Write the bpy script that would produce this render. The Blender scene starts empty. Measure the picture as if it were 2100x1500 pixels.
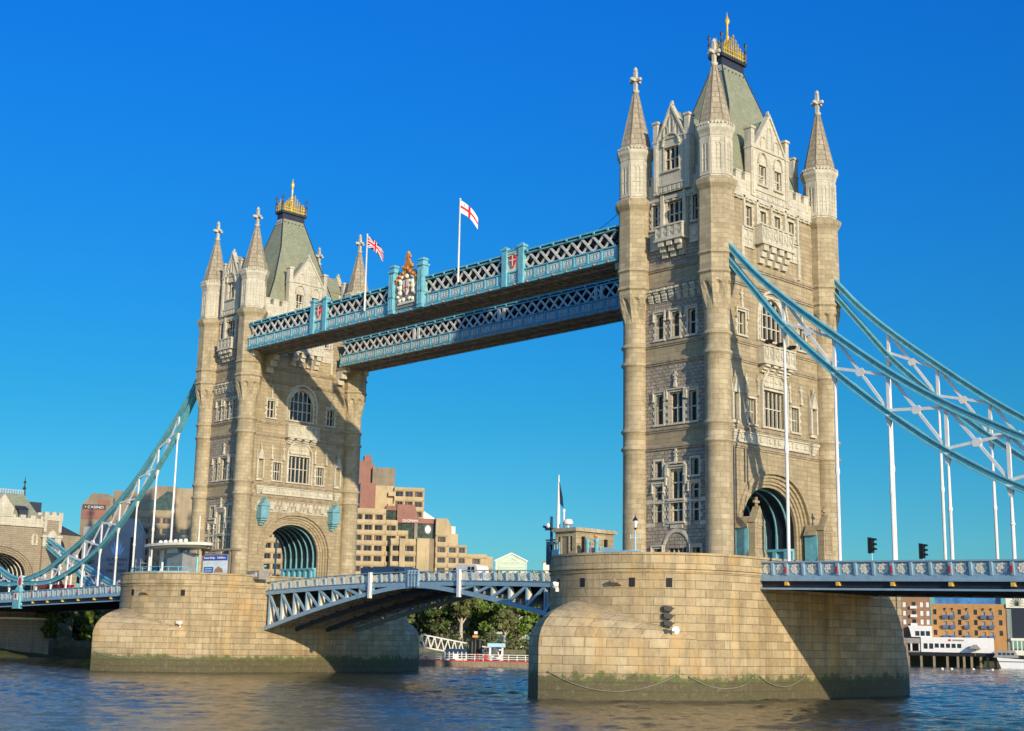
import bpy, bmesh, math, random
import numpy as np
from mathutils import Vector, Matrix
random.seed(7)
R = math.radians
scene = bpy.context.scene
COL = scene.collection

# ------------------------------------------------------------------ camera
cam_d = bpy.data.cameras.new("camera")
cam = bpy.data.objects.new("camera", cam_d)
COL.objects.link(cam)
cam_d.sensor_width = 36.0
cam_d.lens = 36.0 * 2810.5 / 2100.0
cam_d.clip_start = 0.5
cam_d.clip_end = 6000.0
YAW, PITCH, ROLL = R(-46.017), R(11.264), R(1.0515)
fwd = Vector((math.sin(YAW) * math.cos(PITCH), math.cos(YAW) * math.cos(PITCH), math.sin(PITCH)))
r0 = Vector((math.cos(YAW), -math.sin(YAW), 0))
u0 = r0.cross(fwd)
rt = math.cos(ROLL) * r0 + math.sin(ROLL) * u0
up = -math.sin(ROLL) * r0 + math.cos(ROLL) * u0
cam.matrix_world = Matrix(((rt.x, up.x, -fwd.x, 126.73), (rt.y, up.y, -fwd.y, -114.69),
                           (rt.z, up.z, -fwd.z, 5.05), (0, 0, 0, 1)))
scene.camera = cam

# ------------------------------------------------------------------ light
SUN_TO = Vector((-2.8, 1.0, -0.855)).normalized()        # direction the sunlight travels
SUN_EL = math.asin(-SUN_TO.z)
SUN_AZ = math.atan2(-SUN_TO.x, -SUN_TO.y)
world = bpy.data.worlds.new("World")
scene.world = world
world.use_nodes = True
wn = world.node_tree
for n in list(wn.nodes):
    wn.nodes.remove(n)
w_out = wn.nodes.new("ShaderNodeOutputWorld")
w_bg = wn.nodes.new("ShaderNodeBackground")
w_sky = wn.nodes.new("ShaderNodeTexSky")
w_sky.sky_type = 'NISHITA'
w_sky.sun_disc = False
w_sky.sun_elevation = SUN_EL
w_sky.sun_rotation = SUN_AZ
w_sky.air_density = 1.0
w_sky.dust_density = 0.2
w_sky.ozone_density = 3.0
w_hs = wn.nodes.new("ShaderNodeHueSaturation")
w_hs.inputs['Saturation'].default_value = 1.25
w_mul = wn.nodes.new("ShaderNodeMix")
w_mul.data_type = 'RGBA'
w_mul.blend_type = 'MULTIPLY'
w_mul.inputs[0].default_value = 1.0
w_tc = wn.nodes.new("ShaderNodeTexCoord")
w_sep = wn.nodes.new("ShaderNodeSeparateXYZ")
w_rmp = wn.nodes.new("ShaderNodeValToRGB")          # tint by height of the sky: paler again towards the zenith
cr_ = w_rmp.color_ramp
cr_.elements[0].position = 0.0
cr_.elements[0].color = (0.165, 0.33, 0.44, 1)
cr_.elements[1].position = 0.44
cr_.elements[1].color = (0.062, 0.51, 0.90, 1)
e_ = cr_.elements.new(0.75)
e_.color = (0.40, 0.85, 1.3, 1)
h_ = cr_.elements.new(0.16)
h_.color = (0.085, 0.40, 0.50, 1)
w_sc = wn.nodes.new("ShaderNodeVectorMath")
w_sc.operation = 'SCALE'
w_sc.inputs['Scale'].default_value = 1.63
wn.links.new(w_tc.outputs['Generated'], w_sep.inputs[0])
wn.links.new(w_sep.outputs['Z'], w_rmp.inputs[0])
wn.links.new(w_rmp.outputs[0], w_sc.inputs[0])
# sky tint made paler towards the sun, behind the photographer, to lift the shadows
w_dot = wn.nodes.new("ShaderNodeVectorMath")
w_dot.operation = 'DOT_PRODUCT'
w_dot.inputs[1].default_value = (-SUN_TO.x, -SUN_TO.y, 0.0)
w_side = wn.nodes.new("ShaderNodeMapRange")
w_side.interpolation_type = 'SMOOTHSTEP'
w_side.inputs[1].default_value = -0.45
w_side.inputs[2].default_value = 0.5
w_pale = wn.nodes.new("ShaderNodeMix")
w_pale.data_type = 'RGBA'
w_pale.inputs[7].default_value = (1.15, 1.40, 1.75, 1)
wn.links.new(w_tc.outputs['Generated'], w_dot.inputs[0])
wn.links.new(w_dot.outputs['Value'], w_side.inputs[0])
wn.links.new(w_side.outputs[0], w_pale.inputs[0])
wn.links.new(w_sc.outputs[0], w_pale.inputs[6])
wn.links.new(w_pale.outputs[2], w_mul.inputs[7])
w_bg.inputs['Strength'].default_value = 0.13
wn.links.new(w_sky.outputs[0], w_hs.inputs['Color'])
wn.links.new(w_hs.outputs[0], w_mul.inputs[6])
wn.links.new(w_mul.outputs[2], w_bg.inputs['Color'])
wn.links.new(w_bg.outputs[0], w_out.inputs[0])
sun_d = bpy.data.lights.new("sun", 'SUN')
sun_d.energy = 4.7
sun_d.angle = R(0.5)
sun_d.color = (1.0, 0.86, 0.64)
sun = bpy.data.objects.new("sun", sun_d)
sun.rotation_euler = SUN_TO.to_track_quat('-Z', 'Y').to_euler()
sun.location = (200, -150, 120)
COL.objects.link(sun)
vs = scene.view_settings
vs.view_transform = 'Standard'
vs.look = 'None'
vs.exposure = 0.0
vs.gamma = 1.0
vs.use_curve_mapping = False

# ------------------------------------------------------------------ materials
def nd(nt, t, **kw):
    n = nt.nodes.new(t)
    for k, v in kw.items():
        if k in n.inputs.keys():
            n.inputs[k].default_value = v
        else:
            setattr(n, k, v)
    return n

def c4(c):
    return (c[0], c[1], c[2], 1.0)

def base_mat(name, rough=0.7, metal=0.0):
    m = bpy.data.materials.new(name)
    m.use_nodes = True
    nt = m.node_tree
    b = nt.nodes['Principled BSDF']
    b.inputs['Roughness'].default_value = rough
    b.inputs['Metallic'].default_value = metal
    return m, nt, b

def mixrgb(nt, fac, a, b, mode='MIX'):
    m = nt.nodes.new('ShaderNodeMix')
    m.data_type = 'RGBA'
    m.blend_type = mode
    for i, v in ((0, fac), (6, a), (7, b)):
        if isinstance(v, (int, float)):
            m.inputs[i].default_value = v
        elif isinstance(v, (tuple, list)):
            m.inputs[i].default_value = c4(v)
        else:
            nt.links.new(v, m.inputs[i])
    return m.outputs[2]

def noise(nt, scale, detail=4, rough=0.6, vec=None, stretch=None):
    n = nt.nodes.new('ShaderNodeTexNoise')
    n.inputs['Scale'].default_value = scale
    n.inputs['Detail'].default_value = detail
    n.inputs['Roughness'].default_value = rough
    if vec is None:
        g = nt.nodes.new('ShaderNodeNewGeometry')
        vec = g.outputs['Position']
    if stretch:
        mp = nt.nodes.new('ShaderNodeMapping')
        mp.inputs['Scale'].default_value = stretch
        nt.links.new(vec, mp.inputs[0])
        vec = mp.outputs[0]
    nt.links.new(vec, n.inputs['Vector'])
    return n.outputs['Fac']

def ramp(nt, fac, lo, hi, a=0.0, b=1.0):
    m = nt.nodes.new('ShaderNodeMapRange')
    m.inputs[1].default_value = lo
    m.inputs[2].default_value = hi
    m.inputs[3].default_value = a
    m.inputs[4].default_value = b
    nt.links.new(fac, m.inputs[0])
    return m.outputs[0]

def bump(nt, b, h, strength, dist):
    n = nt.nodes.new('ShaderNodeBump')
    n.inputs['Strength'].default_value = strength
    n.inputs['Distance'].default_value = dist
    nt.links.new(h, n.inputs['Height'])
    nt.links.new(n.outputs[0], b.inputs['Normal'])

def plain(name, col, rough=0.6, metal=0.0, var=0.15, scale=1.5, dirt=0.0, bmp=0.0):
    m, nt, b = base_mat(name, rough, metal)
    f = noise(nt, scale, 5, 0.65)
    dark = tuple(x * (1 - var * 1.6) for x in col)
    light = tuple(min(1, x * (1 + var)) for x in col)
    c = mixrgb(nt, ramp(nt, f, 0.3, 0.7), dark, light)
    if dirt:
        s = noise(nt, 1.0, 5, 0.7, stretch=(1.6, 1.6, 0.18))
        c = mixrgb(nt, ramp(nt, s, 0.5, 0.75, 0, dirt), c, tuple(x * 0.35 for x in col))
    nt.links.new(c, b.inputs['Base Color'])
    if bmp:
        bump(nt, b, noise(nt, scale * 6, 4), bmp, 0.05)
    return m

def stone(name, c1, c2, mortar, bw=1.1, bh=0.42, ms=0.018, rough=0.85, bumpd=0.04, stain=0.35, rub=0.0, stains=None, algae=False, warm=None, off=0.5):
    m, nt, b = base_mat(name, rough)
    uvn = nt.nodes.new('ShaderNodeUVMap')
    uvn.uv_map = 'UVMap'
    vec = uvn.outputs[0]
    if rub:
        nz = nt.nodes.new('ShaderNodeTexNoise')
        nz.inputs['Scale'].default_value = 1.1
        nt.links.new(vec, nz.inputs['Vector'])
        vm = nt.nodes.new('ShaderNodeVectorMath')
        vm.operation = 'MULTIPLY_ADD'
        nt.links.new(nz.outputs['Color'], vm.inputs[0])
        vm.inputs[1].default_value = (rub, rub * 0.5, 0)
        nt.links.new(vec, vm.inputs[2])
        vec = vm.outputs[0]
    br = nt.nodes.new('ShaderNodeTexBrick')
    br.inputs['Color1'].default_value = c4(c1)
    br.inputs['Color2'].default_value = c4(c2)
    br.inputs['Mortar'].default_value = c4(mortar)
    br.inputs['Scale'].default_value = 1.0
    br.inputs['Mortar Size'].default_value = ms
    br.inputs['Mortar Smooth'].default_value = 0.3
    br.inputs['Bias'].default_value = 0.0
    br.inputs['Brick Width'].default_value = bw
    br.inputs['Row Height'].default_value = bh
    br.offset = off
    nt.links.new(vec, br.inputs['Vector'])
    c = br.outputs['Color']
    f = noise(nt, 0.55, 6, 0.7)
    c = mixrgb(nt, ramp(nt, f, 0.35, 0.7, 0, 0.55), c, tuple(x * 0.72 for x in c1))
    f2 = noise(nt, 3.5, 5, 0.7)
    c = mixrgb(nt, ramp(nt, f2, 0.45, 0.8, 0, 0.4), c, tuple(min(1, x * 1.25) for x in c2))
    if warm:
        f4 = noise(nt, 0.35, 4, 0.6, stretch=(1, 1, 0.5))
        c = mixrgb(nt, ramp(nt, f4, 0.5, 0.7, 0, 0.7), c, warm)
        f5 = noise(nt, 0.6, 5, 0.7, stretch=(1.2, 1.2, 0.1))
        c = mixrgb(nt, ramp(nt, f5, 0.55, 0.72, 0, 0.6), c, tuple(x * 0.30 for x in c1))
    s = noise(nt, 0.9, 6, 0.7, stretch=(1.5, 1.5, 0.12))
    c = mixrgb(nt, ramp(nt, s, 0.48, 0.72, 0, stain), c, tuple(x * 0.42 for x in c1))
    s2 = noise(nt, 1.7, 5, 0.7, stretch=(1.3, 1.3, 0.07))
    c = mixrgb(nt, ramp(nt, s2, 0.58, 0.74, 0, stain * 0.6), c, tuple(min(1, x * 1.35) for x in c2))
    if algae:
        g = nt.nodes.new('ShaderNodeNewGeometry')
        sx = nt.nodes.new('ShaderNodeSeparateXYZ')
        nt.links.new(g.outputs['Position'], sx.inputs[0])
        nz2 = noise(nt, 0.7, 6, 0.75)
        ad = nt.nodes.new('ShaderNodeMath')
        ad.operation = 'MULTIPLY_ADD'
        nt.links.new(nz2, ad.inputs[0])
        ad.inputs[1].default_value = -3.0
        nt.links.new(sx.outputs['Z'], ad.inputs[2])
        gcol = mixrgb(nt, noise(nt, 1.4, 6, 0.75), (0.035, 0.034, 0.016), (0.085, 0.085, 0.028))
        gc2 = mixrgb(nt, ramp(nt, noise(nt, 2.6, 5, 0.8), 0.52, 0.7), gcol, (0.20, 0.18, 0.10))
        c = mixrgb(nt, ramp(nt, ad.outputs[0], 0.65, 0.4), c, gc2)
        # brighter weed along the top of the belt
        fr_ = ramp(nt, ad.outputs[0], -0.1, 0.4)
        f2_ = ramp(nt, ad.outputs[0], 0.67, 0.5)
        mm = nt.nodes.new('ShaderNodeMath'); mm.operation = 'MULTIPLY'
        nt.links.new(fr_, mm.inputs[0]); nt.links.new(f2_, mm.inputs[1])
        m2 = nt.nodes.new('ShaderNodeMath'); m2.operation = 'MULTIPLY'
        nt.links.new(mm.outputs[0], m2.inputs[0]); nt.links.new(ramp(nt, noise(nt, 0.5, 6, .8), .4, .6), m2.inputs[1])
        c = mixrgb(nt, m2.outputs[0], c, (0.085, 0.17, 0.02))
        # tide line: slightly darker, wet stone above the weed
        c = mixrgb(nt, ramp(nt, ad.outputs[0], 1.6, 0.65, 0, 0.35), c, tuple(x * 0.5 for x in c1))
    nt.links.new(c, b.inputs['Base Color'])
    hb = nt.nodes.new('ShaderNodeMath')
    hb.operation = 'MULTIPLY_ADD'
    nt.links.new(br.outputs['Fac'], hb.inputs[0])
    hb.inputs[1].default_value = -1.0
    n3 = noise(nt, 5.0 if not rub else 3.0, 5, 0.7)
    n3m = nt.nodes.new('ShaderNodeMath')
    n3m.operation = 'MULTIPLY'
    n3m.inputs[1].default_value = 0.5 if not rub else 1.6
    nt.links.new(n3, n3m.inputs[0])
    nt.links.new(n3m.outputs[0], hb.inputs[2])
    bump(nt, b, hb.outputs[0], 0.8, bumpd)
    return m

M = {}
M['ashlar'] = stone('ashlar granite', (0.34, 0.268, 0.155), (0.47, 0.378, 0.235), (0.21, 0.165, 0.10), 1.3, 0.48, 0.014, bumpd=0.03, stain=0.5)
M['shaft'] = stone('turret granite', (0.36, 0.288, 0.172), (0.545, 0.445, 0.28), (0.25, 0.20, 0.12), 1.15, 0.50, 0.012, bumpd=0.025, stain=0.45)
M['rubble'] = stone('dark rock faced granite', (0.32, 0.27, 0.205), (0.50, 0.42, 0.325), (0.17, 0.14, 0.105), 0.62, 0.36, 0.035, bumpd=0.16, stain=0.2, rub=0.22)
M['pale'] = stone('pale limestone', (0.56, 0.51, 0.385), (0.66, 0.605, 0.47), (0.42, 0.375, 0.27), 0.9, 0.45, 0.008, bumpd=0.02, stain=0.6)
M['string'] = plain('moulding granite', (0.36, 0.29, 0.19), 0.85, var=0.25, dirt=0.6)
M['spire'] = stone('spire stone', (0.35, 0.29, 0.195), (0.49, 0.42, 0.29), (0.17, 0.14, 0.10), 0.8, 0.62, 0.03, bumpd=0.05, stain=0.3)
M['pier'] = stone('pier granite', (0.35, 0.262, 0.14), (0.56, 0.44, 0.255), (0.17, 0.125, 0.075), 1.9, 0.74, 0.028, bumpd=0.06, stain=0.55, algae=True, warm=(0.58, 0.36, 0.13))
M['slate'] = stone('green grey slate', (0.245, 0.26, 0.165), (0.32, 0.33, 0.215), (0.18, 0.19, 0.125), 0.5, 0.3, 0.012, rough=0.75, bumpd=0.02, stain=0.2)
M['lead'] = plain('dark lead', (0.03, 0.035, 0.05), 0.5)
M['leadpale'] = plain('pale lead flashing', (0.50, 0.47, 0.44), 0.5, dirt=0.3)
M['gold'] = plain('gilding', (0.95, 0.60, 0.09), 0.35, 0.45, var=0.2, scale=6)
M['goldpaint'] = plain('gold paint', (0.80, 0.50, 0.10), 0.45, 0.1, var=0.15, scale=5)
M['orange'] = plain('gilded crest', (0.78, 0.30, 0.05), 0.45, 0.2, var=0.25, scale=6)
M['teal'] = plain('pale blue paint', (0.19, 0.50, 0.58), 0.42, var=0.16, dirt=0.3)
M['teal2'] = plain('blue chain paint', (0.16, 0.46, 0.52), 0.4, var=0.14, dirt=0.25)
M['blue'] = plain('parapet blue paint', (0.27, 0.41, 0.50), 0.4, var=0.1, dirt=0.25)
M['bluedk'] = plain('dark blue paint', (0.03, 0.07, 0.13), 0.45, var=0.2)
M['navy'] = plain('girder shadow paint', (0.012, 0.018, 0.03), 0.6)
M['white'] = plain('white paint', (0.78, 0.76, 0.72), 0.4, var=0.05, dirt=0.12)
M['cream'] = plain('cream paint', (0.80, 0.74, 0.58), 0.5, var=0.08, dirt=0.15)
M['lattice'] = plain('lattice white paint', (0.70, 0.67, 0.58), 0.5, var=0.12, scale=0.6, dirt=0.35)
M['brown'] = plain('walkway underside', (0.40, 0.35, 0.30), 0.75, var=0.3, dirt=0.4)
M['red'] = plain('red paint', (0.55, 0.03, 0.03), 0.45)
M['asphalt'] = plain('asphalt', (0.05, 0.05, 0.052), 0.9, var=0.2, scale=4)
M['paving'] = plain('paving', (0.22, 0.20, 0.17), 0.85, var=0.2, scale=2)
M['black'] = plain('black iron', (0.012, 0.012, 0.013), 0.45)
M['dark'] = plain('dark recess', (0.012, 0.012, 0.014), 0.8)
M['steel'] = plain('grey steel', (0.35, 0.36, 0.36), 0.45, 0.4, dirt=0.2)
M['grey'] = plain('grey cladding', (0.30, 0.28, 0.25), 0.6, dirt=0.25)

def glass(name, col, rough=0.12):
    m, nt, b = base_mat(name, rough)
    f = noise(nt, 1.3, 3)
    nt.links.new(mixrgb(nt, ramp(nt, f, 0.35, 0.65), tuple(x * 0.4 for x in col), col), b.inputs['Base Color'])
    bump(nt, b, noise(nt, 2.0, 2), 0.25, 0.05)
    return m
M['glass'] = glass('old window glass', (0.022, 0.022, 0.02), 0.06)
M['ribpaint'] = plain('vault rib paint', (.17, .38, .43), .5, var=.15, dirt=.3)
M['glassblue'] = glass('modern window glass', (0.035, 0.055, 0.065), 0.1)
M['glassgreen'] = glass('green glazing', (0.05, 0.085, 0.06), 0.12)

# ------------------------------------------------------------------ mesh builder
WL = {}          # world location of every built object (for parenting in world coordinates)

def newell(p):
    x = y = z = 0.0
    for i in range(len(p)):
        a, b = p[i], p[(i + 1) % len(p)]
        x += (a[1] - b[1]) * (a[2] + b[2])
        y += (a[2] - b[2]) * (a[0] + b[0])
        z += (a[0] - b[0]) * (a[1] + b[1])
    return x, y, z

class MB:
    def __init__(s, f=None):
        s.v, s.fc, s.uv, s.sm, s.f = [], [], [], [], f

    def pts(s, ps):
        i0 = len(s.v)
        s.v.extend([s.f(*p) if s.f else tuple(p) for p in ps])
        return list(range(i0, len(s.v)))

    def face(s, idx, uv=None, sm=False):
        s.fc.append(tuple(idx))
        s.uv.append(uv)
        s.sm.append(sm)

    def poly(s, ps):
        s.face(s.pts(ps))

    def box(s, x0, x1, y0, y1, z0, z1):
        i = s.pts([(x0, y0, z0), (x1, y0, z0), (x1, y1, z0), (x0, y1, z0),
                   (x0, y0, z1), (x1, y0, z1), (x1, y1, z1), (x0, y1, z1)])
        for q in ((0, 3, 2, 1), (4, 5, 6, 7), (0, 1, 5, 4), (1, 2, 6, 5), (2, 3, 7, 6), (3, 0, 4, 7)):
            s.face([i[k] for k in q])

    def frus(s, x0, x1, y0, y1, z0, X0, X1, Y0, Y1, z1):
        i = s.pts([(x0, y0, z0), (x1, y0, z0), (x1, y1, z0), (x0, y1, z0),
                   (X0, Y0, z1), (X1, Y0, z1), (X1, Y1, z1), (X0, Y1, z1)])
        for q in ((0, 3, 2, 1), (4, 5, 6, 7), (0, 1, 5, 4), (1, 2, 6, 5), (2, 3, 7, 6), (3, 0, 4, 7)):
            s.face([i[k] for k in q])

    def prism(s, poly, lo, hi, axis):
        """poly in the two axes other than `axis`, in order; extruded lo..hi along axis (0,1,2 of the local frame)"""
        def mk(a, b, c):
            return ((c, a, b), (a, c, b), (a, b, c))[axis]
        n = len(poly)
        i = s.pts([mk(a, b, lo) for a, b in poly])
        j = s.pts([mk(a, b, hi) for a, b in poly])
        s.face(i[::-1])
        s.face(j)
        for k in range(n):
            s.face((i[k], i[(k + 1) % n], j[(k + 1) % n], j[k]))

    def lathe(s, cx, cy, prof, n=16, a0=0.0, sm=True, arc=None, cap=True):
        full = arc is None
        m = n if full else n + 1
        rings = []
        for r, z in prof:
            if r < 1e-5:
                rings.append(s.pts([(cx, cy, z)]) * m)
            else:
                rings.append(s.pts([(cx + r * math.cos(a0 + (2 * math.pi if full else arc) * k / n),
                                     cy + r * math.sin(a0 + (2 * math.pi if full else arc) * k / n), z) for k in range(m)]))
        rr = max(p[0] for p in prof)
        span = (2 * math.pi if full else arc) * rr
        vv = 0
        for k in range(len(prof) - 1):
            dz = prof[k + 1][1] - prof[k][1]
            for q in range(n):
                q2 = (q + 1) % m
                a, b, c, d = rings[k][q], rings[k][q2], rings[k + 1][q2], rings[k + 1][q]
                ids = []
                for t in (a, b, c, d):
                    if t not in ids:
                        ids.append(t)
                u_0, u_1 = span * q / n, span * (q + 1) / n
                za, zb = prof[k][1], prof[k + 1][1]
                um = {}
                um[a] = (u_0, za); um[b] = (u_1, za); um[c] = (u_1, zb); um[d] = (u_0, zb)
                if len(ids) > 2:
                    s.face(ids, [um[t] for t in ids], sm)
        if cap and full:
            for k in (0, -1):
                if prof[k][0] > 1e-5:
                    s.face(rings[k] if k else rings[k][::-1])

    def tube(s, ps, r, n=6, sm=True, cap=True):
        ps = [Vector(p) for p in ps]
        rings = []
        u = None
        for i, p in enumerate(ps):
            t = (ps[min(i + 1, len(ps) - 1)] - ps[max(i - 1, 0)]).normalized()
            if u is None:
                u = t.orthogonal().normalized()
            u = (u - t * u.dot(t)).normalized()
            w = t.cross(u)
            rad = r[i] if isinstance(r, (list, tuple)) else r
            rings.append(s.pts([p + (u * math.cos(2 * math.pi * k / n) + w * math.sin(2 * math.pi * k / n)) * rad for k in range(n)]))
        for i in range(len(ps) - 1):
            for k in range(n):
                s.face((rings[i][k], rings[i][(k + 1) % n], rings[i + 1][(k + 1) % n], rings[i + 1][k]), None, sm)
        if cap:
            s.face(rings[0][::-1])
            s.face(rings[-1])

    def beam(s, p0, p1, w, h, upv=(0, 0, 1)):
        """rectangular bar: w across, h along upv"""
        s.bar([p0, p1], w, h, upv)

    def bar(s, ps, w, h, upv=(0, 0, 1)):
        ps = [Vector(p) for p in ps]
        upv = Vector(upv)
        rings = []
        for i, p in enumerate(ps):
            t = (ps[min(i + 1, len(ps) - 1)] - ps[max(i - 1, 0)]).normalized()
            side = t.cross(upv)
            if side.length < 1e-4:
                side = t.orthogonal()
            side.normalize()
            u2 = side.cross(t).normalized()
            rings.append(s.pts([p + side * (a * w / 2) + u2 * (b * h / 2) for a, b in ((-1, -1), (1, -1), (1, 1), (-1, 1))]))
        for i in range(len(ps) - 1):
            for k in range(4):
                s.face((rings[i][k], rings[i][(k + 1) % 4], rings[i + 1][(k + 1) % 4], rings[i + 1][k]))
        s.face(rings[0][::-1])
        s.face(rings[-1])

    def ball(s, c, r, n=8, m=6, sz=1.0):
        s.lathe(c[0], c[1], [(r * math.sin(math.pi * k / m), c[2] - r * sz * math.cos(math.pi * k / m)) for k in range(m + 1)], n)

    def build(s, name, mat, parent=None, base=None, recalc=True):
        me = bpy.data.meshes.new(name)
        V = np.array(s.v, dtype=float).reshape(-1, 3)
        if parent is not None:
            org = WL[parent.name]
        elif base is not None:
            org = Vector(base)
        else:
            lo, hi = V.min(0), V.max(0)
            org = Vector(((lo[0] + hi[0]) / 2, (lo[1] + hi[1]) / 2, lo[2]))
        me.from_pydata([tuple(p) for p in (V - np.array(org))], [], s.fc)
        if recalc:
            bm = bmesh.new()
            bm.from_mesh(me)
            bmesh.ops.recalc_face_normals(bm, faces=bm.faces)
            # recalc keeps face order and vertex order inside the mesh data
            bm.to_mesh(me)
            bm.free()
        uvl = me.uv_layers.new(name='UVMap')
        data = [0.0] * (2 * len(me.loops))
        vd = me.vertices
        ox, oy, oz = org
        for pi, p in enumerate(me.polygons):
            p.use_smooth = s.sm[pi]
            nx, ny, nz = p.normal
            pre = s.uv[pi]
            mp = dict(zip(s.fc[pi], pre)) if pre else None
            hl = math.hypot(nx, ny)
            for li in p.loop_indices:
                vi = me.loops[li].vertex_index
                if mp:
                    uu, vv = mp[vi]
                else:
                    c = vd[vi].co
                    x, y, z = c.x + ox, c.y + oy, c.z + oz
                    if hl < 0.3:
                        uu, vv = x, y
                    else:
                        uu, vv = (-ny * x + nx * y) / hl, z
                data[2 * li] = uu
                data[2 * li + 1] = vv
        uvl.data.foreach_set('uv', data)
        if any(s.sm):
            me.set_sharp_from_angle(angle=R(38))
        me.materials.append(M[mat] if isinstance(mat, str) else mat)
        o = bpy.data.objects.new(name, me)
        COL.objects.link(o)
        if parent is not None:
            o.parent = parent
            WL[o.name] = WL[parent.name]
        else:
            o.location = org
            WL[o.name] = Vector(org)
        return o

def tag(o, label, cat, group=None):
    o['label'] = label
    o['category'] = cat
    if group:
        o['group'] = group
    return o

def thing(name, loc, label, cat, group=None):
    o = bpy.data.objects.new(name, None)
    o.empty_display_size = 0.5
    o.location = loc
    COL.objects.link(o)
    WL[o.name] = Vector(loc)
    return tag(o, label, cat, group)

def structure(o):
    o['kind'] = 'structure'
    return o

def stuff(o, label, cat):
    tag(o, label, cat)
    o['kind'] = 'stuff'
    return o

def dup(o, dloc=(0, 0, 0), parent='same', label=None):
    """a copy of one object and, below it, of its parts and sub-parts"""
    c = o.copy()
    COL.objects.link(c)
    if parent != 'same':
        c.parent = parent
    c.location = Vector(o.location) + Vector(dloc)
    WL[c.name] = WL[o.name] + Vector(dloc)
    if label:
        c['label'] = label
    for ch in list(o.children):
        dup(ch, (0, 0, 0), c)
    return c
# ------------------------------------------------------------------ gothic details shared by the towers
TA, TB = 5.26, 9.32          # half spacing of the turrets along and across the bridge
REC = 0.10                   # walls sit this far behind the turret centres

def frame(cx, side):
    if side == 'W':
        return lambda u, n, z: (cx + u, -(TB - REC) - n, z)
    if side == 'E':
        return lambda u, n, z: (cx + u, (TB - REC) + n, z)
    if side == 'S':
        return lambda u, n, z: (cx + (TA - REC) + n, u, z)
    return lambda u, n, z: (cx - (TA - REC) - n, u, z)

def wall_sheet(mb, u0, u1, z0, z1, holes, depth=0.5):
    """a wall face with real openings: holes are (u0,u1,z0,z1); each gets reveals"""
    us = sorted({u0, u1} | {h[0] for h in holes} | {h[1] for h in holes})
    zs = sorted({z0, z1} | {h[2] for h in holes} | {h[3] for h in holes})
    us = [u for u in us if u0 <= u <= u1]
    zs = [z for z in zs if z0 <= z <= z1]
    for a, b in zip(us, us[1:]):
        for c, d in zip(zs, zs[1:]):
            um, zm = (a + b) / 2, (c + d) / 2
            if any(h[0] < um < h[1] and h[2] < zm < h[3] for h in holes):
                continue
            mb.poly([(a, 0, c), (b, 0, c), (b, 0, d), (a, 0, d)])
    for h in holes:
        a, b, c, d = h
        mb.poly([(a, 0, c), (a, -depth, c), (a, -depth, d), (a, 0, d)])
        mb.poly([(b, 0, c), (b, 0, d), (b, -depth, d), (b, -depth, c)])
        mb.poly([(a, 0, c), (b, 0, c), (b, -depth, c), (a, -depth, c)])
        mb.poly([(a, 0, d), (a, -depth, d), (b, -depth, d), (b, 0, d)])

def ptarch(w, h, n=6):
    """points of a pointed arch of half width w and rise h, left to right"""
    L = []
    for k in range(n + 1):
        t = k / n
        L.append((-w + w * (1 - math.cos(t * math.pi / 2)) ** 1.15, h * math.sin(t * math.pi / 2)))
    return L + [(-x, z) for x, z in L[-2::-1]]

def arch_head(mb, uc, w, zs, zt, n0, n1, rise=None):
    """plate over one light with a pointed opening cut in its lower edge"""
    rise = rise or (zt - zs) * 0.9
    pts = ptarch(w, rise, 5)
    k = len(pts) // 2
    L = [(uc + x, zs + z) for x, z in pts[:k + 1]]
    Rr = [(uc + x, zs + z) for x, z in pts[k:]]
    for nn in (n1,):
        for q in range(k):
            mb.poly([(uc - w, nn, zt), (L[q][0], nn, L[q][1]), (L[q + 1][0], nn, L[q + 1][1])])
            mb.poly([(uc + w, nn, zt), (Rr[q][0], nn, Rr[q][1]), (Rr[q + 1][0], nn, Rr[q + 1][1])])
        mb.poly([(uc - w, nn, zt), (uc, nn, L[-1][1]), (uc + w, nn, zt)])
    for P in (L, Rr):
        for q in range(k):
            mb.poly([(P[q][0], n0, P[q][1]), (P[q + 1][0], n0, P[q + 1][1]), (P[q + 1][0], n1, P[q + 1][1]), (P[q][0], n1, P[q][1])])

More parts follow.
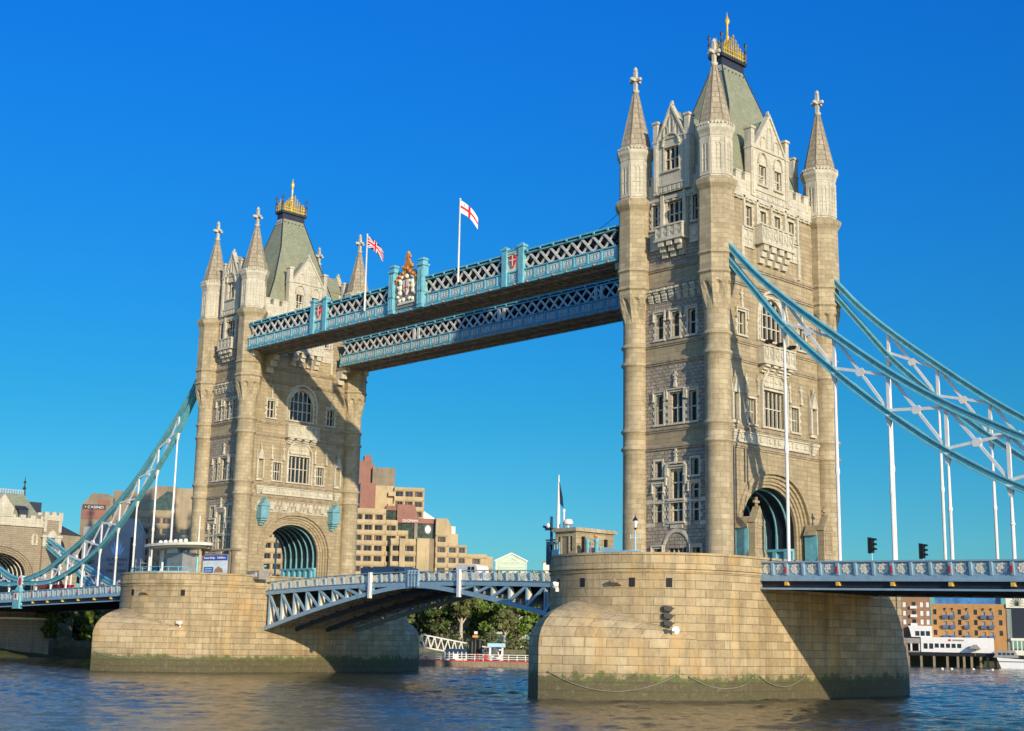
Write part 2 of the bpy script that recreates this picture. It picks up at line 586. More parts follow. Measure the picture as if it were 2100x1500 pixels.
def window(fr, parent, u0, u1, z0, z1, lights=2, trans=(), hood=True, quoin=True, sill=True, recess=0.42, fw=0.2, name='window', heads=True, drop=0.0):
    """stone framed window standing in an opening u0..u1 x z0..z1; its dark glazing is a sub-part"""
    mb = MB(fr)
    pr = 0.07
    g = 0.004
    # surround
    if quoin:
        zz = z0
        k = 0
        while zz < z1 - 0.05:
            zt = min(zz + 0.36, z1)
            e = fw + (0.17 if k % 2 else 0.0)
            mb.box(u0 - e, u0, -0.05, pr, zz, zt)
            mb.box(u1, u1 + e, -0.05, pr, zz, zt)
            zz = zt
            k += 1
    else:
        mb.box(u0 - fw, u0, -0.05, pr, z0, z1)
        mb.box(u1, u1 + fw, -0.05, pr, z0, z1)
    mb.box(u0 - fw, u1 + fw, -0.05, pr + 0.01, z1, z1 + fw * 1.1)
    if hood:
        t = 0.13
        mb.box(u0 - fw - t, u1 + fw + t, pr, pr + 0.16, z1 + fw * 1.1, z1 + fw * 1.1 + t)
        for s_ in (u0 - fw - t, u1 + fw):
            mb.box(s_, s_ + t, pr, pr + 0.15, z1 - 0.55, z1 + fw * 1.1)
            mb.box(s_ - 0.05, s_ + t + 0.05, pr, pr + 0.2, z1 - 0.72, z1 - 0.55)
    if sill:
        mb.box(u0 - fw - 0.08, u1 + fw + 0.08, -0.05, pr + 0.14, z0 - 0.2, z0)
    # inner splay and lights
    w = (u1 - u0) / lights
    mul = min(0.13, w * 0.2)
    n0, n1 = -recess, -recess + 0.2
    for k in range(lights + 1):
        c = u0 + k * w
        a, b = c - mul / 2, c + mul / 2
        if k == 0:
            a, b = u0 + g, u0 + mul * 0.8
        if k == lights:
            a, b = u1 - mul * 0.8, u1 - g
        mb.box(a, b, n0, n1, z0 + g, z1 - g)
    for tz in trans:
        zc = z0 + (z1 - z0) * tz
        mb.box(u0 + g * 2, u1 - g * 2, n0 - 0.01, n1 - 0.015, zc - 0.06, zc + 0.06)
    if heads:
        for k in range(lights):
            c = u0 + (k + 0.5) * w
            hh = min(0.6 * w, (z1 - z0) * 0.22)
            arch_head(mb, c, w / 2 - mul * 0.4, z1 - hh - drop, z1 - 0.01, n0, n1 - 0.03)
    o = mb.build(name, 'pale', parent)
    pb = MB(fr)
    pb.poly([(u0, n0 + 0.02, z0), (u1, n0 + 0.02, z0), (u1, n0 + 0.02, z1), (u0, n0 + 0.02, z1)])
    pb.build('pane', 'glass', o, recalc=False)
    return o

def finial(mb, u, n, z0, h, w=0.16):
    """slim stone pinnacle with a cross shaped head"""
    mb.frus(u - w, u + w, n - w, n + w, z0, u - w * .45, u + w * .45, n - w * .45, n + w * .45, z0 + h * 0.55)
    mb.box(u - w * .5, u + w * .5, n - w * .5, n + w * .5, z0 + h * 0.55, z0 + h)
    mb.box(u - w * 1.6, u + w * 1.6, n - w * .42, n + w * .42, z0 + h * 0.72, z0 + h * 0.84)
    mb.box(u - w * .95, u + w * .95, n - w * .95, n + w * .95, z0 + h * 0.5, z0 + h * 0.57)

def corbels(mb, u0, u1, z0, z1, proj, k):
    """a row of stepped stone brackets"""
    for i in range(k):
        c = u0 + (u1 - u0) * (i + 0.5) / k
        w = (u1 - u0) / k * 0.3
        h = (z1 - z0) / 3
        for j in range(3):
            mb.box(c - w, c + w, -0.05, proj * (0.35 + 0.3 * j), z0 + h * j, z0 + h * (j + 1) - (0 if j < 2 else 0.002))

def balcony(fr, parent, u0, u1, z0, z1, proj, zb, k=4, name='balcony'):
    """projecting stone balcony with a pierced front, carried on corbels"""
    mb = MB(fr)
    mb.box(u0, u1, -0.05, proj, z0 - 0.22, z0)
    mb.box(u0 - 0.1, u1 + 0.1, -0.05, proj + 0.1, z0 - 0.42, z0 - 0.22)
    t = 0.16
    mb.box(u0 - .06, u1 + .06, -0.05, proj + 0.06, z1 - 0.17, z1)
    n = max(2, int(round((u1 - u0) / 1.0)))
    w = (u1 - u0) / n
    for i in range(n + 1):
        c = u0 + i * w
        a = max(u0, c - 0.14)
        b = min(u1, c + 0.14)
        mb.box(a, b, proj - t, proj, z0, z1 - 0.17)
    for sgn, ue in ((1, u0), (-1, u1)):
        a, b = sorted((ue, ue + sgn * t))
        mb.box(a, b, -0.05, proj - t, z0, z1 - 0.17)
    # tracery in each panel, a dished X
    for i in range(n):
        a, b = u0 + i * w + 0.14, u0 + (i + 1) * w - 0.14
        mb.box(a, b, proj - t + 0.02, proj - t + 0.06, z0, z1 - 0.17)
        m_ = 0.045
        for (p, q) in (((a, z0), (b, z1 - .17)), ((a, z1 - .17), (b, z0))):
            mb.poly([(p[0] - m_, proj - 0.03, p[1]), (p[0] + m_, proj - 0.03, p[1]), (q[0] + m_, proj - 0.03, q[1]), (q[0] - m_, proj - 0.03, q[1])])
        c = (a + b) / 2
        zc = (z0 + z1 - .17) / 2
        rr = min(b - a, z1 - z0 - .17) * 0.32
        ring = [(c + rr * math.cos(q * math.pi / 4), zc + rr * math.sin(q * math.pi / 4)) for q in range(8)]
        mb.prism([(x, z) for x, z in ring], proj - 0.06, proj - 0.02, 1)
    corbels(mb, u0 + 0.1, u1 - 0.1, zb, z0 - 0.42, proj, k)
    return mb.build(name, 'pale', parent)

ROT8 = math.pi / 8

def turret(cx, cy, parent):
    mb = MB()
    prof = [(1.42, 10.8), (1.42, 12.9), (1.30, 13.3)]
    for z in (24.05, 25.85, 32.75, 34.6):
        prof += [(1.27, z - 0.32), (1.34, z - 0.2), (1.47, z - 0.06), (1.47, z + 0.1), (1.30, z + 0.26), (1.27, z + 0.32)]
    prof += [(1.26, 37.2), (1.30, 38.2)]
    mb.lathe(cx, cy, prof, 28)
    sh = mb.build('turret', 'shaft', parent)
    # the shaft spreads into an octagon with notched broaches
    ob = MB()
    c8 = 1.0 / math.cos(math.pi / 8)
    tab = ((40.1, 1.862, 1.755, 1.72), (39.75, 1.862, 1.755, 1.70), (39.5, 1.80, 1.68, 1.36), (38.7, 1.62, 1.42, 1.28), (38.0, 1.45, 1.30, 1.27), (37.0, 1.27, 1.27, 1.27))
    rws = []
    for z, c_, q_, m_ in tab:
        rws.append(ob.pts([(cx + (c_, q_, m_, q_)[k % 4] * math.cos(ROT8 + k * math.pi / 16), cy + (c_, q_, m_, q_)[k % 4] * math.sin(ROT8 + k * math.pi / 16), z) for k in range(32)]))
    for ra, rb in zip(rws, rws[1:]):
        for k in range(32):
            ob.face((ra[k], rb[k], rb[(k + 1) % 32], ra[(k + 1) % 32]))
    prof = [(1.72, 40.1)]
    for z in (40.65, 42.55):
        prof += [(1.72, z - 0.22), (1.80, z - 0.1), (1.90, z), (1.90, z + 0.12), (1.74, z + 0.3)]
    prof += [(1.70, 49.1), (1.86, 49.35), (2.02, 49.65), (2.08, 49.9), (2.08, 50.1), (1.70, 50.4)]
    prof = [(r * c8 if True else r, z) for r, z in prof]
    ob.lathe(cx, cy, prof, 8, ROT8, sm=False)
    # soffit closing the octagon
    ob.build('octagon', 'shaft', sh)
    # pale upper stage with blind lancets
    up_ = MB()
    up_.lathe(cx, cy, [(1.60 * c8, 50.35), (1.60 * c8, 54.6), (1.66 * c8, 54.7), (1.72 * c8, 55.0), (1.90 * c8, 55.35), (1.92 * c8, 55.75), (1.70 * c8, 55.85)], 8, ROT8, sm=False)
    for k in range(8):
        a = k * math.pi / 4
        ca, sa = math.cos(a), math.sin(a)
        def fr(u, nn, z, ca=ca, sa=sa):
            return (cx + ca * (1.60 + nn) - sa * u, cy + sa * (1.60 + nn) + ca * u, z)
        q = MB(fr)
        # raised frame leaves a sunk lancet panel
        for (ua, ub) in ((-0.62, -0.34), (0.34, 0.62)):
            q.box(ua, ub, -0.02, 0.08, 50.6, 54.4)
        q.box(-0.34, 0.34, -0.02, 0.08, 50.6, 51.0)
        q.box(-0.34, 0.34, -0.02, 0.08, 53.9, 54.4)
        q.box(-0.05, 0.05, -0.02, 0.06, 51.0, 53.9)
        for s_ in (-0.195, 0.195):
            arch_head(q, s_, 0.145, 53.4, 53.9, 0.0, 0.07)
        q.box(-0.34, 0.34, -0.02, 0.05, 52.2, 52.32)
        # dentils under the spire
        for d in (-0.52, -0.17, 0.17, 0.52):
            q.box(d - 0.1, d + 0.1, 0.1, 0.36, 55.74, 56.02)
        for v in range(len(q.fc)):
            pass
        off = len(up_.v)
        up_.v += q.v
        up_.fc += [tuple(x + off for x in f) for f in q.fc]
        up_.uv += q.uv
        up_.sm += q.sm
    up_.build('lantern_stage', 'pale', sh)
    sp = MB()
    sp.lathe(cx, cy, [(1.70 * c8, 55.8), (1.52 * c8, 56.5), (0.27 * c8, 62.5), (0.27 * c8, 62.7)], 8, ROT8, sm=False)
    so = sp.build('spire', 'spire', sh)
    ri = MB()
    for k in range(8):
        a = ROT8 + k * math.pi / 4
        ri.tube([(cx + 1.52 * c8 * math.cos(a), cy + 1.52 * c8 * math.sin(a), 56.5), (cx + 0.27 * c8 * math.cos(a), cy + 0.27 * c8 * math.sin(a), 62.5)], 0.055, 4)
    ri.build('rib', 'string', so)
    cr = MB()
    cr.lathe(cx, cy, [(0.24, 62.6), (0.40, 62.8), (0.40, 62.95), (0.20, 63.05)], 8)
    cr.box(cx - .17, cx + .17, cy - .17, cy + .17, 63.0, 65.1)
    cr.lathe(cx, cy, [(0.17, 65.1), (0.26, 65.25), (0.2, 65.45), (0.0, 65.7)], 6)
    for dx, dy in ((1, 0), (0, 1)):
        cr.box(cx - .60 * dx - .15 * dy, cx + .60 * dx + .15 * dy, cy - .60 * dy - .15 * dx, cy + .60 * dy + .15 * dx, 63.95 + .003 * dx, 64.3 - .003 * dx)
        for s_ in (-1, 1):
            cr.ball((cx + .62 * dx * s_, cy + .62 * dy * s_, 64.12), 0.23, 6, 4)
    cr.build('cross_finial', 'pale', so)
    return sh

def gable(fr, parent, hw, z0, zsh, zt, proud, win, name='gable'):
    """pale gabled dormer front with flanking piers, panelled face and windows; its slate roof runs back"""
    mb = MB(fr)
    # face with openings
    holes = [w[:4] for w in win]
    us = sorted({-hw, hw} | {h[0] for h in holes} | {h[1] for h in holes})
    sub = MB(lambda u, n, z: fr(u, n + proud, z))
    wall_sheet(sub, -hw, hw, z0, zsh, holes, 0.4)
    sub.poly([(-hw, 0, zsh), (hw, 0, zsh), (0, 0, zt - 0.25)])
    # returns
    for s_ in (-1, 1):
        sub.poly([(s_ * hw, 0, z0), (s_ * hw, -proud - 0.9, z0), (s_ * hw, -proud - 0.9, zsh), (s_ * hw, 0, zsh)])
    off = len(mb.v)
    mb.v += sub.v; mb.fc += [tuple(x + off for x in f) for f in sub.fc]; mb.uv += sub.uv; mb.sm += sub.sm
    # raking coping and apex cross
    for s_ in (-1, 1):
        sl = (zt - zsh) / hw
        a, b = (s_ * (hw + 0.12), zsh - 0.12 * sl * 0.6), (0, zt)
        mb.prism([(a[0], a[1]), (b[0], b[1]), (b[0], b[1] - 0.42), (a[0], a[1] - 0.42)], proud - 0.5, proud + 0.17, 1)
    mb.frus(-.16, .16, proud - .3, proud + .02, zt - 0.1, -.1, .1, proud - .24, proud - .04, zt + 0.35)
    # side piers
    for s_ in (-1, 1):
        a, b = sorted((s_ * (hw + 0.02), s_ * (hw + 0.62)))
        mb.box(a, b, proud - 0.75, proud + 0.12, z0, zsh + 1.7)
        mb.box(a - .1, b + .1, proud - 0.85, proud + 0.22, zsh + 1.7, zsh + 1.95)
        mb.box(a - .06, b + .06, proud - 0.8, proud + 0.2, zsh - 0.4, zsh - 0.2)
        mb.box(a + .14, b - .14, proud + .12, proud + 0.2, z0 + .3, zsh - 0.7)
    # blind tracery: lancets in the gable head
    for c, w, za, zb in ((-hw * .42, hw * .16, zsh - 0.1, zsh + (zt - zsh) * .32), (hw * .42, hw * .16, zsh - .1, zsh + (zt - zsh) * .32), (0, hw * .16, zsh + .2, zsh + (zt - zsh) * .62)):
        P = [(c + x, za + z) for x, z in [(-w, 0)] + [(x2, z2 + (zb - za) * .5) for x2, z2 in ptarch(w, (zb - za) * .5, 3)] + [(w, 0)]]
        mb.bar([(x, proud + .05, z) for x, z in P], 0.12, 0.09, (0, 0, 1)) if False else None
        for p, q in zip(P, P[1:]):
            d = Vector((q[0] - p[0], q[1] - p[1]))
            if d.length < 1e-3:
                continue
            nrm = Vector((-d.y, d.x)).normalized() * 0.06
            mb.prism([(p[0] - nrm.x, p[1] - nrm.y), (q[0] - nrm.x, q[1] - nrm.y), (q[0] + nrm.x, q[1] + nrm.y), (p[0] + nrm.x, p[1] + nrm.y)], proud - 0.01, proud + 0.1, 1)
    # string between windows and head
    mb.box(-hw, hw, proud - .02, proud + 0.13, zsh - 0.3, zsh - 0.12)
    mb.box(-hw, hw, proud - .02, proud + 0.11, z0 + 0.75, z0 + 0.92)
    for i in range(6):
        c = -hw + (i + .5) * hw / 3
        mb.box(c - .18, c + .18, proud - .02, proud + 0.08, z0 + 0.15, z0 + 0.65)
    g = mb.build(name, 'pale', parent)
    fr2 = lambda u, n, z: fr(u, n + proud, z)
    for w in win:
        window(fr2, g, *w[:4], lights=w[4], trans=(0.5,), hood=False, quoin=False, recess=0.36, fw=0.14)
    # ogee hoods above the windows
    for w in win:
        hb = MB(fr)
        c, hwid = (w[0] + w[1]) / 2, (w[1] - w[0]) / 2 + 0.14
        P = [(c + x, w[3] + .18 + z) for x, z in ptarch(hwid, 1.25, 5)]
        for p, q in zip(P, P[1:]):
            d = Vector((q[0] - p[0], q[1] - p[1]))
            if d.length < 1e-3:
                continue
            nrm = Vector((-d.y, d.x)).normalized() * 0.08
            hb.prism([(p[0] - nrm.x, p[1] - nrm.y), (q[0] - nrm.x, q[1] - nrm.y), (q[0] + nrm.x, q[1] + nrm.y), (p[0] + nrm.x, p[1] + nrm.y)], proud - 0.01, proud + 0.22, 1)
        hb.build('window_hood', 'pale', g)
    rf = MB(fr)
    rf.prism([(-hw - .05, zsh + .2), (hw + .05, zsh + .2), (0, zt - 0.55)], -7.0 if hw > 2.3 else -5.5, proud - 0.45, 1)
    for s_ in (-1, 1):
        a, b = sorted((s_ * (hw - .3), s_ * (hw - .05)))
        rf.box(a, b, -2.6, proud - .9, z0 + .5, zsh + .2)
    rf.build('dormer_roof', 'slate', g)
    return g

def arch_pts(off, n=18):
    """road arch outline, left foot to right foot, grown outwards by off"""
    w, h, zs = 4.62 + off, 4.45 + off * 0.97, 16.0
    P = [(-w, 10.9), (-w, zs)]
    for k in range(1, n):
        t = math.pi * k / n
        c, s_ = math.cos(t), math.sin(t)
        P.append((-w * math.copysign(abs(c) ** 0.92, c), zs + h * s_ ** 0.96))
    return P + [(w, zs), (w, 10.9)]

def road_arch(fr, parent, zt, name='road_arch'):
    """moulded arch orders and the wall sheet round them up to zt"""
    wb = MB(fr)
    hw = TB - 0.2
    P = arch_pts(1.3)
    wb.poly([(-hw, 0, 10.9), (P[0][0], 0, 10.9), (P[1][0], 0, P[1][1]), (-hw, 0, P[1][1])])
    wb.poly([(hw, 0, 10.9), (hw, 0, P[-2][1]), (P[-2][0], 0, P[-2][1]), (P[-1][0], 0, 10.9)])
    wb.poly([(-hw, 0, P[1][1]), (P[1][0], 0, P[1][1]), (P[1][0], 0, zt), (-hw, 0, zt)])
    wb.poly([(hw, 0, P[1][1]), (hw, 0, zt), (P[-2][0], 0, zt), (P[-2][0], 0, P[1][1])])
    for p, q in zip(P[1:-1], P[2:-1]):
        wb.poly([(p[0], 0, p[1]), (q[0], 0, q[1]), (q[0], 0, zt), (p[0], 0, zt)])
    wb.build('wall', 'ashlar', parent)
    ab = MB(fr)
    steps = [(1.75, 1.32, 0.16, -0.02), (1.32, 0.98, -0.16, -0.3), (0.98, 0.62, -0.36, -0.5), (0.62, 0.32, -0.52, -0.64), (0.32, 0.0, -0.7, -1.1)]
    last = 0.0
    for (o1, o0, n, nb) in steps:
        A, B = arch_pts(o1), arch_pts(o0)
        s0 = 0 if o1 < 1.7 else 1
        rng = list(range(s0, len(A) - 1 - s0))
        for k in rng:
            ab.poly([(A[k][0], n, A[k][1]), (A[k + 1][0], n, A[k + 1][1]), (B[k + 1][0], n, B[k + 1][1]), (B[k][0], n, B[k][1])])
            ab.poly([(B[k][0], n, B[k][1]), (B[k + 1][0], n, B[k + 1][1]), (B[k + 1][0], nb - .1, B[k + 1][1]), (B[k][0], nb - .1, B[k][1])])
            # outer return
            ab.poly([(A[k][0], n, A[k][1]), (A[k + 1][0], n, A[k + 1][1]), (A[k + 1][0], n - .22, A[k + 1][1]), (A[k][0], n - .22, A[k][1])])
    return ab.build(name, 'ashlar', parent)

def strings(fr, parent, hw, levels):
    for z in levels:
        mb = MB(fr)
        mb.box(-hw, hw, -0.05, 0.11, z - 0.24, z - 0.06)
        mb.box(-hw, hw, -0.05, 0.2, z - 0.06, z + 0.12)
        mb.frus(-hw, hw, -0.05, 0.17, z + 0.12, -hw, hw, -0.05, 0.02, z + 0.27)
        mb.build('string_course', 'string', parent)

def panel_relief(mb, u0, u1, z0, z1, n, proud=0.1, motif=3):
    """sunk stone panels with carved bosses"""
    mb.box(u0, u1, -0.05, proud * 0.5, z0, z1)
    w = (u1 - u0) / n
    for i in range(n + 1):
        c = u0 + i * w
        mb.box(max(u0, c - .08), min(u1, c + .08), proud * .4, proud * 1.4, z0, z1)
    for zz in (z0, z1 - .14):
        mb.box(u0, u1, proud * .4, proud * 1.5, zz, zz + .14)
    rnd = random.Random(int(u0 * 100) + int(z0 * 10))
    for i in range(n):
        for j in range(motif):
            c = u0 + (i + (j + .5) / motif) * w
            zc = (z0 + z1) / 2
            rr = min(w / motif, z1 - z0) * 0.27
            k = 6
            ph = rnd.random()
            mb.prism([(c + rr * (1 if q % 2 else .55) * math.cos(ph + q * math.pi / k), zc + rr * (1 if q % 2 else .55) * math.sin(ph + q * math.pi / k)) for q in range(2 * k)], proud * .4, proud * 1.3, 1)

def tower(cx, landward, label):
    t = thing('bridge_tower', (cx, 0, 10.9), label, 'tower')
    for sx, sy in ((-1, -1), (1, -1), (1, 1), (-1, 1)):
        turret(cx + sx * TA, sy * TB, t)
    W, S, N, E_ = (frame(cx, q) for q in 'WSNE')
    hwW, hwS = TA - 0.2, TB - 0.2

    # ---- long faces across the bridge (S is seen in the picture, N is its twin without the fine work)
    big1 = (-2.0, 2.0, 35.4, 39.9)
    big2 = (-1.75, 1.75, 26.45, 30.2)
    sm1 = [(-5.9, -4.6, 35.3, 37.7), (4.6, 5.9, 35.3, 37.7)]
    sm2 = [(-4.4, -3.1, 26.45, 29.0), (3.1, 4.4, 26.45, 29.0)]
    top = [(c - .52, c + .52, 46.9, 49.05) for c in (-3.75, -1.25, 1.25, 3.75)]
    road_arch(S, t, 23.9)
    road_arch(N, t, 23.9)
    for fr, holes in ((S, [big1, big2] + sm1 + sm2 + top), (N, [])):
        wb = MB(fr)
        wall_sheet(wb, -hwS, hwS, 23.9, 50.2, holes, 0.55)
        wb.build('wall', 'ashlar', t)
    strings(S, t, hwS, (24.05, 25.85, 32.75, 34.6, 40.65, 42.55))
    strings(N, t, hwS, (24.05, 25.85, 32.75, 34.6, 40.65, 42.55))
    window(S, t, *big1, lights=5, trans=(0.32, 0.62), hood=False, recess=0.5, drop=0.6)
    window(S, t, *big2, lights=5, trans=(0.52,), hood=False, recess=0.5)
    for w in sm1:
        window(S, t, *w, lights=2, trans=(0.5,))
    for w in sm2:
        window(S, t, *w, lights=3, trans=(0.5,), hood=False)
    for w in top:
        window(S, t, *w, lights=2, trans=(0.5,), hood=False)
    # arched head over the great window
    hb = MB(S)
    P = [(x * 1.12, 37.6 + z) for x, z in [(2.35 * -math.cos(q * math.pi / 16), 3.0 * math.sin(q * math.pi / 16)) for q in range(17)]]
    for p, q in zip(P, P[1:]):
        d = Vector((q[0] - p[0], q[1] - p[1]))
        nrm = Vector((-d.y, d.x)).normalized() * 0.13
        hb.prism([(p[0] - nrm.x, p[1] - nrm.y), (q[0] - nrm.x, q[1] - nrm.y), (q[0] + nrm.x, q[1] + nrm.y), (p[0] + nrm.x, p[1] + nrm.y)], -0.05, 0.24, 1)
    hb.box(-2.75, -2.5, -.05, .2, 35.2, 37.6)
    hb.box(2.5, 2.75, -.05, .2, 35.2, 37.6)
    hb.build('window_hood', 'pale', t)
    # spandrel fill that turns the square opening into an arch
    for s_ in (-1, 1):
        hb = MB(S)
        pts_ = [(s_ * 2.0, 39.9)] + [(s_ * 2.0 * math.cos(a), 37.4 + 2.45 * math.sin(a)) for a in [k * math.pi / 16 for k in range(9)]]
        hb.prism(pts_, -0.3, 0.02, 1)
        hb.build('spandrel', 'pale', t)
    ob = MB(S)
    # ogee frame over the middle storey window and its pinnacles
    for s_ in (-1, 1):
        P = [(2.15, 26.2), (2.15, 30.4), (2.05, 31.0), (1.5, 31.7), (1.05, 32.2), (0.9, 32.6)]
        for p, q in zip(P, P[1:]):
            p, q = (s_ * p[0], p[1]), (s_ * q[0], q[1])
            d = Vector((q[0] - p[0], q[1] - p[1]))
            nrm = Vector((-d.y, d.x)).normalized() * 0.12
            ob.prism([(p[0] - nrm.x, p[1] - nrm.y), (q[0] - nrm.x, q[1] - nrm.y), (q[0] + nrm.x, q[1] + nrm.y), (p[0] + nrm.x, p[1] + nrm.y)], -0.05, 0.32, 1)
        for pq in ((4.75, 29.4, 2.0, .18), (2.75, 29.4, 2.1, .16), (5.25, 38.0, 2.0, .16)):
            pn = MB(S)
            finial(pn, s_ * pq[0], 0.12, *pq[1:])
            pn.build('pinnacle', 'pale', t)
    panel_relief(ob, -1.7, 1.7, 30.5, 31.9, 2, 0.12, 2)
    ob.build('ogee_frame', 'pale', t)
    pb = MB(S)
    panel_relief(pb, -6.2, 6.2, 24.4, 25.55, 4, 0.14, 2)
    pb.build('carved_panel', 'pale', t)
    balcony(S, t, -2.75, 2.75, 33.1, 34.65, 0.95, 31.9, 4)
    balcony(S, t, -2.75, 2.85, 45.6, 47.3, 1.0, 43.3, 4)
    for s_ in (-1, 1):
        pt = MB(S)
        a, b = sorted((s_ * 3.0, s_ * 4.8))
        panel_relief(pt, a, b, 44.6, 46.6, 2, 0.1, 1)
        pt.box(s_ * 4.95 - .2, s_ * 4.95 + .2, -.05, .2, 42.9, 46.7)
        pt.ball(tuple((s_ * 4.95, 0.1, 43.2)), 0.25, 6, 4)
        pt.build('tracery_panel', 'pale', t)
    for q in (-4.75, -2.5, 0, 2.5, 4.75):
        pt = MB(S)
        pt.box(q - .13, q + .13, -.05, .3, 46.7 if q else 47.4, 50.0)
        pt.build('pilaster', 'pale', t)
    # niches with canopies at the ends of the middle storey
    for s_ in (-1, 1):
        nb = MB(S)
        c = s_ * 6.75
        nb.box(c - .55, c + .55, -.05, .3, 26.2, 26.5)
        for q in (-.5, .5):
            nb.box(c + q - .12, c + q + .12, -.05, .45, 26.5, 29.2)
            nb.frus(c + q - .13, c + q + .13, -.05, .4, 29.2, c + q - .03, c + q + .03, .1, .2, 30.6)
        nb.prism([(c - .6, 29.2), (c + .6, 29.2), (c, 30.9)], 0.1, 0.55, 1)
        nb.frus(c - .1, c + .1, .2, .4, 30.8, c - .04, c + .04, .26, .34, 31.5)
        for j in range(4):
            nb.frus(c - .25 - .12 * j, c + .25 + .12 * j, -.05, .2 + .12 * j, 24.3 + .3 * j, c - .3 - .12 * j, c + .3 + .12 * j, -.05, .26 + .12 * j, 24.58 + .3 * j)
        nb.build('niche', 'pale', t)

    # ---- narrow faces along the bridge (W is seen; E is its plain twin)
    lowC = (-0.8, 0.8, 18.85, 21.8)
    lowC2 = (-0.8, 0.8, 16.6, 18.45)
    Lo = []
    for s_ in (-1, 1):
        c = s_ * 2.3
        Lo += [(c - .47, c + .47, 21.05, 22.7), (c - .47, c + .47, 18.85, 20.2), (c - .47, c + .47, 16.6, 18.45)]
    nw = [(-2.6, -1.65, 26.4, 29.45), (-.85, .85, 26.4, 29.55), (1.65, 2.6, 26.4, 29.45)]
    mw = [(-2.55, -1.6, 35.15, 37.75), (-.48, .48, 35.15, 37.75), (1.6, 2.55, 35.15, 37.75)]
    tw = [(-2.95, -2.3, 46.9, 49.5), (-1.0, 1.0, 46.9, 49.5), (2.3, 2.95, 46.9, 49.5)]
    door = (-1.15, 1.15, 11.2, 14.0)
    sd = [(-2.9, -2.0, 11.9, 14.0), (2.0, 2.9, 11.9, 14.0)]
    for fr, on in ((W, True), (E_, False)):
        bands = [(10.9, 23.9, 'rubble', [lowC, lowC2, door] + Lo + sd), (23.9, 25.9, 'ashlar', []), (25.9, 32.7, 'rubble', nw), (32.7, 34.6, 'ashlar', []),
                 (34.6, 40.6, 'rubble', mw), (40.6, 42.5, 'ashlar', []), (42.5, 50.2, 'rubble', tw)]
        for z0, z1, mt, hs in bands:
            wb = MB(fr)
            wall_sheet(wb, -hwW, hwW, z0, z1, hs if on else [], 0.55)
            wb.build('wall', mt, t)
        strings(fr, t, hwW, (24.05, 25.85, 32.75, 34.6, 40.65, 42.55))
    for w in [lowC]:
        window(W, t, *w, lights=2, trans=(0.55,), drop=0.5)
    window(W, t, *lowC2, lights=2, trans=(0.62,), hood=False, heads=False)
    for w in Lo:
        window(W, t, *w, lights=1, trans=(0.6,) if w[3] < 20.5 else (), hood=w[3] == 20.2, sill=w[2] > 20, recess=0.4)
    for i, w in enumerate(nw):
        window(W, t, *w, lights=2 if i == 1 else 1, trans=(0.5,))
    for w in mw:
        window(W, t, *w, lights=1, trans=(0.5,))
    for i, w in enumerate(tw):
        window(W, t, *w, lights=3 if i == 1 else 1, trans=(0.5,), hood=False, quoin=i != 1)
    for w in sd:
        window(W, t, *w, lights=1, heads=False, hood=True)
    for za, zb in ((18.45, 18.85), (16.15, 16.55)):
        for a, b in ((-hwW + .9, -2.85), (2.85, hwW - .9), (-1.75, -.95), (.95, 1.75)):
            bb = MB(W)
            bb.box(a, b, -.05, .05, za, zb)
            bb.build('band', 'pale', t)
    for zc, zz in ((22.3, 1.5), (30.0, 1.6)):
        bb = MB(W)
        finial(bb, 0, 0.12, zc, zz, 0.17)
        bb.build('pinnacle', 'pale', t)
    bb = MB(W)
    bb.box(-.75, .75, .0, .12, 15.95, 16.3)
    bb.build('name_stone', 'pale', t)
    bb = MB(W)
    # tall ogee label round the middle lights of the lowest storey
    for s_ in (-1, 1):
        P = [(1.25, 20.2), (1.25, 22.0), (1.0, 22.35), (0.0, 22.45)]
        for p, q in zip(P, P[1:]):
            p, q = (s_ * p[0], p[1]), (s_ * q[0], q[1])
            d = Vector((q[0] - p[0], q[1] - p[1]))
            nrm = Vector((-d.y, d.x)).normalized() * 0.09
            bb.prism([(p[0] - nrm.x, p[1] - nrm.y), (q[0] - nrm.x, q[1] - nrm.y), (q[0] + nrm.x, q[1] + nrm.y), (p[0] + nrm.x, p[1] + nrm.y)], -0.05, 0.25, 1)
    bb.build('label_mould', 'pale', t)
    # pointed doorway
    db = MB(W)
    for k, (w_, n_) in enumerate(((1.85, .1), (1.6, -.08), (1.38, -.22))):
        w2 = (1.6, 1.38, 1.15)[k]
        A = [(-w_, 10.95)] + [(x, 13.3 + z) for x, z in ptarch(w_, w_ * 1.42, 7)] + [(w_, 10.95)]
        B = [(-w2, 10.95)] + [(x, 13.3 + z) for x, z in ptarch(w2, w2 * 1.42, 7)] + [(w2, 10.95)]
        for p, q, r, s_ in zip(A, A[1:], B[1:], B):
            db.poly([(p[0], n_, p[1]), (q[0], n_, q[1]), (r[0], n_, r[1]), (s_[0], n_, s_[1])])
            db.poly([(s_[0], n_, s_[1]), (r[0], n_, r[1]), (r[0], n_ - .25, r[1]), (s_[0], n_ - .25, s_[1])])
            db.poly([(p[0], n_, p[1]), (q[0], n_, q[1]), (q[0], n_ - .2, q[1]), (p[0], n_ - .2, p[1])])
    dr = db.build('doorway', 'pale', t)
    lf = MB(W)
    lf.prism([(-1.15, 10.95)] + [(x, 13.3 + z) for x, z in ptarch(1.15, 1.63, 7)] + [(1.15, 10.95)], -.4, -.32, 1)
    lf.build('door', 'lead', dr)
    tr = MB(W)
    tr.box(-1.1, 1.1, -.32, -.14, 13.15, 13.5)
    for q in (-.55, 0, .55):
        tr.box(q - .06, q + .06, -.3, -.2, 13.5, 14.3)
    tr.build('tympanum', 'pale', dr)
